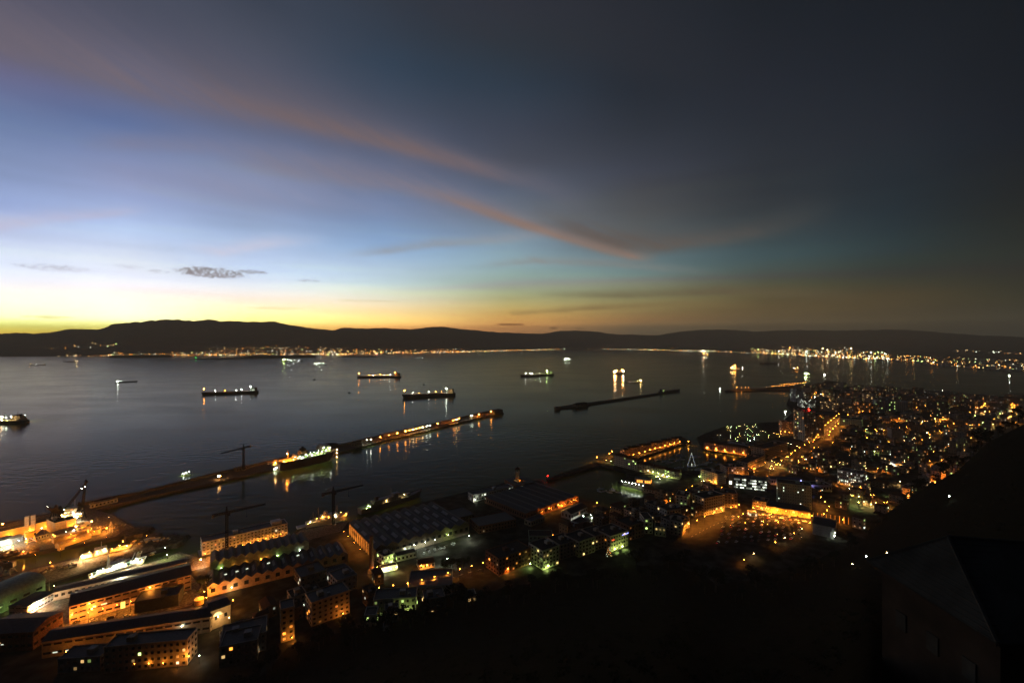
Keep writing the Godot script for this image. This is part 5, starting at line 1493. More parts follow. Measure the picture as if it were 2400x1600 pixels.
	for i in 17:
		var p := (Vector3(1045.6, 3, -1885.2)).lerp(Vector3(1259.9, 3, -1974.5), i / 16.0) + Vector3(0, 0, -5)
		lamp("orange lamp %s along the inner part of the north mole" % nth(i), p, 12, SODIUM if i % 4 else WARM, 200 if i % 2 else 0, "lamps on the inner north mole", rng.randf_range(0.3, 0.55))
	var rear := []
	for i in 10:
		rear.append([(Vector3(1154.1, 3, -1974.5)).lerp(Vector3(1309.5, 3, -2052.2), i / 9.0), 14.0, 0.6, 0.0, SODIUM])
	far_lamps("orange lamps on the rear quay of the north mole", "sodium", rear)
	marks.append(["the north mole", Vector3(1198.5, 3, -1925.8)])


func harbour_front() -> void:
	var t: Node3D
	var st: SurfaceTool
	t = building("accommodation_barge", "long white four storey barge with rows of windows, moored at the quay", Vector3(-288.3, 1, -428.0), Vector3(-231.0, 1, -473.8), 15, 11.5, {"wall": "white_wall", "roofm": "dark_roof", "storeys": 4, "bays": 24, "fill": 0.42, "tall": 0.3, "lit": 7, "cat": "barge"})
	cube(t, "deck_house", "white_wall", Vector3(64, 13.2, -8), Vector3(9, 3, 8))
	cube(t, "pontoon", "black_hull", Vector3(37, -1.2, -7.5), Vector3(78, 2.2, 17))
	lamp_row("along the quay before the white barge", "the left", Vector3(-260.2, 3, -424.7), Vector3(-227.4, 3, -459.8), 7, 6, SODIUM, 260, 0.16)
	lamp_row("left of the white barge", "the left", Vector3(-280.2, 3, -415.5), Vector3(-265.5, 3, -423.5), 3, 5, SODIUM, 220, 0.2)
	# the pair of many gabled workshops
	t = building("workshop", "rear many gabled workshop with a green lit front wall and six lamps", Vector3(-249, 3, -380), Vector3(-186, 3, -421), 22, 14, {"roof": "multi", "gables": 12, "rise": 2.6, "roofm": "dark_roof", "wall": "green_cladding", "storeys": 0})
	for f in [[0.1, LIME], [0.22, SODIUM], [0.34, SODIUM], [0.49, SODIUM], [0.54, SODIUM], [0.66, LIME], [0.9, WHITE]]:
		wall_lamp(t, Vector3(75 * f[0], 8.6, 1.2), f[1], 16, 0.3)
	t = building("workshop", "front many gabled dark roofed workshop with dim brick gables", Vector3(-235, 3, -355), Vector3(-147, 3, -412), 26, 7.5, {"roof": "multi", "gables": 14, "rise": 2.8, "roofm": "dark_roof", "wall": "pink_wall", "storeys": 1, "bays": 14, "fill": 0.4, "tall": 0.4, "rooflights": 1})
	for x in [12.0, 20.0, 27.0, 43.0, 66.0]:
		cube(t, "rooflight_lit", "white_window", Vector3(x, 10.0, -9 - x * 0.08), Vector3(2.0, 0.5, 1.2), 0.4)
	wall_lamp(t, Vector3(16, 3.6, 1.4), WARM, 60, 0.4)
	# the largest workshop
	t = building("workshop", "largest workshop with a wide dark ridged roof and skylights, in the middle of the quay", Vector3(-123, 3, -413), Vector3(-44, 3, -472), 74, 10.5, {"roof": "multi", "gables": 9, "rise": 3.2, "roofm": "dark_roof", "wall": "stone_wall", "storeys": 1, "bays": 16, "side_bays": 14, "fill": 0.5, "tall": 0.6, "rooflights": 3})
	for k in 12:
		cube(t, "pilaster", "cream_wall", Vector3(-0.3, 5, -4 - k * 6), Vector3(0.5, 10, 0.9))
	for z in [-18.0, -36.0, -54.0, -68.0]:
		wall_lamp(t, Vector3(-7.0, 6.0, z), SODIUM, 160, 0.16)  # unseen lamps standing off the left wall, placed to light its pilasters
	wall_lamp(t, Vector3(74, 5.5, 1.0), LIME, 30, 0.25)
	# the walled works with the brick arcade
	t = building("works_hall", "dark flat works with an orange lit brick arcade along its front", Vector3(15.7, 3, -506.7), Vector3(81.5, 3, -565.1), 74, 7.5, {"roof": "multi", "gables": 7, "rise": 1.8, "roofm": "dark_roof", "wall": "brick_wall", "storeys": 1, "bays": 16, "fill": 0.45, "tall": 0.55})
	for k in 17:
		cube(t, "pilaster", "brick_wall", Vector3(k * 5.4 + 0.6, 4.2, 0.35), Vector3(0.8, 8.6, 0.7))
	facade_lamps(t, 87, 4.0, [0.28, 0.45, 0.62, 0.66, 0.72, 0.85, 0.95], SODIUM, 75, 0.16)
	wall_lamp(t, Vector3(56, 3.6, 2.2), SODIUM, 190, 0.24)
	# courtyard house with the clock tower
	t = thing("courtyard_house", "square brick house round a brightly lit courtyard, a tower at its left", "building", Vector3(5.4, 3, -600.0))
	var d := (Vector3(38.7, 3, -606.1)) - (Vector3(5.4, 3, -600.0))
	t.rotation.y = atan2(-d.z, d.x) + 0.35
	for q in [[Vector3(14, 4.6, -4), Vector3(28, 9.2, 8)], [Vector3(14, 4.6, -26), Vector3(28, 9.2, 8)], [Vector3(4, 4.6, -15), Vector3(8, 9.2, 13.98)], [Vector3(24, 4.6, -15), Vector3(8, 9.2, 13.98)]]:
		cube(t, "wing", "brick_wall", q[0], q[1])
	for q in [[Vector3(14, 9.5, -3.7), Vector3(29, 0.5, 8.6)], [Vector3(14, 9.5, -26.3), Vector3(29, 0.5, 8.6)], [Vector3(3.7, 9.5, -15), Vector3(8.6, 0.5, 13.9)], [Vector3(24.3, 9.5, -15), Vector3(8.6, 0.5, 13.9)]]:
		cube(t, "roof", "dark_roof", q[0], q[1])
	for x in [12.0, 16.0]:
		cube(t, "courtyard_wall", "white_wall", Vector3(x, 4.5, -15 + (x - 14) * 3.4), Vector3(11.5, 9, 0.3))
	cube(t, "courtyard_floor", "white_wall", Vector3(14, 0.3, -15), Vector3(11.9, 0.4, 13.9))
	for z in [-11.0, -18.0]:
		part(t, "courtyard_lamp", bulb_mesh, "warm_lamp", Vector3(14, 5.0, z), Vector3(0.24, 0.24, 0.24))
		lit(t, Vector3(14, 5.0, z), Color(1.0, 0.92, 0.6), 240, 0.22)
	for x in [3.0, 6.5, 8.5, 15.0, 18.0, 24.5, 26.5]:
		cube(t, "window", "white_glow" if x != 15.0 else "warm_glow", Vector3(x, 6.4 if x != 18.0 else 5.0, 0.06), Vector3(0.9, 2.2, 0.2))
	solid.append([18.0, -620.0, 24.0])
	t = thing("clock_tower", "square stone tower with an open belfry at the left of the lit courtyard", "tower", Vector3(7.3, 3, -607.0) + Vector3(0, 0, -22))
	cube(t, "shaft", "cream_wall", Vector3(0, 9, 0), Vector3(5.5, 18, 5.5))
	for x in [-2.2, 2.2]:
		for z in [-2.2, 2.2]:
			cube(t, "belfry_pier", "cream_wall", Vector3(x, 20.2, z), Vector3(1.2, 4.4, 1.2))
	cube(t, "belfry_floor", "cream_wall", Vector3(0, 18.1, 0), Vector3(6.2, 0.5, 6.2))
	cube(t, "cap", "tile_roof", Vector3(0, 23.0, 0), Vector3(6.6, 1.2, 6.6))
	st = begin()
	tube(st, Vector3(0, 23.6, 0), Vector3(0, 26, 0), 3.6, 0.2, 4)
	made(t, "roof", st, "tile_roof")
	lamp("yellow floodlight at the foot of the square stone tower", t.position + Vector3(4, 0, 9), 10, SODIUM, 55, "", 0.14)
	t = building("office_wing", "low pale wing left of the lit courtyard, four white lit windows", Vector3(-47.5, 3, -565.1), Vector3(1.7, 3, -600.0), 13, 8, {"wall": "white_wall", "roofm": "dark_roof", "storeys": 2, "bays": 16, "lit": 8, "tone": "white", "bright": 0.8})
	wall_lamp(t, Vector3(1.5, 3, 1.5), WHITE, 25, 0.25)
	# tall brick chimney
	t = thing("chimney", "tall round brick chimney standing by the largest workshop", "chimney", Vector3(-120.2, 3, -393.3))
	st = begin()
	tube(st, Vector3.ZERO, Vector3(0, 30, 0), 2.1, 1.5, 16)
	made(t, "shaft", st, "brick_wall")
	st = begin()
	tube(st, Vector3(0, 30, 0), Vector3(0, 31.2, 0), 1.8, 1.7, 16)
	made(t, "rim", st, "brick_wall")
	cube(t, "base", "stone_wall", Vector3(0, 1.5, 0), Vector3(5, 3.4, 5))
	solid.append([t.position.x, t.position.z, 5.0])
	lamp("orange lamp before the foot of the tall brick chimney", t.position + Vector3(7, 0, 7), 8, SODIUM, 260, "", 0.2)
	# the white lit depot and its yard
	t = building("depot", "two storey depot office with a white lit front, right of the chimney", Vector3(-112.4, 3, -404.2), Vector3(-105.1, 3, -411.5), 13, 7.5, {"wall": "white_wall", "roofm": "dark_roof", "storeys": 2, "bays": 7, "lit": 8, "tone": "lime", "bright": 0.5})
	wall_lamp(t, Vector3(5, 3.4, 4.0), LIME, 80, 0.3)
	building("depot", "long narrow depot shed behind the white lit office", Vector3(-111.5, 3, -419.0), Vector3(-95.1, 3, -432.5), 7, 5, {"wall": "cream_wall", "roofm": "dark_roof", "storeys": 1, "lit": 6, "tone": "lime", "bright": 0.2})
	building("depot", "dark roofed depot shed with open bays in front of the long shed", Vector3(-102.6, 3, -411.2), Vector3(-87.1, 3, -420.7), 9, 4.5, {"wall": "grey_wall", "roofm": "dark_roof", "storeys": 1, "bays": 5, "lit": 1, "tone": "lime"})
	t = building("depot", "low open fronted depot shelter, dazzling white inside", Vector3(-111.5, 3, -391.6), Vector3(-99.2, 3, -397.8), 6, 3.6, {"wall": "white_wall", "roofm": "grey_roof", "storeys": 1, "bays": 8, "fill": 0.3})
	for k in 3:
		wall_lamp(t, Vector3(3.0 + k * 5, 3.2, 2.0), [WHITE, LIME, WARM][k], 75, 0.4)
	for i in 5:
		lamp("%s white yard lamp from the left in the depot yard" % nth(i), [Vector3(-99.3, 3, -427.0), Vector3(-91.7, 3, -432.5), Vector3(-82.4, 3, -436.3), Vector3(-72.1, 3, -429.8), Vector3(-42.1, 3, -453.1)][i], [5, 6, 7, 12, 6][i], WHITE, [60, 90, 200, 420, 240][i], "white lamps of the depot yard", 0.28)
	lamp("white lamp on a tall post beside the orange road right of the depot", Vector3(-56.2, 3, -401.3), 8, WHITE, 130, "", 0.5)
	lamp("orange lamp in the forecourt right of the depot", Vector3(-77.6, 3, -393.4), 6, SODIUM, 620, "", 0.25)
	lamp("orange lamp at the hedge right of the depot forecourt", Vector3(-73.0, 3, -395.8), 5, SODIUM, 150, "", 0.4)
	lamp("white lamp by the near kerb below the depot forecourt", Vector3(-82.5, 3, -384.4), 4, WARM, 70, "", 0.35)
	building("terrace_house", "low house lit orange at its gable, right of the depot forecourt", Vector3(-79.8, 3, -396.5), Vector3(-67.4, 3, -402.1), 12, 4.5, {"wall": "tan_wall", "roof": "gable", "roofm": "tile_roof", "rise": 2.0, "storeys": 1})
	for i in 10:
		car("%s car from the left parked in the white lit depot yard" % nth(i), (Vector3(-83.1, 3, -429.8)).lerp(Vector3(-55.6, 3, -447.0), i / 9.0) + Vector3(rng.randf_range(-2, 2), 0, rng.randf_range(-3, 3)), rng.randf() * 3.0, ["car_white", "car_dark", "car_silver"][i % 3], false, "cars in the depot yard")
	marks.append(["the tall brick chimney", Vector3(-120.2, 3, -393.3)])
	marks.append(["the lit courtyard house", Vector3(21.4, 3, -620.5)])
	marks.append(["the white lit depot", Vector3(-108.1, 3, -406.2)])
	marks.append(["the largest workshop", Vector3(-119.5, 3, -462.3)])
	marina()


func marina() -> void:
	var t: Node3D
	# orange row on the outer mole
	var a := Vector3(193.3, 3, -789.8)
	var b := Vector3(321.9, 3, -887.3)
	for i in 15:
		var p := a.lerp(b, i / 15.0)
		var q := a.lerp(b, (i + 0.94) / 15.0)
		t = building("terrace_house", "%s stepped house from the left in the orange lit row on the marina mole" % nth(i), p, q, 10, [10.5, 12.5, 11.0][i % 3], {"wall": "pink_wall", "roof": "gable", "roofm": "tile_roof", "rise": 2.2, "storeys": 4, "bays": 3, "lit": 1 if i % 3 else 2, "tone": "sodium", "group": "orange lit row on the marina mole", "free": true})
		if i % 2 == 0:
			cube(t, "chimney", "pink_wall", Vector3(2, 13.6, -5), Vector3(0.9, 2.4, 0.9))
	var heads := [Vector3(207.2, 3, -783.9), Vector3(219.5, 3, -792.8), Vector3(232.0, 3, -804.3), Vector3(244.6, 3, -816.1), Vector3(257.4, 3, -828.2), Vector3(269.1, 3, -838.2), Vector3(282.5, 3, -850.2), Vector3(295.3, 3, -861.6), Vector3(307.9, 3, -872.4), Vector3(321.6, 3, -883.5), Vector3(339.2, 3, -885.4)]
	for i in heads.size():
		lamp("%s orange lamp from the left on the marina mole quay" % nth(i), heads[i], 5, SODIUM, 330, "lamps on the marina mole quay", 0.55)
	# yellow row facing the slope
	var row := [[Vector3(162.6, 3, -735.5), Vector3(177.0, 3, -716.5), 16.0, 5], [Vector3(177.4, 3, -716.5), Vector3(189.7, 3, -700.9), 15.0, 5], [Vector3(189.7, 3, -698.5), Vector3(209.2, 3, -687.0), 11.5, 4], [Vector3(208.6, 3, -681.4), Vector3(224.4, 3, -667.2), 11.0, 3], [Vector3(224.7, 3, -667.2), Vector3(239.1, 3, -657.7), 10.0, 3]]
	for i in row.size():
		var r: Array = row[i]
		t = building("apartment_block", "%s block from the left in the yellow lit marina row" % nth(i), r[0], r[1], 12, r[2], {"wall": "cream_wall", "roof": "hip" if i < 2 else "gable", "roofm": "tile_roof", "rise": 3.0, "storeys": r[3], "lit": 3, "tone": "lime", "bright": 0.2, "group": "yellow lit marina row", "free": true})
	for i in 14:
		lamp("%s yellowish lamp from the left before the yellow marina row" % nth(i), (Vector3(153.7, 3, -748.7)).lerp(Vector3(225.1, 3, -659.8), i / 13.0), 4.5, LIME if i % 3 else WARM, 120, "lamps before the yellow row", 0.36)
	t = building("boat_house", "low boat house with a row of orange lit windows before the yellow row", Vector3(171.5, 3, -643.0), Vector3(191.3, 3, -634.7), 10, 5, {"wall": "cream_wall", "roofm": "dark_roof", "storeys": 1, "bays": 8, "fill": 0.7, "tall": 0.6, "lit": 8, "tone": "sodium", "bright": 0.9})
	for i in 7:
		lamp("%s bright white lamp from the left on the little pier" % nth(i), (Vector3(151.4, 3, -633.3)).lerp(Vector3(174.1, 3, -613.2), i / 6.0), 5, WHITE, 110, "white lamps on the little pier", 0.42)
	for i in 5:
		lamp("%s lamp in the dark garden right of the boat house" % nth(i), [Vector3(205.0, 3, -653.1), Vector3(206.4, 3, -643.0), Vector3(216.0, 3, -660.9), Vector3(220.5, 3, -655.7), Vector3(208.2, 3, -655.7)][i], 5, WHITE if i % 2 else LIME, 90, "lamps right of the boat house", 0.3)
	building("quay_shed", "long low brown shed running right from the little pier", Vector3(173.0, 3, -605.7), Vector3(198.0, 3, -584.5), 8, 4, {"wall": "tan_wall", "roofm": "tile_roof", "roof": "gable", "rise": 1.4, "storeys": 1})
	# inner orange building
	t = building("apartment_block", "long arcaded block lit orange from its feet, across the yacht basin", Vector3(351.7, 3, -844.1), Vector3(405.6, 3, -794.3), 14, 12.5, {"wall": "pink_wall", "roof": "hip", "roofm": "tile_roof", "rise": 3.0, "storeys": 4, "bays": 24, "lit": 4, "tone": "sodium"})
	for i in 5:
		lamp("%s orange lamp from the left at the foot of the arcaded block" % nth(i), [Vector3(356.0, 3, -842.4), Vector3(366.7, 3, -830.7), Vector3(377.5, 3, -820.1), Vector3(387.7, 3, -808.2), Vector3(399.8, 3, -798.9)][i] + Vector3(0, 0, 3), 4.5, SODIUM, 420, "lamps at the arcaded block", 0.6)
	building("apartment_block", "plain dark block behind the right end of the arcaded block", Vector3(410.6, 3, -876.1), Vector3(427.4, 3, -832.4), 14, 8, {"wall": "grey_wall", "storeys": 2, "lit": 2})
	building("office_building", "tall blank tan office above the yacht basin", Vector3(417.3, 3, -760.3), Vector3(484.1, 3, -808.2), 22, 19, {"wall": "tan_wall", "storeys": 6, "lit": 1})
	# quay side block with uplights
	t = building("office_building", "cream quay office with a rounded arch window, uplit at its left corner", Vector3(269.5, 3, -659.8), Vector3(283.6, 3, -633.3), 16, 14, {"wall": "cream_wall", "storeys": 5, "bays": 10, "lit": 2})
	wall_lamp(t, Vector3(-0.4, 4, 0.8), LIME, 60, 0.4)
	wall_lamp(t, Vector3(26, 3, 1.2), SODIUM, 160, 0.5)
	t = building("office_building", "office with three orange uplit piers beside the yacht basin", Vector3(309.3, 3, -665.1), Vector3(339.7, 3, -666.1), 18, 15, {"wall": "tan_wall", "storeys": 5, "lit": 5, "tone": "white"})
	for x in [20.0, 24.0, 29.0]:
		cube(t, "pier", "cream_wall", Vector3(x, 6, 0.4), Vector3(1.2, 12, 0.8))
		wall_lamp(t, Vector3(x, 2.2, 1.8), SODIUM, 110, 0.35)
	t = building("office_building", "narrow office with four tall orange uplights, right of the yacht basin", Vector3(354.0, 3, -691.0), Vector3(407.1, 3, -740.0), 16, 14, {"wall": "tan_wall", "storeys": 4, "lit": 2})
	for x in [6.0, 9.5, 20.0, 24.0]:
		wall_lamp(t, Vector3(x, 2.4, 1.4), SODIUM, 150, 0.4)
	t = building("office_building", "wide office with four rows of blazing white windows", Vector3(298.6, 3, -619.2), Vector3(334.1, 3, -603.5), 16, 14, {"wall": "grey_wall", "roofm": "dark_roof", "storeys": 4, "bays": 16, "fill": 0.85, "tall": 0.42, "lit": 56, "tone": "white", "bright": 0.25})
	cube(t, "stair_tower", "tan_wall", Vector3(-3, 8, -4), Vector3(6, 17, 8))
	cube(t, "sign_panel", "white_glow", Vector3(-4.2, 7, 0.3), Vector3(3.0, 4.0, 0.2))
	# yachts in the basin
	for i in 26:
		var p := (Vector3(250.3, 0, -754.7)).lerp(Vector3(348.7, 0, -775.4), fmod(i * 0.382, 1.0)) + Vector3(rng.randf_range(-14, 14), 0, rng.randf_range(-45, 55))
		yacht("%s sailing yacht from the pier head moored in the yacht basin" % nth(i), p, rng.randf_range(0.2, 0.5) + (PI if i % 2 else 0.0), rng.randf_range(11, 17))
	for i in 9:
		yacht("%s small boat moored in the little harbour by the white lamped pier" % nth(i), (Vector3(118.2, 0, -614.9)).lerp(Vector3(141.4, 0, -608.3), i / 8.0) + Vector3(rng.randf_range(-5, 5), 0, rng.randf_range(-12, 12)), rng.randf() * 6.0, 8.0)
	# the yacht dressed with strings of white lights
	var v := vessel("dressed_yacht", "yacht with white light strings forming a triangle up its mast", "boat", Vector3(291.1, 0, -731.8), Vector3(280.6, 0, -733.7), 5, 2, "white_hull", "white_wall", 0.4, 0.6)
	post(v[0], "mast", Vector3(0, 1, 0), Vector3(0, 22, 0), 0.18)
	for s in [-1, 1]:
		for i in 16:
			cube(v[0], "string_light", "blue_glow" if i % 4 == 0 else "white_glow", Vector3(s * 6.0 * (1.0 - i / 15.0), 2.0 + 20.0 * i / 15.0, 0), Vector3(0.26, 0.3, 0.26))
	for i in 5:
		cube(v[0], "string_light", "white_glow", Vector3(0.3, 2.5 + i * 0.8, 0.4), Vector3(0.5, 0.4, 0.3))
	marks.append(["the yacht basin", Vector3(286.1, 3, -736.8)])
	marks.append(["the yellow marina row", Vector3(203.9, 3, -699.7)])
	marks.append(["the office of blazing white windows", Vector3(322.1, 3, -621.5)])
	marks.append(["the arcaded orange block", Vector3(382.3, 3, -824.1)])


var yacht_proto: Node3D


func yacht(label: String, at: Vector3, turn: float, l: float) -> void:
	if yacht_proto == null:
		var p := thing("sailing_yacht", "", "boat")
		var hm := hull_mesh(1.0, 0.28, 0.09, 0.4, 0.45)
		part(p, "hull", hm[0], "white_hull")
		part(p, "deck", hm[1], "buff_paint")
		cube(p, "cabin", "white_wall", Vector3(-0.05, 0.11, 0), Vector3(0.36, 0.06, 0.15))
		post(p, "mast", Vector3(0.06, 0.08, 0), Vector3(0.06, 1.25, 0), 0.009)
		post(p, "boom", Vector3(0.06, 0.2, 0), Vector3(-0.38, 0.2, 0), 0.008)
		yacht_proto = p
		remove_child(p)
		taken["sailing_yacht"] = 0
	var y: Node3D = yacht_proto.duplicate()
	y.name = numbered("sailing_yacht")
	add_child(y)
	tag(y, label, "boat", "moored yachts")
	y.position = at
	y.rotation.y = turn
	y.scale = Vector3(l, l, l)


func tower_crane(label: String, at: Vector3, h: float, jib: Vector3, tail: float) -> void:
	# a slim mast, a long jib one way and a short tail with its weight the other way
	var d := Vector3(jib.x, 0, jib.z)
	var t := thing("tower_crane", label, "crane", at, atan2(-d.z, d.x), "slim tower cranes over the harbour")
	var l := d.length()
	var st := begin()
	lattice(st, Vector3.ZERO, Vector3(0, h - 3, 0), 1.9, 1.9, 18, 0.42)
	made(t, "mast", st, "dark_steel")
	cube(t, "base", "concrete", Vector3(0, 0.5, 0), Vector3(5, 1, 5))
	cube(t, "slewing_ring", "dark_steel", Vector3(0, h - 2.6, 0), Vector3(2.4, 1.0, 2.4))
	cube(t, "cab", "dark_steel", Vector3(1.6, h - 3.4, 1.2), Vector3(1.8, 2.0, 1.6))
	st = begin()
	lattice(st, Vector3(0, h - 1.6, 0), Vector3(l, h - 1.2, 0), 1.6, 1.0, 16, 0.36)
	made(t, "jib", st, "dark_steel")
	st = begin()
	lattice(st, Vector3(0, h - 1.6, 0), Vector3(-tail, h - 1.6, 0), 1.6, 1.6, 6, 0.36)
	made(t, "counter_jib", st, "dark_steel")
	cube(t, "counterweight", "concrete", Vector3(-tail + 1.2, h - 2.6, 0), Vector3(2.6, 2.6, 1.8))
	st = begin()
	lattice(st, Vector3(0, h - 1.6, 0), Vector3(0, h + 4.5, 0), 1.6, 0.3, 4, 0.34)
	made(t, "tower_head", st, "dark_steel")
	st = begin()
	bar(st, Vector3(0, h + 4.4, 0), Vector3(l * 0.7, h - 1, 0), 0.14)
	bar(st, Vector3(0, h + 4.4, 0), Vector3(-tail * 0.9, h - 1, 0), 0.14)
	made(t, "tie_bar", st, "dark_steel")
	st = begin()
	bar(st, Vector3(l * 0.5, h - 1.6, 0), Vector3(l * 0.5, h - 9, 0), 0.12)
	gbox(st, Vector3(l * 0.5, h - 9.4, 0), Vector3(0.7, 0.9, 0.5))
	made(t, "hook_block", st, "dark_steel")


func dock_crane(label: String, at: Vector3, tall: float, reach: Vector3, m: String) -> void:
	# a portal on four legs, a house on top and a luffing boom
	var t := thing("dock_crane", label, "crane", at, atan2(-reach.z, reach.x))
	var st := begin()
	for x in [-3.5, 3.5]:
		for z in [-3.5, 3.5]:
			bar(st, Vector3(x, 0, z), Vector3(x * 0.5, tall * 0.4, z * 0.5), 0.7)
	gbox(st, Vector3(0, tall * 0.4, 0), Vector3(5, 0.9, 5))
	for z in [-3.5, 3.5]:
		bar(st, Vector3(-3.0, tall * 0.12, z * 0.88), Vector3(3.0, tall * 0.12, z * 0.88), 0.5)
	made(t, "portal", st, m)
	cube(t, "machine_house", m, Vector3(-1, tall * 0.4 + 2.4, 0), Vector3(6, 4, 4))
	cube(t, "cab", "glass_dark", Vector3(2.5, tall * 0.4 + 2.0, 1.5), Vector3(1.5, 2, 1.4))
	st = begin()
	lattice(st, Vector3(1.5, tall * 0.4 + 1.0, 0), Vector3(Vector2(reach.x, reach.z).length(), reach.y, 0), 2.0, 0.8, 12, 0.4)
	made(t, "boom", st, m)
	st = begin()
	lattice(st, Vector3(-1, tall * 0.4 + 4, 0), Vector3(-1.5, tall * 0.75, 0), 2.4, 1.0, 4, 0.4)
	bar(st, Vector3(-1.5, tall * 0.75, 0), Vector3(Vector2(reach.x, reach.z).length(), reach.y, 0), 0.16)
	made(t, "stay_frame", st, m)
	st = begin()
	var tip := Vector3(Vector2(reach.x, reach.z).length(), reach.y, 0)
	bar(st, tip, tip + Vector3(0, -8, 0), 0.12)
	made(t, "hoist_rope", st, m)
	part(t, "boom_lamp", bulb_mesh, "white_lamp", Vector3(1.5, tall * 0.4 + 1.0, 0).lerp(tip, 0.75), Vector3(0.5, 0.5, 0.5))


func cranes() -> void:
	tower_crane("slim tower crane on the long mole, left of the berthed ship, jib to the left", Vector3(-411.0, 3, -704.5), 36, Vector3(-11, 0, 38), 13)
	tower_crane("slim tower crane before the white barge, jib to the right", Vector3(-271.3, 3, -437.8), 36, Vector3(25, 0, -22), 12)
	tower_crane("slim tower crane beside the orange survey ship, jib to the right", Vector3(-192.1, 3, -494.8), 37, Vector3(25, 0, -22), 12)
	dock_crane("black dock crane with a steep boom, right one of two at the mole root", Vector3(-477.7, 3, -509.5), 26, Vector3(5, 44, -1), "dark_steel")
	dock_crane("dock crane with a long slanting boom, left one of two at the mole root", Vector3(-494.9, 3, -505.7), 22, Vector3(23, 42, -6), "dark_steel")
	dock_crane("short black dock crane left of the two at the mole root", Vector3(-505.5, 3, -508.7), 22, Vector3(-8, 17, 2), "dark_steel")
	dock_crane("pale portal crane at the left end of the empty dock", Vector3(-426.5, 3, -390.0), 14, Vector3(-12, 16, 3), "tan_wall")
	dock_crane("yellow dock crane between the long yellow shed and the dark eaves", Vector3(-472.8, 3, -452.2), 14, Vector3(5, 13, -8), "crane_yellow")
	var t := thing("twin_silo", "pair of tall square yellow columns behind the long yellow shed", "silo", Vector3(-496.2, 3, -474.0), 0.6)
	for x in [-2.2, 2.2]:
		cube(t, "column", "tan_wall", Vector3(x, 9, 0), Vector3(3.2, 18, 3.2))
	cube(t, "base", "tan_wall", Vector3(0, 1, 0), Vector3(9, 2, 5))
	# the rig with many lit decks that lies behind the yards
	t = thing("jack_up_rig", "clutter of lit white decks and cabins below the two dock cranes", "rig", Vector3(-482.7, 3, -504.1), 0.6)
	var y := 2.0
	for i in 5:
		var s := Vector3(rng.randf_range(9, 17), 2.6, rng.randf_range(7, 11))
		cube(t, "cabin_deck", ["white_wall", "buff_paint", "cream_wall", "white_wall", "grey_wall"][i], Vector3(rng.randf_range(-2, 2), y + 1.3, rng.randf_range(-1, 1)), s)
		for k in 4:
			if rng.randf() < 0.7:
				cube(t, "window", ["white_glow", "warm_glow", "sodium_window"][k % 3], Vector3(-s.x * 0.4 + k * s.x * 0.26, y + 1.5, s.z / 2 + 1.1), Vector3(s.x * 0.16, 0.8, 0.2))
		y += 2.7
	for i in 9:
		flood(t, Vector3(rng.randf_range(-9, 9), rng.randf_range(3, 16), rng.randf_range(5, 7.5)), [WHITE, WHITE, SODIUM, LIME][i % 4], 0.42, 150.0 if i % 2 == 0 else 0.0)
	post(t, "mast", Vector3(3, y, 0), Vector3(3, y + 8, 0), 0.3)
	# a gantry of steel frames at the basin corner
	t = thing("steel_gantry", "open white steel frame with a round head by the basin corner", "frame", Vector3(-414.2, 3, -475.4), 0.5)
	var st := begin()
	lattice(st, Vector3.ZERO, Vector3(0, 9, 0), 2.4, 1.6, 5, 0.24)
	made(t, "frame", st, "white_wall")
	st = begin()
	tube(st, Vector3(0, 9, 0), Vector3(0, 11, 0), 1.0, 0.6, 8)
	made(t, "head", st, "white_wall")


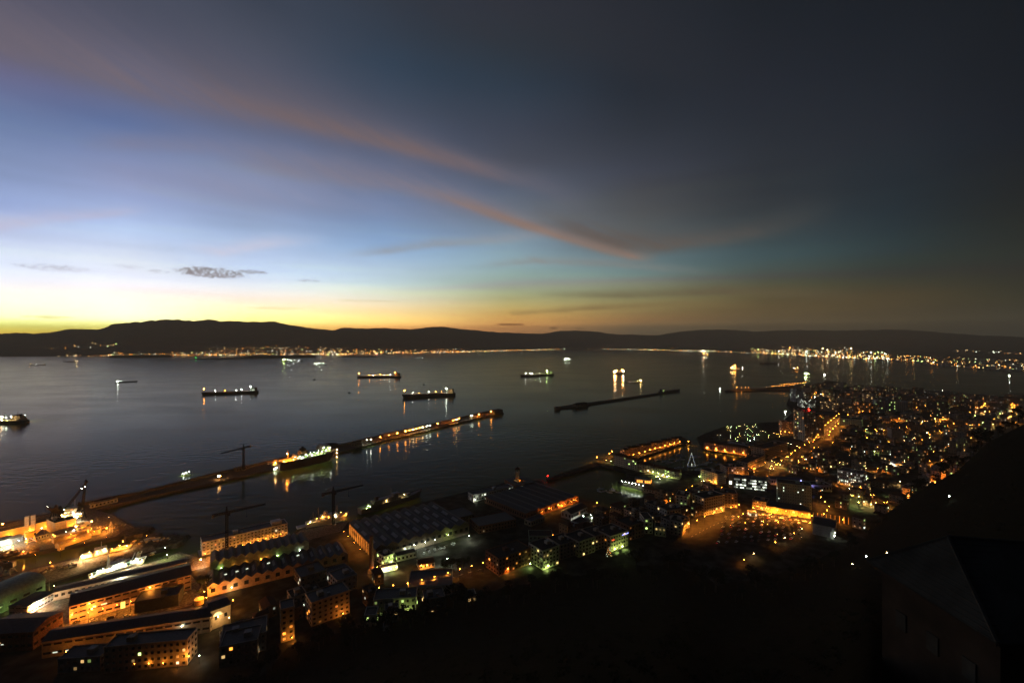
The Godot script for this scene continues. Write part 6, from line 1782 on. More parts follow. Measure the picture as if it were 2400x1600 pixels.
# ---------------------------------------------------------------- the town
func town() -> void:
	var t: Node3D
	# roads
	var avenue := [Vector3(617.8, 3, -914.5), Vector3(656.8, 3, -967.5), Vector3(751.5, 3, -1073.4), Vector3(870.8, 3, -1205.2)]
	ribbon("road", avenue, 16, 3.03, "asphalt", "bright straight avenue by the twin towers")
	var south := [Vector3(633.6, 3, -935.0), Vector3(584.4, 3, -876.1), Vector3(512.4, 3, -808.2), Vector3(446.2, 3, -736.8), Vector3(378.3, 3, -666.1)]
	ribbon("road", south, 14, 3.03, "asphalt", "road curving from the avenue towards the yacht basin")
	var square := [Vector3(180.2, 3, -464.1), Vector3(214.7, 3, -492.9), Vector3(245.1, 3, -512.6), Vector3(272.7, 3, -530.5)]
	ribbon("road", square, 11, 3.034, "asphalt", "orange road along the car park")
	var front := [Vector3(270.3, 3, -528.9), Vector3(291.0, 3, -525.5), Vector3(311.8, 3, -514.8), Vector3(330.8, 3, -500.3)]
	ribbon("road", front, 11, 3.038, "asphalt", "orange road before the long lit hall")
	var east := [Vector3(330.8, 3, -500.3), Vector3(357.3, 3, -527.2), Vector3(371.2, 3, -566.6)]
	ribbon("road", east, 9, 3.042, "asphalt")
	var low := [Vector3(-109.0, 3, -356.9), Vector3(-82.9, 3, -365.4), Vector3(-64.4, 3, -375.0), Vector3(-45.9, 3, -387.3), Vector3(-23.8, 3, -400.5)]
	ribbon("road", low, 12, 3.03, "asphalt", "dim orange road at the foot of the slope")
	var loop := [Vector3(717.0, 3, -988.2), Vector3(762.7, 3, -972.1), Vector3(803.8, 3, -985.8), Vector3(844.4, 3, -1012.2), Vector3(899.3, 3, -1028.4)]
	ribbon("road", loop, 9, 3.03, "asphalt", "curving lit street in the old town")
	var up := [Vector3(248.2, 3, -427.8), Vector3(280.0, 3, -453.6), Vector3(306.1, 3, -474.7)]
	ribbon("road", up, 7, 3.03, "asphalt")
	# dashes down the middle of the main roads
	for r in [avenue, square, front, low]:
		var st := begin()
		for i in r.size() - 1:
			var a: Vector3 = r[i]
			var b: Vector3 = r[i + 1]
			var n := int(a.distance_to(b) / 7.0)
			var s := side(r, i) * 0.1
			for k in n:
				var p := a.lerp(b, (k + 0.2) / n)
				var q := a.lerp(b, (k + 0.6) / n)
				p.y = 3.06
				q.y = 3.06
				quad(st, p - s, p + s, q + s, q - s)
		setting("road_marking", st, "paint_white", "", "stuff")
	for r in [["along the left kerb of the bright avenue", avenue, -9.5, 9, SODIUM, 2600, 0.5], ["along the right kerb of the bright avenue", avenue, 9.5, 9, SODIUM, 2600, 0.5], ["along the road from avenue to basin", south, 8.0, 12, SODIUM, 420, 0.42], ["along the road beside the car park", square, -6.5, 7, SODIUM, 900, 0.3], ["along the road before the long lit hall", front, 7.0, 8, SODIUM, 900, 0.3], ["round the corner right of the long lit hall", east, 5.5, 5, SODIUM, 330, 0.36], ["along the dim road at the foot of the slope", low, 7.0, 9, SODIUM, 100, 0.26], ["along the curving old town street", loop, 5.0, 9, SODIUM, 900, 0.36]]:
		var k := 0
		var pts: Array = r[1]
		var total := 0.0
		for i in pts.size() - 1:
			total += pts[i].distance_to(pts[i + 1])
		for j in r[3]:
			var d: float = total * (j + 0.5) / r[3]
			var i := 0
			while i < pts.size() - 2 and d > pts[i].distance_to(pts[i + 1]):
				d -= pts[i].distance_to(pts[i + 1])
				i += 1
			var p: Vector3 = (pts[i] as Vector3).lerp(pts[i + 1], d / pts[i].distance_to(pts[i + 1])) + side(pts, i) * r[2]
			solid.append([p.x, p.z, absf(r[2]) * 0.7])
			lamp("%s %s lamp %s, near end first" % [nth(k), colour_name(r[4]), r[0]], p, 9, r[4], r[5], "lamps " + r[0], r[6])
			k += 1
	for pts in [avenue, south, square, front, east, low, loop]:
		for i in pts.size() - 1:
			var n := int(pts[i].distance_to(pts[i + 1]) / 10.0) + 1
			for k in n + 1:
				var p: Vector3 = (pts[i] as Vector3).lerp(pts[i + 1], float(k) / n)
				solid.append([p.x, p.z, 9.0])
	for i in 16:
		var lane := -4.0 if i % 2 else 4.0
		var f := (i + 0.5) / 16
		var p: Vector3 = (avenue[1] as Vector3).lerp(avenue[3], f)
		p += side(avenue, 2) * lane
		p.y = 3.03
		car("%s car from the near end driving on the bright avenue" % nth(i), p, atan2(238.0, 215.0) + (PI if i % 2 else 0.0), ["car_white", "car_dark", "car_silver"][i % 3], true, "cars on the bright avenue")
	for i in 9:
		var p: Vector3 = (front[0] as Vector3).lerp(front[3], (i + 0.4) / 9)
		p.y = 3.04
		car("%s car from the left on the road before the long lit hall" % nth(i), p + Vector3(0, 0, 2), -0.25 + (PI if i % 2 else 0.0), ["car_silver", "car_white", "car_dark"][i % 3], i % 2 == 0, "cars before the long lit hall")
	# twin towers and the block at their left
	t = building("tower_block", "left one of the twin tower blocks, many small lit windows", Vector3(572.5, 3, -930.8), Vector3(585.8, 3, -924.6), 24, 58, {"wall": "tan_wall", "storeys": 18, "bays": 6, "side_bays": 6, "lit": 44, "bright": 0.5})
	part(t, "red_beacon", bulb_mesh, "red_lamp", Vector3(24, 61, -4), Vector3(0.9, 0.9, 0.9))
	t = building("tower_block", "middle tower of the twin tower group, plain pale front", Vector3(580.2, 3, -914.5), Vector3(608.4, 3, -922.6), 24, 56, {"wall": "cream_wall", "storeys": 18, "bays": 7, "lit": 24, "bright": 0.4})
	part(t, "red_beacon", bulb_mesh, "red_lamp", Vector3(18, 59, -4), Vector3(0.8, 0.8, 0.8))
	t = building("tower_block", "right tower of the twin tower group, orange lit on its right side", Vector3(615.6, 3, -930.8), Vector3(647.9, 3, -956.4), 26, 46, {"wall": "tan_wall", "storeys": 15, "bays": 5, "lit": 12, "bright": 0.3})
	building("tower_block", "pale lower block before the middle tower of the twin tower group", Vector3(576.4, 3, -906.5), Vector3(593.8, 3, -908.5), 6, 33, {"wall": "cream_wall", "storeys": 11, "bays": 5, "lit": 6, "bright": 0.3})
	building("apartment_block", "orange lit slab at the left of the twin tower group", Vector3(581.4, 3, -991.7), Vector3(604.7, 3, -985.8), 20, 24, {"wall": "pink_wall", "storeys": 8, "bays": 9, "lit": 26, "tone": "sodium", "bright": 0.2})
	for i in 4:
		lamp("%s orange lamp at the foot of the slab left of the twin towers" % nth(i), (Vector3(572.2, 3, -980.0)).lerp(Vector3(593.7, 3, -969.8), i / 3.0), 6, SODIUM, 320, "lamps left of the twin towers", 0.5)
	marks.append(["the twin tower group", Vector3(600.7, 3, -930.8)])
	marks.append(["the bright avenue", Vector3(751.5, 3, -1073.4)])
	# blocks around the end of the avenue and along the north shore
	for b in [["wide white lit office by the far end of the avenue", Vector3(869.0, 3, -1371.7), Vector3(906.3, 3, -1371.7), 30, 24, "grey_wall", 34, "white"], ["narrow tower by the shore left of the white lit office", Vector3(922.6, 3, -1527.5), Vector3(926.2, 3, -1500.0), 22, 40, "grey_wall", 16, "white"], ["second narrow tower by the shore, close to the white lit office", Vector3(875.7, 3, -1411.2), Vector3(886.5, 3, -1399.4), 22, 44, "grey_wall", 14, "white"], ["long terrace of flats above the bright avenue", Vector3(877.2, 3, -1311.4), Vector3(912.6, 3, -1287.1), 26, 26, "tan_wall", 16, "warm"], ["arched office lit dim green right of the bright avenue", Vector3(764.6, 3, -1074.8), Vector3(796.2, 3, -1047.8), 34, 18, "green_cladding", 4, "lime"], ["tall cream slab beyond the avenue", Vector3(1068.3, 3, -1399.4), Vector3(1087.3, 3, -1387.7), 24, 36, "cream_wall", 14, "warm"], ["brown slab with an orange side beyond the avenue", Vector3(1118.6, 3, -1541.6), Vector3(1158.3, 3, -1521.9), 22, 28, "tan_wall", 10, "sodium"], ["square brown block at the right end of the avenue", Vector3(949.8, 3, -1261.8), Vector3(978.2, 3, -1256.1), 24, 30, "tan_wall", 22, "sodium"], ["pale block with a green lit edge beyond the avenue", Vector3(1014.4, 3, -1281.1), Vector3(1056.0, 3, -1267.5), 24, 34, "grey_wall", 20, "lime"]]:
		building("apartment_block", b[0], b[1], b[2], b[3], b[4], {"wall": b[5], "lit": b[6], "tone": b[7], "bright": 0.5})
	# the long orange hall and the tall block behind it
	t = building("market_hall", "long hall with a blazing orange front and dark roof, above the car park", Vector3(294.1, 3, -531.2), Vector3(332.3, 3, -512.3), 17, 7.5, {"wall": "buff_paint", "roof": "hip", "roofm": "dark_roof", "rise": 4.0, "storeys": 1, "bays": 20, "fill": 0.2, "tall": 0.5})
	for k in 22:
		cube(t, "pilaster", "buff_paint", Vector3(1.2 + k * 4.0, 3.7, 0.2), Vector3(0.6, 7.4, 0.4))
	facade_lamps(t, 90, 4.6, [0.12, 0.3, 0.46, 0.8, 0.92, 0.97], SODIUM, 95, 0.3)
	t = building("market_hall", "lower brown wing at the left of the blazing orange hall, one white lit door", Vector3(284.1, 3, -544.4), Vector3(295.5, 3, -534.6), 15, 10, {"wall": "tan_wall", "storeys": 3, "bays": 9, "lit": 3})
	cube(t, "door", "white_glow", Vector3(24, 1.8, 0.12), Vector3(3.0, 3.4, 0.2))
	facade_lamps(t, 30, 4.2, [0.2, 0.5, 0.8], SODIUM, 80, 0.25)
	building("tower_block", "tall pale green block rising behind the blazing orange hall", Vector3(319.7, 3, -553.8), Vector3(350.9, 3, -538.8), 18, 27, {"wall": "green_cladding", "storeys": 8, "bays": 14, "lit": 9, "tone": "white", "bright": 0.8, "tall": 0.3, "fill": 0.3})
	building("office_building", "dark hotel with five rows of white lit windows in the old town", Vector3(451.3, 3, -638.6), Vector3(468.5, 3, -616.0), 20, 19, {"wall": "grey_wall", "roofm": "dark_roof", "storeys": 5, "bays": 13, "lit": 40, "tone": "white", "bright": 0.4})
	t = building("hall", "low hall edged with violet blue lamps behind the pale green block", Vector3(393.3, 3, -603.9), Vector3(419.7, 3, -603.9), 18, 8, {"wall": "cream_wall", "storeys": 1, "lit": 2, "tone": "sodium"})
	for i in 7:
		wall_lamp(t, Vector3(-1.0, 8.6, 0.5 - i * 4.2), BLUE, 40, 0.32)
	building("hall", "long low hall with a curved lit front left of the violet lamps", Vector3(356.6, 3, -633.8), Vector3(395.5, 3, -624.3), 16, 8, {"wall": "cream_wall", "roofm": "dark_roof", "storeys": 1, "bays": 12, "lit": 0, "roof": "gable", "rise": 2.0})
	lamp("orange lamp before the curved hall front", Vector3(365.9, 3, -626.6), 5, SODIUM, 190, "", 0.3)
	building("office_building", "pale green glass roofed hall in the middle of the town", Vector3(720.9, 3, -925.7), Vector3(742.4, 3, -902.6), 22, 7, {"wall": "green_cladding", "storeys": 1, "bays": 6, "lit": 3, "tone": "lime", "bright": 1.0})
	building("apartment_block", "blank tan block right of the green glass roofed hall", Vector3(744.5, 3, -902.6), Vector3(762.2, 3, -895.8), 22, 24, {"wall": "tan_wall", "storeys": 7, "lit": 0, "panes": false})
	# the floodlit white house
	t = building("town_house", "white house dazzlingly floodlit, in the middle of the old town", Vector3(585.7, 3, -718.4), Vector3(589.2, 3, -706.2), 12, 9, {"wall": "white_wall", "storeys": 3, "lit": 2, "tone": "blue"})
	wall_lamp(t, Vector3(6, 3, 3.0), WHITE, 420, 0.5)
	t = building("town_house", "cream house beside the dazzling white one, lit orange", Vector3(589.8, 3, -706.2), Vector3(594.1, 3, -697.3), 12, 10, {"wall": "cream_wall", "storeys": 3, "lit": 2})
	wall_lamp(t, Vector3(8, 3, 3.0), SODIUM, 260, 0.4)
	lamp("white floodlight in the lane above the dazzling white house", Vector3(650.0, 3, -764.5), 5, WHITE, 300, "", 0.5)
	for q in [[Vector3(580.2, 3, -637.6), Vector3(590.1, 3, -641.1), "pink house lit orange at the foot of the slope lane", 200], [Vector3(611.0, 3, -656.2), Vector3(625.1, 3, -663.0), "second pink house lit orange by the slope lane", 260], [Vector3(653.8, 3, -674.8), Vector3(667.2, 3, -680.3), "cream house with a strong orange lamp high by the slope", 330], [Vector3(498.0, 3, -586.9), Vector3(504.1, 3, -582.8), "house glowing red orange under the dark slope", 200]]:
		t = building("town_house", q[2], q[0], q[1], 10, 10, {"wall": "pink_wall", "storeys": 3, "lit": 2})
		wall_lamp(t, Vector3(5, 2.5, 2.5), SODIUM, q[3], 0.4)
	# apartment blocks between the yards and the slope
	for b in [["red brick block with an orange lit ground floor, nearest the slope road", Vector3(-11.1, 3, -386.8), Vector3(16.5, 3, -407.6), 20, 14, "brick_wall", 8, "sodium"], ["cream fronted block right of the red brick block", Vector3(26.4, 3, -396.8), Vector3(41.6, 3, -407.6), 20, 16, "cream_wall", 6, "warm"], ["brown block behind the cream fronted block", Vector3(43.2, 3, -415.1), Vector3(59.8, 3, -425.1), 20, 13, "tan_wall", 3, "warm"], ["wide brown block with balconies left of the blue sign", Vector3(61.0, 3, -419.3), Vector3(77.5, 3, -431.2), 20, 14, "tan_wall", 3, "warm"], ["brown corner block just left of the blue sign", Vector3(78.4, 3, -433.5), Vector3(94.4, 3, -443.6), 20, 13, "tan_wall", 2, "warm"], ["dark brown block right of the blue sign", Vector3(115.8, 3, -454.8), Vector3(133.0, 3, -464.9), 20, 14, "brick_wall", 4, "sodium"], ["olive block with a bright stair edge above the dark trees", Vector3(135.6, 3, -471.5), Vector3(144.3, 3, -471.5), 18, 15, "cream_wall", 2, "lime"], ["pale house with lit dormers before the olive block", Vector3(144.8, 3, -467.5), Vector3(155.1, 3, -463.6), 12, 9, "cream_wall", 3, "warm"], ["brown block at the right of the pale house", Vector3(161.6, 3, -471.5), Vector3(171.4, 3, -464.9), 16, 14, "tan_wall", 2, "warm"], ["dark flat roofed house below the lit yard", Vector3(62.8, 3, -486.6), Vector3(71.8, 3, -478.2), 16, 7, "grey_wall", 2, "white"], ["dim green hall with a slanting roof behind the red brick block", Vector3(16.5, 3, -448.6), Vector3(39.8, 3, -448.6), 14, 7, "green_cladding", 1, "lime"], ["olive six storey block before the curved bridge lamps", Vector3(188.5, 3, -530.5), Vector3(199.7, 3, -523.9), 18, 20, "cream_wall", 6, "lime"], ["olive block with a lit green foot", Vector3(217.5, 3, -520.6), Vector3(246.4, 3, -533.9), 18, 19, "cream_wall", 5, "warm"], ["flats with a violet lit shop at the foot", Vector3(242.9, 3, -551.6), Vector3(266.7, 3, -544.4), 18, 16, "tan_wall", 9, "sodium"], ["cream flats right of the brown blocks above the trees", Vector3(168.8, 3, -501.8), Vector3(189.4, 3, -509.5), 16, 12, "cream_wall", 3, "warm"], ["dark house with one lit side before the cream flats", Vector3(165.7, 3, -476.0), Vector3(188.0, 3, -487.2), 16, 10, "tan_wall", 2, "warm"]]:
		building("apartment_block", b[0], b[1], b[2], b[3], b[4], {"wall": b[5], "lit": b[6], "tone": b[7]})
	for b in [["brown block with four lit balconies one above the other", Vector3(-138.4, 3, -317.8), Vector3(-117.9, 3, -334.3), 16, 16, "tan_wall", 5, "sodium"], ["tall narrow tan block with a blank side at the foot of the slope", Vector3(-151.3, 3, -301.1), Vector3(-144.2, 3, -305.1), 12, 21, "tan_wall", 4, "sodium"], ["grey roofed terrace with a long lit attic strip, lower left of the chimney", Vector3(-179.7, 3, -283.0), Vector3(-157.2, 3, -294.3), 20, 11, "grey_wall", 4, "warm"], ["wide low hall with a blue grey flat roof below the dim road", Vector3(-80.9, 3, -355.0), Vector3(-46.7, 3, -358.5), 26, 7, "grey_wall", 0, "warm"], ["long pale block with a bright stair window, below the blue grey roof", Vector3(-99.2, 3, -328.8), Vector3(-69.5, 3, -332.6), 14, 12, "cream_wall", 5, "lime"], ["orange lit end house with a row of posts, right of the long pale block", Vector3(-62.6, 3, -330.4), Vector3(-48.6, 3, -335.2), 14, 11, "tan_wall", 3, "warm"], ["pale house with a lit balcony, lowest before the dark trees", Vector3(-101.3, 3, -315.3), Vector3(-93.5, 3, -316.3), 10, 9, "white_wall", 2, "lime"], ["second pale house right of the lowest one", Vector3(-87.6, 3, -317.3), Vector3(-78.5, 3, -319.9), 10, 10, "cream_wall", 1, "warm"], ["small white house lit from below at the lower tree line", Vector3(-85.6, 3, -305.7), Vector3(-81.0, 3, -306.6), 8, 7, "white_wall", 1, "lime"], ["villa glowing yellow between the trees below the red brick block", Vector3(-33.3, 3, -344.1), Vector3(-26.7, 3, -346.1), 9, 6, "cream_wall", 4, "warm"], ["dark gabled house left of the tall brick chimney's road", Vector3(-135.7, 3, -356.9), Vector3(-123.8, 3, -367.4), 18, 11, "grey_wall", 0, "warm"], ["long dark roofed shed right of the largest workshop", Vector3(-74.5, 3, -482.4), Vector3(-41.1, 3, -505.8), 28, 7, "stone_wall", 1, "white"], ["dark hall in the gap below the brick arcade", Vector3(-33.9, 3, -471.5), Vector3(4.2, 3, -490.9), 26, 7, "brick_wall", 1, "warm"], ["narrow brown shed under the brick arcade", Vector3(20.3, 3, -489.4), Vector3(35.9, 3, -504.2), 10, 5, "tan_wall", 0, "warm"], ["low dark hall beside the front many gabled workshop", Vector3(-168.7, 3, -367.4), Vector3(-153.5, 3, -380.0), 20, 8, "stone_wall", 2, "white"], ["dark block before the front many gabled workshop, right part", Vector3(-149.5, 3, -375.7), Vector3(-136.6, 3, -387.3), 12, 6, "grey_wall", 2, "white"]]:
		var q := building("apartment_block", b[0], b[1], b[2], b[3], b[4], {"wall": b[5], "lit": b[6], "tone": b[7], "bright": 0.2, "roofm": "dark_roof"})
		if b[6] > 2:
			wall_lamp(q, Vector3(b[1].distance_to(b[2]) * 0.8, 2.5, 1.6), SODIUM if b[7] != "lime" else LIME, 45, 0.22)
	t = building("office_building", "tan block carrying a small blue lit sign high on its front", Vector3(92.5, 3, -431.2), Vector3(112.2, 3, -444.6), 22, 14, {"wall": "tan_wall", "storeys": 4, "lit": 3})
	for i in 9:
		cube(t, "sign_letter", "blue_glow", Vector3(15.5 + i * 1.0, 12.2 + (i % 3) * 0.12, 0.15), Vector3(0.55, [0.9, 0.7, 1.1][i % 3], 0.2))
	for x in [4.0, 14.0]:
		wall_lamp(t, Vector3(x, 2.4, 1.6), LIME, 55, 0.5)
	cube(t, "sign_bar", "red_glow", Vector3(3, 10.5, 0.15), Vector3(3.2, 0.5, 0.2))
	lamp("orange lamp at the red brick block's ground floor", Vector3(-3.6, 3, -391.7), 4, SODIUM, 330, "", 0.3)
	lamp("greenish lamp at the foot of the cream fronted block", Vector3(31.3, 3, -396.8), 4, LIME, 160, "", 0.45)
	lamp("greenish lamp on the corner right of the red brick block", Vector3(15.7, 3, -400.2), 4, LIME, 120, "", 0.45)
	lamp("orange lamp over the crossroads above the brown blocks", Vector3(112.7, 3, -526.5), 7, SODIUM, 700, "", 0.3)
	for i in 8:
		lamp("%s small lamp in the streets behind the brown blocks" % nth(i), [Vector3(101.3, 3, -549.1), Vector3(114.5, 3, -535.0), Vector3(128.3, 3, -521.6), Vector3(119.7, 3, -508.9), Vector3(76.7, 3, -483.8), Vector3(57.5, 3, -471.5), Vector3(97.1, 3, -497.6), Vector3(40.6, 3, -457.2)][i], 5, [SODIUM, SODIUM, WARM, SODIUM, SODIUM, SODIUM, SODIUM, SODIUM][i], 150, "lamps behind the brown blocks", 0.36)
	t = building("hall", "shed with a white floodlit parking yard in front", Vector3(65.4, 3, -507.3), Vector3(86.5, 3, -529.9), 14, 7, {"wall": "grey_wall", "roofm": "dark_roof", "roof": "gable", "storeys": 1, "lit": 1})
	lamp("white yard lamp in the floodlit parking yard", Vector3(78.1, 3, -504.2), 6, WHITE, 330, "", 0.35)
	lamp("second white yard lamp in the floodlit parking yard, right one", Vector3(87.5, 3, -510.4), 5, WHITE, 260, "", 0.25)
	for i in 10:
		car("%s car in the white floodlit parking yard" % nth(i), (Vector3(75.8, 3, -504.2)).lerp(Vector3(89.5, 3, -501.2), (i % 5) / 4.0) + Vector3(0, 0, -10 if i > 4 else 0), 0.9, ["car_white", "car_silver", "car_dark"][i % 3], false, "cars in the floodlit yard")
	marks.append(["the white floodlit yard", Vector3(82.2, 3, -507.3)])
	marks.append(["the blue sign", Vector3(107.4, 3, -447.4)])
	marks.append(["the blazing orange hall", Vector3(314.8, 3, -523.9)])
	marks.append(["the dazzling white house", Vector3(591.7, 3, -715.3)])
	marks.append(["the dark hotel with white windows", Vector3(465.9, 3, -633.8)])
	marks.append(["the isthmus shore at far right", Vector3(1391.8, 3, -1353.9)])
	marks.append(["the dark foot of the slope", Vector3(688.9, 3, -685.9)])
	marks.append(["the green glass roofed hall", Vector3(737.6, 3, -920.6)])
	# the dressed fir tree and the strings of lamps on the slope road
	t = thing("lit_fir_tree", "fir tree hung with warm white lights before the blocks by the slope", "tree", Vector3(88.5, 3, -420.4))
	var st := begin()
	for k in 5:
		tube(st, Vector3(0, 1.2 + k * 1.6, 0), Vector3(0, 3.6 + k * 1.6, 0), 2.6 - k * 0.45, 0.3, 9)
	made(t, "crown", st, "leaf")
	for i in 22:
		var f := i / 22.0
		cube(t, "fairy_light", ["warm_glow", "white_glow", "sodium_glow"][i % 3], Vector3(cos(i * 2.4) * (2.5 - f * 2.2), 1.4 + f * 8.2, sin(i * 2.4) * (2.5 - f * 2.2)), Vector3(0.3, 0.3, 0.3))
	# the dark car park
	for r in 8:
		for k in 11:
			var p := (Vector3(213.2, 3, -484.3)).lerp(Vector3(307.3, 3, -495.8), (k + rng.randf() * 0.3) / 11.0) + Vector3(r * 5.5 - 12.0, 0, 34.0 - r * 9.5)
			if hill(p.x, p.z) > 2.6:
				continue
			car("%s car of the %s row in the dark car park" % [nth(k), nth(r)], p, 0.75, ["car_dark", "car_silver", "car_white", "car_dark", "car_red"][(r * 3 + k) % 5], (r * 11 + k) % 9 == 0, "cars in the dark car park")
	lamp_row("in the dark car park", "the left", Vector3(235.9, 3, -495.8), Vector3(295.9, 3, -504.2), 6, 5, SODIUM, 40, 0.26, 14.0)
	t = building("kiosk", "small lit kiosk at the head of the dark car park", Vector3(267.7, 3, -519.0), Vector3(275.5, 3, -517.4), 7, 3.5, {"wall": "white_wall", "storeys": 1, "bays": 4, "lit": 3, "tone": "white", "bright": 1.0})
	for i in 7:
		lamp("%s lamp of the lane running up the dark slope" % nth(i), [Vector3(315.4, 3, -487.6), Vector3(297.9, 3, -473.1), Vector3(282.9, 3, -461.8), Vector3(267.4, 3, -451.3), Vector3(252.4, 3, -441.0), Vector3(219.5, 3, -417.8), Vector3(204.7, 3, -405.9)][i], 5, WARM if i % 2 else SODIUM, 70, "lamps of the slope lane", 0.32)
	building("villa", "dark roofed hall above the slope lane, two round lamps on its side", Vector3(308.0, 3, -471.6), Vector3(322.0, 3, -460.0), 26, 11, {"wall": "grey_wall", "roofm": "dark_roof", "roof": "gable", "rise": 3.0, "storeys": 0})
	for i in 2:
		lamp("%s round white lamp beside the dark roofed hall above the slope lane" % nth(i), [Vector3(320.8, 3, -458.0), Vector3(326.1, 3, -464.8)][i], 4, WHITE, 20, "round lamps by the dark hall", 0.4)
	fill()
	lights_everywhere()
	park_trees()


func inside(p: Vector3, zone: PackedVector2Array) -> bool:
	return Geometry2D.is_point_in_polygon(flat2(p), zone)


func free_spot(p: Vector3, r: float) -> bool:
	for s in solid:
		if Vector2(p.x - s[0], p.z - s[1]).length() < r + s[2] * 0.82:
			return false
	return hill(p.x, p.z) < 2.5


func flat_zone(z: Array) -> PackedVector2Array:
	var o := PackedVector2Array()
	for p in z:
		o.append(flat2(p))
	return o


func fill() -> void:
	# the many plain houses of the town, each beside its neighbours along the town's own street directions
	var zones := [
		[[Vector3(470.8, 3, -721.2), Vector3(579.6, 3, -818.3), Vector3(736.6, 3, -925.0), Vector3(1113.0, 3, -1063.8), Vector3(780.8, 3, -773.7), Vector3(488.6, 3, -567.4), Vector3(362.7, 3, -483.5), Vector3(368.7, 3, -545.5)], 19.0, Vector2(9, 15), Vector2(6, 13), 110, "town_house"],
		[[Vector3(610.7, 3, -851.0), Vector3(835.9, 3, -1150.1), Vector3(1090.5, 3, -1266.4), Vector3(1483.6, 3, -1313.3), Vector3(1182.0, 3, -1063.8), Vector3(736.6, 3, -925.0)], 30.0, Vector2(14, 24), Vector2(7, 13), 70, "town_house"],
		[[Vector3(883.7, 3, -1215.8), Vector3(1054.4, 3, -1498.3), Vector3(1438.4, 3, -1688.6), Vector3(1630.3, 3, -1467.3), Vector3(1552.1, 3, -1289.5), Vector3(1103.7, 3, -1281.7)], 52.0, Vector2(26, 40), Vector2(18, 30), 60, "apartment_block"],
		[[Vector3(1007.7, 3, -1636.6), Vector3(1276.9, 3, -1970.0), Vector3(1545.4, 3, -1834.1), Vector3(1407.1, 3, -1688.6), Vector3(1054.4, 3, -1498.3), Vector3(923.9, 3, -1467.3)], 60.0, Vector2(25, 45), Vector2(12, 30), 26, "apartment_block"],
		[[Vector3(25.1, 3, -452.7), Vector3(108.3, 3, -531.9), Vector3(165.9, 3, -559.9), Vector3(246.2, 3, -591.0), Vector3(289.7, 3, -625.8), Vector3(206.4, 3, -506.6), Vector3(153.5, 3, -460.5), Vector3(78.8, 3, -425.5)], 20.0, Vector2(11, 16), Vector2(7, 13), 44, "apartment_block"],
		[[Vector3(289.7, 3, -625.8), Vector3(428.0, 3, -733.7), Vector3(575.8, 3, -818.3), Vector3(451.2, 3, -686.3), Vector3(376.6, 3, -625.8)], 26.0, Vector2(12, 20), Vector2(6, 11), 26, "town_house"],
		[[Vector3(-187.5, 3, -343.2), Vector3(-176.3, 3, -373.3), Vector3(-137.5, 3, -401.4), Vector3(-101.9, 3, -366.8), Vector3(-68.9, 3, -372.0), Vector3(-28.9, 3, -390.4), Vector3(-65.1, 3, -351.7), Vector3(-103.8, 3, -329.9), Vector3(-139.7, 3, -301.8), Vector3(-157.6, 3, -283.7)], 16.5, Vector2(9, 14), Vector2(6, 12), 44, "apartment_block"],
	]
	var axis := 0.62      # the streets run north by east
	var put := []
	for z in zones:
		var zone := flat_zone(z[0])
		var lo := Vector2(1e9, 1e9)
		var hi := Vector2(-1e9, -1e9)
		for p in zone:
			lo = lo.min(p)
			hi = hi.max(p)
		var c := (lo + hi) / 2
		var spots := []
		var n := int((hi - lo).length() / z[1] / 2) + 1
		for i in range(-n, n + 1):
			for j in range(-n, n + 1):
				var p = c + Vector2(i, j * 0.92).rotated(-axis) * z[1] + Vector2(rng.randf_range(-1, 1), rng.randf_range(-1, 1)) * z[1] * 0.16
				if Geometry2D.is_point_in_polygon(p, zone):
					spots.append(Vector3(p.x, 3, p.y))
		for i in range(spots.size() - 1, 0, -1):
			var j := rng.randi() % (i + 1)
			var s = spots[i]
			spots[i] = spots[j]
			spots[j] = s
		var count := 0
		for p in spots:
			if count >= z[4]:
				break
			var w: float = rng.randf_range(z[2].x, z[2].y)
			var d: float = w * rng.randf_range(0.5, 0.9)
			if not free_spot(p, w * 0.5):
				continue
			count += 1
			put.append([p, w, d, rng.randf_range(z[3].x, z[3].y), z[5]])
	# who is near what, so that each house can be told from the others
	var ranks := []
	for i in marks.size():
		ranks.append([])
	for i in put.size():
		ranks[near_mark(put[i][0])].append(i)
	for i in marks.size():
		var here := flat2(marks[i][1])
		ranks[i].sort_custom(func(a, b): return flat2(put[a][0]).distance_to(here) < flat2(put[b][0]).distance_to(here))
	var walls := [["ochre", "ochre_wall"], ["brown", "brown_wall"], ["dun", "dun_wall"], ["tan", "tan_wall"], ["brown", "brown_wall"], ["dun", "dun_wall"]]
	for i in put.size():
		var b: Array = put[i]
		var k := near_mark(b[0])
		var wall: Array = walls[rng.randi() % 6]
		var n: int = [0, 1, 2, 3, 3, 4, 5][rng.randi() % 7] + (9 if b[3] > 17.0 else 0)
		var gable: bool = b[3] < 12.0 and rng.randf() < 0.5
		var lean := axis + rng.randf_range(-0.12, 0.12) - (PI / 2 if rng.randf() < 0.5 else 0.0)
		var along_ := Vector3(cos(lean), 0, -sin(lean))
		if along_.x < 0:
			along_ = -along_
		var floors := maxi(1, int(b[3] / 3.1))
		var label := "%s %s storey %s, %s, %snearest to %s" % [wall[0], STOREYS[mini(floors, 20)], "house" if gable else "block", "unlit" if n == 0 else "%s lit windows" % STOREYS[mini(n, 20)] if n > 1 else "one lit window", "" if ranks[k].find(i) == 0 else nth(ranks[k].find(i)) + " ", marks[k][0]]
		var t := building(b[4], label, b[0] - along_ * b[1] / 2, b[0] + along_ * b[1] / 2, b[2], b[3], {"wall": wall[1], "roof": ("gable" if rng.randf() < 0.6 else "hip") if gable else "flat", "roofm": "tile_roof" if gable else ["flat_roof", "grey_roof", "flat_roof"][rng.randi() % 3], "lit": n, "bright": 0.25, "storeys": floors, "fill": 0.28, "tall": 0.38})
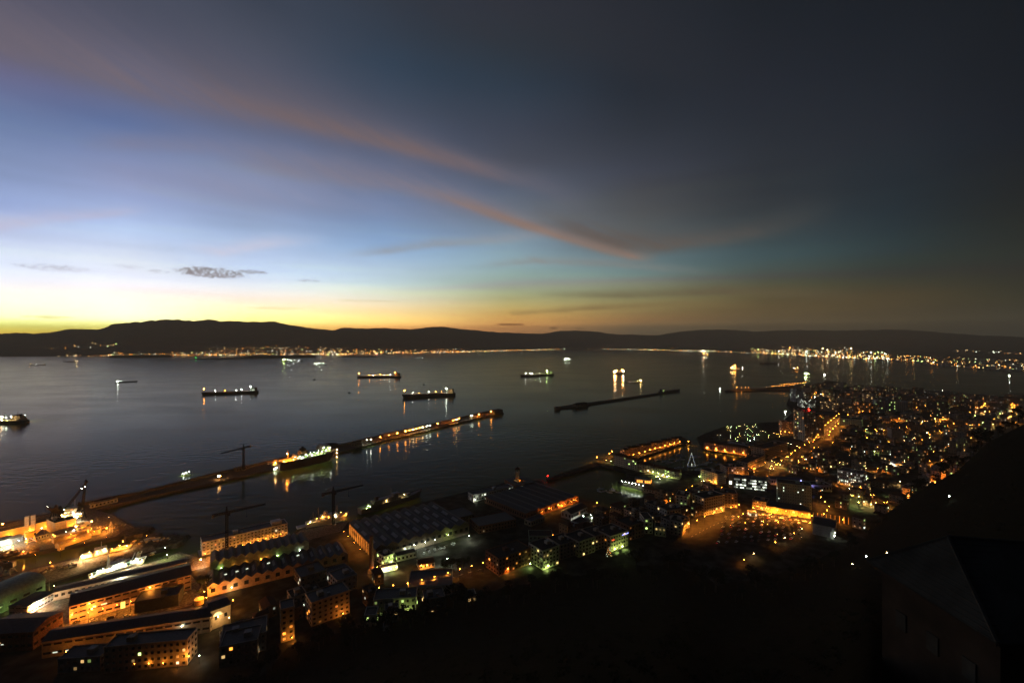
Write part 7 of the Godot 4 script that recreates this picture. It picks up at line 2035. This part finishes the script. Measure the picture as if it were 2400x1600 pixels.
		t.set_meta("group", "plain houses near " + marks[k][0])


func lights_everywhere() -> void:
	# street lamps between the houses: [zone, how many, share of orange, power, size, height]
	var zones := [
		[[Vector3(470.8, 3, -721.2), Vector3(736.6, 3, -925.0), Vector3(1122.9, 3, -1063.8), Vector3(780.8, 3, -773.7), Vector3(488.6, 3, -567.4), Vector3(371.1, 3, -494.8)], 64, 0.66, 420.0, 0.27, 6.0, "old town"],
		[[Vector3(610.7, 3, -851.0), Vector3(835.9, 3, -1150.1), Vector3(1477.5, 3, -1329.8), Vector3(1182.0, 3, -1063.8), Vector3(736.6, 3, -925.0)], 80, 0.78, 900.0, 0.41, 7.0, "middle town"],
		[[Vector3(883.7, 3, -1215.8), Vector3(1054.4, 3, -1498.3), Vector3(1438.4, 3, -1688.6), Vector3(1688.6, 3, -1519.7), Vector3(1459.3, 3, -1313.3), Vector3(1103.7, 3, -1281.7)], 76, 0.85, 1500.0, 0.54, 8.0, "north town"],
		[[Vector3(1007.7, 3, -1636.6), Vector3(1288.8, 3, -1988.4), Vector3(1709.5, 3, -1758.3), Vector3(1438.4, 3, -1688.6), Vector3(1054.4, 3, -1498.3), Vector3(923.9, 3, -1467.3)], 40, 0.4, 720.0, 0.68, 9.0, "north shore"],
		[[Vector3(420.3, 3, -945.6), Vector3(485.2, 3, -1048.1), Vector3(590.0, 3, -1080.0), Vector3(573.1, 3, -967.1), Vector3(539.6, 3, -925.0), Vector3(413.1, 3, -857.9)], 62, 0.1, 12.0, 0.26, 5.0, "reclaimed land"],
		[[Vector3(374.0, 3, -721.2), Vector3(454.6, 3, -818.3), Vector3(529.1, 3, -879.2), Vector3(623.8, 3, -886.5), Vector3(522.9, 3, -773.7), Vector3(381.3, 3, -686.3)], 38, 0.6, 330.0, 0.27, 5.0, "basin gardens"],
		[[Vector3(186.6, 3, -559.9), Vector3(262.7, 3, -644.7), Vector3(343.2, 3, -686.3), Vector3(324.5, 3, -625.8), Vector3(206.4, 3, -506.6)], 20, 0.7, 288.0, 0.23, 5.0, "basin streets"],
		[[Vector3(1410.9, 3, -1437.6), Vector3(1505.7, 3, -1355.2), Vector3(1407.1, 3, -1266.4), Vector3(1289.0, 3, -1313.3)], 22, 0.9, 1680.0, 0.61, 9.0, "road by the far right shore"],
	]
	var far := {"sodium": [], "warm": [], "white": [], "lime": []}
	for z in zones:
		var zone := flat_zone(z[0])
		var n := 0
		var tries := 0
		var got := []
		while n < z[1] and tries < 4000:
			tries += 1
			var b: Array = z[0]
			var i := rng.randi() % (b.size() - 2)
			var u := rng.randf()
			var v := rng.randf()
			if u + v > 1.0:
				u = 1.0 - u
				v = 1.0 - v
			var p: Vector3 = b[0] + (b[i + 1] - b[0]) * u + (b[i + 2] - b[0]) * v
			if not inside(p, zone) or hill(p.x, p.z) > 2.5:
				continue
			var clear := true
			for s in solid:
				if Vector2(p.x - s[0], p.z - s[1]).length() < s[2] * 0.62 + 0.5:
					clear = false
					break
			if not clear:
				continue
			got.append(p)
			n += 1
		for i in got.size():
			var p: Vector3 = got[i]
			var k := near_mark(p)
			var c: Color = SODIUM if rng.randf() < z[2] else [WHITE, LIME, WARM, WARM][rng.randi() % 4]
			var order := 0
			for q in got:
				if near_mark(q) == k and flat2(q).distance_to(flat2(marks[k][1])) < flat2(p).distance_to(flat2(marks[k][1])):
					order += 1
			if z[6] in ["north town", "north shore", "road by the far right shore", "reclaimed land", "middle town"] or (z[6] in ["basin gardens", "old town"] and i % 2):
				far[tone_of(c)].append([p, z[5], z[4] * rng.randf_range(0.55, 1.1), z[3] * rng.randf_range(0.8, 3.0) if i % 3 < 2 else 0.0, c])
				continue
			lamp("%s lamp of the %s, %s from %s" % [colour_name(c), z[6], nth(order), marks[k][0]], p, z[5], c, z[3] * rng.randf_range(0.5, 1.6) if i % 3 < 2 else 0.0, "street lamps of the " + z[6], z[4] * rng.randf_range(0.7, 1.25))

	for tone in far:
		far_lamps("%s street lamps scattered between the farther houses of the town" % {"sodium": "orange", "warm": "yellowish", "white": "white", "lime": "greenish"}[tone], tone, far[tone])


func park_trees() -> void:
	var zones := [[[Vector3(283.2, 3, -664.9), Vector3(401.2, 3, -773.7), Vector3(492.5, 3, -818.3), Vector3(434.8, 3, -733.7), Vector3(310.4, 3, -644.7)], 22, "dark garden behind the basin"], [[Vector3(540.3, 3, -793.9), Vector3(598.9, 3, -851.0), Vector3(654.0, 3, -851.0), Vector3(594.5, 3, -746.5), Vector3(499.1, 3, -709.2)], 22, "dark park in the old town"], [[Vector3(197.0, 3, -531.9), Vector3(242.9, 3, -582.9), Vector3(234.9, 3, -545.5), Vector3(208.9, 3, -512.7)], 8, "trees by the orange road"], [[Vector3(-72.3, 3, -390.4), Vector3(-30.6, 3, -413.1), Vector3(-26.0, 3, -401.4), Vector3(-66.8, 3, -379.9)], 12, "trees along the dim slope road"], [[Vector3(628.7, 3, -905.4), Vector3(750.5, 3, -1013.1), Vector3(770.1, 3, -967.1), Vector3(635.2, 3, -868.4)], 10, "trees below the curving street"], [[Vector3(-248.8, 3, -360.6), Vector3(-244.5, 3, -372.0), Vector3(-231.8, 3, -357.6), Vector3(-237.7, 3, -351.7)], 6, "trees before the many gabled workshop"]]
	for z in zones:
		var zone := flat_zone(z[0])
		var b: Array = z[0]
		var n := 0
		var tries := 0
		while n < z[1] and tries < 900:
			tries += 1
			var i := rng.randi() % (b.size() - 2)
			var p: Vector3 = b[0] + (b[i + 1] - b[0]) * rng.randf() + (b[i + 2] - b[0]) * rng.randf()
			if not inside(p, zone) or not free_spot(p, 2.0):
				continue
			var h := rng.randf_range(7, 12)
			tree("%s dark tree from the left of the %s" % [nth(n), z[2]], p, h, h * 0.38, z[2])
			n += 1
	# trees standing on the edge of the slope, dark against the lamps below
	var i := 0
	for k in 130:
		var u := -0.62 + 1.75 * k / 129.0 + rng.randf_range(-0.01, 0.01)
		var d := 60.0
		var best := -9.0
		for q in range(60, 560, 5):
			var y := hill(u * q, -q)
			if y > 5.0 and (y - 200.0) / q > best:
				best = (y - 200.0) / q
				d = q
		d += rng.randf_range(-30, 4) if u < 0.85 else rng.randf_range(-6, 12)
		var p := Vector3(u * d, hill(u * d, -d) - 0.5, -d)
		var h := 5.0 + 14.0 * pow(rng.randf(), 1.7) + (5.0 if u > 0.85 else 0.0)
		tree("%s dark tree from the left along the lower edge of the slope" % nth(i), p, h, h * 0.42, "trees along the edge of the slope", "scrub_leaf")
		i += 1


func small_things() -> void:
	# the hip roofed house just below the viewpoint
	var t := thing("hillside_house", "dark hip roofed house just below the viewpoint at lower right", "house", Vector3.ZERO)
	cube(t, "wall", "house_wall", Vector3(48.6, 168.2, -43.5), Vector3(17.6, 15.6, 12.0))
	var p := [Vector3(38.6, 176, -36.6), Vector3(58.5, 176, -36.4), Vector3(58.5, 176, -50.6), Vector3(38.9, 176, -50.4)]
	var a := Vector3(43.2, 180.6, -45.6)
	var b := Vector3(52.5, 180.6, -43.6)
	var faces := [[p[0], a, b, p[1]], [p[2], b, a, p[3]], [p[1], b, p[2]], [p[3], a, p[0]]]
	var slope := ["front", "rear", "right", "left"]
	for f in 4:
		var st := begin()
		if f < 2:
			quad(st, faces[f][0], faces[f][1], faces[f][2], faces[f][3])
		else:
			tri(st, faces[f][0], faces[f][1], faces[f][2])
		var roof := made(t, "roof_slope", st, "house_roof")
		# rows of tiles laid on the slope, each course a lip proud of the one below
		var lo: Vector3 = faces[f][0]
		var lo2: Vector3 = faces[f][faces[f].size() - 1]
		var hi: Vector3 = faces[f][1]
		var hi2: Vector3 = faces[f][2] if f < 2 else faces[f][1]
		for k in 14:
			var u := lo.lerp(hi, k / 14.0)
			var v := lo2.lerp(hi2, k / 14.0)
			var tl := begin()
			bar(tl, u + Vector3(0, 0.04, 0), v + Vector3(0, 0.04, 0), 0.09)
			made(roof, "tile_course", tl, "house_roof")
	var st := begin()
	for i in 4:
		bar(st, p[i] + Vector3(0, 0.1, 0), (a if i in [0, 3] else b) + Vector3(0, 0.1, 0), 0.22)
	bar(st, a + Vector3(0, 0.1, 0), b + Vector3(0, 0.1, 0), 0.22)
	made(t, "ridge_tile", st, "house_roof")
	st = begin()
	for i in 4:
		bar(st, p[i] + Vector3(0, -0.12, 0), p[(i + 1) % 4] + Vector3(0, -0.12, 0), 0.2)
	made(t, "gutter", st, "house_wall")
	for z in [-40.0, -43.5, -47.0]:
		cube(t, "shutter", "house_roof", Vector3(39.74, 171.5, z), Vector3(0.14, 1.7, 1.2))
	# lone lights on the slope
	for i in 4:
		lamp("%s lone lamp far up the dark right slope" % nth(i), lone(i), 4, [WHITE, WARM, WHITE, WARM][i], 12, "lone lamps on the slope", 0.34)


func lone(i: int) -> Vector3:
	var u: float = [0.95, 0.815, 0.77, 0.74][i]
	var d := 380.0 - 6.0 * i
	return Vector3(u * d, maxf(hill(u * d, -d), 0.0), -d)
